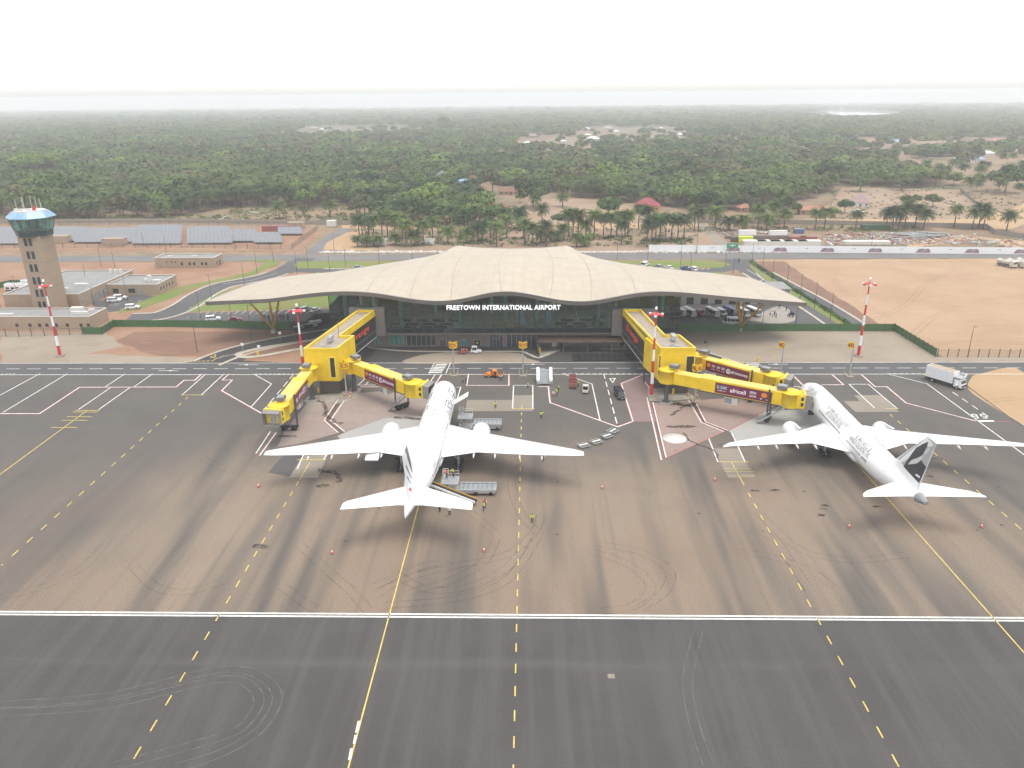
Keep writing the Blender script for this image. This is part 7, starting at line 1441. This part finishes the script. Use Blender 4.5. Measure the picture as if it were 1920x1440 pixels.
for px, py, s, ci, lab in ((1090,371,1.0,1,'dark round broad tree at the near edge of the clearing'),(1018,345,.8,1,'small round dark tree behind the clearing'),(1040,352,1.25,2,'tall olive broad tree rising above the clearing edge'),(1112,372,1.1,1,'dark round broad tree beside another at the clearing edge'),(1140,362,1.1,0,'green broad tree in the middle of the clearing edge'),(975,380,.7,0,'small light green tree among the clearing houses'),(1160,378,1.2,1,'broad dark tree left of the red roof'),(1182,380,1.1,1,'broad dark tree touching the red roof house'),(1700,388,.8,1,'dark tree alone in the scrub field, left of two'),(1748,388,.9,1,'dark tree alone in the scrub field, right of two'),(1714,384,.7,1,'small dark tree beside the left one in the scrub field'),(1583,400,.9,0,'pale green tree below the mauve roofed house'),(1565,408,.6,0,'small green tree by the eastern boundary wall'),(1490,401,.7,1,'dark bushy tree beside the long bungalow'),(1378,392,1.0,1,'dark tree left of the small orange roof'),(1414,398,.9,2,'olive tree between the two orange roofs'),(1060,424,.75,0,'light green tree inside the roadside grove'),(1105,458,.6,0,'small yellow-green tree at the right of the roadside grove'),(1046,423,.7,0,'light green bushy tree at the grove centre')):
    x, y, z = GT(px, py); broad(x, y, z, s, lab, None, ci)
# the giant flat-topped tree at the far left and the lone dome on the middle ridge
x, y, z = GT(66,338); t = thing('giant_tree', 'huge flat-topped green tree above the left forest', 'tree', (x,y,z)); MB().tube([(0,0,-1),(0,0,14)], [1.6,1.0], 10).obj('trunk', M['bark'], t)
mb = MB(); rg = random.Random(21)
for i in range(26): a = rg.uniform(0,6.28); r = 21*math.sqrt(rg.random()); leafball(mb, (r*math.cos(a),r*.8*math.sin(a),17+5.5*(1-(r/21)**2)), (6,6,2.6), 150, .9, rg)
mb.obj('crown', M['leaf'], t)
x, y, z = GT(832,240); t = thing('giant_tree', 'lone dark dome-shaped tree on the middle skyline of the forest', 'tree', (x,y,z)); MB().tube([(0,0,-1),(0,0,14)], [1.6,1.0], 10).obj('trunk', M['bark'], t)
mb = MB()
for i in range(22): a = rg.uniform(0,6.28); r = 17*math.sqrt(rg.random()); leafball(mb, (r*math.cos(a),r*math.sin(a),16+9*(1-(r/17)**2)), (6,6,5), 120, 1.1, rg)
mb.obj('crown', M['leafdark'], t)
mb = MB()
for k_, pl_ in enumerate(([(-200,411),(-200,330),(300,330),(700,330),(900,345),(905,352),(880,378),(868,404),(700,390),(640,386),(560,391),(430,389),(380,399),(300,411)],[(930,344),(1240,330),(1560,340),(1560,356),(1530,370),(1450,384),(1390,394),(1320,399),(1240,386),(1190,382),(1090,370),(1000,352)])):
    P_ = [GT(*p) for p in pl_]; mb.add([(p[0],p[1],max(p[2],terr(p[1]))-.045) for p in P_], [tuple(range(len(P_)))])
mb.obj('forest_floor', mat_earth('leaf_litter', (.10,.072,.045), (.14,.10,.062), (.075,.075,.035)), kind='structure')
# forest: where the photograph shows woodland, sampled over the land
def proj(x, y, z):
    d = Vector((x, y, z-CAM_H)); k = d.dot(_fw); return (960+FPX*d.dot(_rt)/k, 720-FPX*d.dot(_up)/k)
def inpoly(p, poly):
    c = False; n = len(poly)
    for i in range(n):
        a, b = poly[i], poly[i-1]
        if (a[1] > p[1]) != (b[1] > p[1]) and p[0] < (b[0]-a[0])*(p[1]-a[1])/(b[1]-a[1])+a[0]: c = not c
    return c
FULL = [[(-200,300),(-200,409),(300,410),(380,398),(430,388),(560,390),(640,386),(700,393),(860,410),(880,378),(905,352),(930,340),(1000,352),(1075,372),(1090,372),(1190,384),(1240,388),(1320,400),(1390,395),(1450,385),(1530,370),(1560,358),(1570,345),(1650,352),(1760,352),(1770,335),(1500,318),(1400,305),(1200,300),(900,298),(400,292)],
        [(860,408),(1000,424),(1000,430),(700,425),(660,400)]]
HALF = [[(-300,222),(2300,215),(2300,330),(1500,330),(1400,305),(1200,302),(900,300),(-300,302)]]
GAP = [[(960,262),(1160,256),(1190,268),(1120,282),(960,284)],[(660,270),(800,268),(800,277),(660,280)],[(1480,282),(1640,280),(1640,296),(1480,300)],[(900,300),(1130,284),(1180,290),(1000,306)],[(1080,238),(1290,236),(1290,262),(1080,262)],[(1610,262),(1920,262),(1920,275),(1640,300)],[(1660,300),(1990,290),(1990,325),(1700,330)],[(560,238),(760,234),(760,247),(560,250)],[(880,330),(940,330),(930,352),(880,350)],[(600,252),(640,250),(640,258),(600,258)]]
_vn = {}
def vnoise(x, y):
    def h(i, j):
        if (i,j) not in _vn: _vn[(i,j)] = random.Random(i*7919+j*104729).random()
        return _vn[(i,j)]
    i, j = math.floor(x), math.floor(y); u, v = x-i, y-j; u, v = u*u*(3-2*u), v*v*(3-2*v)
    return (h(i,j)*(1-u)+h(i+1,j)*u)*(1-v)+(h(i,j+1)*(1-u)+h(i+1,j+1)*u)*v
fr = random.Random(99); near_p, near_b, far_pts = [], [], []
hs_ = [GT(a[0],a[1]) for a in far]+[GT(829,341),GT(868,352),GT(308,341),GT(1214,393),GT(958,364)]
def put(x, y, k):
    z = terr(y); px, py = proj(x, y, z)
    if not -60 < px < 1980: return
    if any(abs(x-a[0]) < 10 and -.10*a[1] < y-a[1] < 10 for a in hs_): return
    g = any(inpoly((px,py), q_) for q_ in GAP)
    if any(inpoly((px,py), q_) for q_ in FULL): pr_ = .93 if not g else .06
    elif any(inpoly((px,py), q_) for q_ in HALF): pr_ = (.12+.88*max(0,min(1,(.6*vnoise(x/210,y/150)+.4*vnoise(x/70+9,y/50)-.30)/.22))) if not g else .05
    elif py < 222: pr_ = .55+.45*vnoise(x/600,y/400)
    elif 1560 < px and 330 < py < 372: pr_ = .12
    elif py < 415 and px < 1560: pr_ = .06
    else: return
    if y > 1500 and ((px-1602)/95)**2+((py-216)/8.5)**2 < 1: return
    if fr.random() > pr_: return
    bp_ = .55 if (1080 < px < 1560 and 295 < py < 360) else .42 if py < 300 else .25
    bb_ = fr.random() < bp_; far_pts.append((px, py, x, y, z, bb_, k*(fr.uniform(1.5,2.3) if bb_ and fr.random() < .16 else 1)))
for (ya, yb, sp, k) in ((440,760,9.6,1.35),(760,1150,10.4,1.4),(1150,1700,12,1.4),(1700,2700,19,1.7),(2700,4300,34,2.9),(4300,8900,62,4.6)):
    y = ya
    while y < yb:
        x = -y*.74-40
        while x < y*.74+40: put(x+fr.uniform(-.5,.5)*sp, y+fr.uniform(-.5,.5)*sp, k); x += sp
        y += sp
far_pts.sort(key=lambda a: a[3])
np_, nb_ = 0, 0; rest = []
for px, py, x, y, z, b, k in far_pts:
    reg = 'behind the control tower' if px < 140 else 'above the western solar arrays' if px < 330 else 'above the eastern solar arrays' if px < 560 else 'above the guard hut' if px < 690 else 'behind the roadside grove' if px < 900 else 'around the village clearing' if px < 1240 else 'behind the tan bungalow' if px < 1560 else 'around the scrub field'
    if not b and np_ < 210:
        np_ += 1; ci = fr.randrange(4); palm(x, y, z, fr.uniform(6.5,10.5), 'oil palm %s in the forest front %s' % (('with mixed fronds','with a smaller crown','with many hanging dry fronds','with a full green crown')[ci], reg), 'oil palms in the forest front', ci, None, fr.uniform(1.2,1.5))
    elif b and nb_ < 240:
        nb_ += 1; ci = fr.choice((0,0,1,1,1,2)); broad(x, y, z, fr.uniform(.9,1.5)*(1.0 if k < 1.5 else 1.45), '%s broad tree among the palms %s' % (('bright green','dark green','dry olive')[ci], reg), 'broad trees among the palms', ci)
    else: rest.append((x, y, z, b, k))
# the wood beyond reads as one mass: instanced crowns on one object
fm = bpy.data.meshes.new('forest'); fm.from_pydata([(r[0],r[1],r[2]+(fr.uniform(3.2,6.0) if r[3] else fr.uniform(6.5,10.5))*(1 if r[4] < 1.5 else 1.0+.12*r[4])) for r in rest], [], [])
at = fm.attributes.new('kind_no','INT','POINT'); at.data.foreach_set('value', [ (4+fr.randrange(3)) if r[3] else fr.randrange(4) for r in rest])
at = fm.attributes.new('size','FLOAT_VECTOR','POINT'); L_ = []
for r in rest: s = r[4]*fr.uniform(.8,1.2); L_ += [s, s, (s**.55)*fr.uniform(.85,1.15)]
at.data.foreach_set('vector', L_)
at = fm.attributes.new('turn','FLOAT_VECTOR','POINT'); L_ = []
for r in rest: L_ += [0,0,fr.uniform(0,6.28)]
at.data.foreach_set('vector', L_)
fo_ = link('forest', fm, kind='stuff'); ng = bpy.data.node_groups.new('forest','GeometryNodeTree'); ng.interface.new_socket('Geometry', in_out='INPUT', socket_type='NodeSocketGeometry'); ng.interface.new_socket('Geometry', in_out='OUTPUT', socket_type='NodeSocketGeometry')
gi, go = ng.nodes.new('NodeGroupInput'), ng.nodes.new('NodeGroupOutput'); jn = ng.nodes.new('GeometryNodeJoinGeometry')
def attr(nm, typ): a = ng.nodes.new('GeometryNodeInputNamedAttribute'); a.data_type = typ; a.inputs[0].default_value = nm; return a
ak, as_, ar = attr('kind_no','INT'), attr('size','FLOAT_VECTOR'), attr('turn','FLOAT_VECTOR')
src = {}
for o in bpy.data.objects:
    if o.data in PC: src.setdefault(PC.index(o.data), o)
    elif o.data in BC: src.setdefault(4+BC.index(o.data), o)
for k, o in sorted(src.items()):
    ip = ng.nodes.new('GeometryNodeInstanceOnPoints'); oi = ng.nodes.new('GeometryNodeObjectInfo'); oi.transform_space = 'ORIGINAL'; oi.inputs[0].default_value = o
    cmp_ = ng.nodes.new('FunctionNodeCompare'); cmp_.data_type = 'INT'; cmp_.operation = 'EQUAL'
    ng.links.new([s for s in ak.outputs if s.enabled][0], [s for s in cmp_.inputs if s.enabled][0]); [s for s in cmp_.inputs if s.enabled][1].default_value = k
    ng.links.new(gi.outputs[0], ip.inputs['Points']); ng.links.new(cmp_.outputs[0], ip.inputs['Selection']); ng.links.new(oi.outputs['Geometry'], ip.inputs['Instance'])
    ng.links.new([s for s in ar.outputs if s.enabled][0], ip.inputs['Rotation']); ng.links.new([s for s in as_.outputs if s.enabled][0], ip.inputs['Scale']); ng.links.new(ip.outputs[0], jn.inputs[0])
ng.links.new(jn.outputs[0], go.inputs[0]); md = fo_.modifiers.new('trees','NODES'); md.node_group = ng
print('FOREST', len(rest), np_, nb_)
# undergrowth: bushes and scrub on the open land
mb = MB(); rg = random.Random(8)
def scrub(px0, px1, py0, py1, n, s0, s1):
    for _ in range(n):
        x, y, z = GT(rg.uniform(px0,px1), rg.uniform(py0,py1)); s = rg.uniform(s0,s1); leafball(mb, (x,y,z+s*.35), (s,s,s*.6), 22, .32*s**.5, rg)
scrub(1560,1925,352,412,260,.5,1.5); scrub(430,700,386,416,260,.6,2.0); scrub(660,960,402,462,260,.8,2.4); scrub(960,1310,424,462,150,.7,1.9); scrub(0,430,404,416,200,.8,2.0); scrub(1310,1480,408,434,60,.8,1.8); scrub(1225,1300,450,456,40,.8,1.5); scrub(860,1110,446,458,60,.7,1.4); scrub(1130,1185,444,452,30,.7,1.4); scrub(1440,1740,425,436,60,.9,1.8)
mb.obj('scrub_bushes', M['leaf'], kind='stuff')
mb = MB()
for _ in range(420):
    t_ = rg.random(); px = 1408+(1604-1408)*t_; py = 492+(616-492)*t_+rg.uniform(-3,3); x, y = G(px, py); leafball(mb, (x,y,.25), (.7,.7,.5), 12, .22, rg)
mb.obj('verge_weeds', M['leaf'], kind='stuff')
# ------------------------------------------------------------------ the air: one even pale volume round everything, the sky outside it
q = NT('haze_air'); q.t.nodes.remove(q.b); v = q.n('ShaderNodeVolumePrincipled'); v.inputs['Color'].default_value = (.97,.99,1,1)
v.inputs['Density'].default_value = 0.00023; v.inputs['Anisotropy'].default_value = 0.0
q.l(v.outputs[0], q.out.inputs['Volume'])
MB().box(-9800, 9800, -1000, 9500, -110, 76).obj('haze', q.m, kind='stuff')
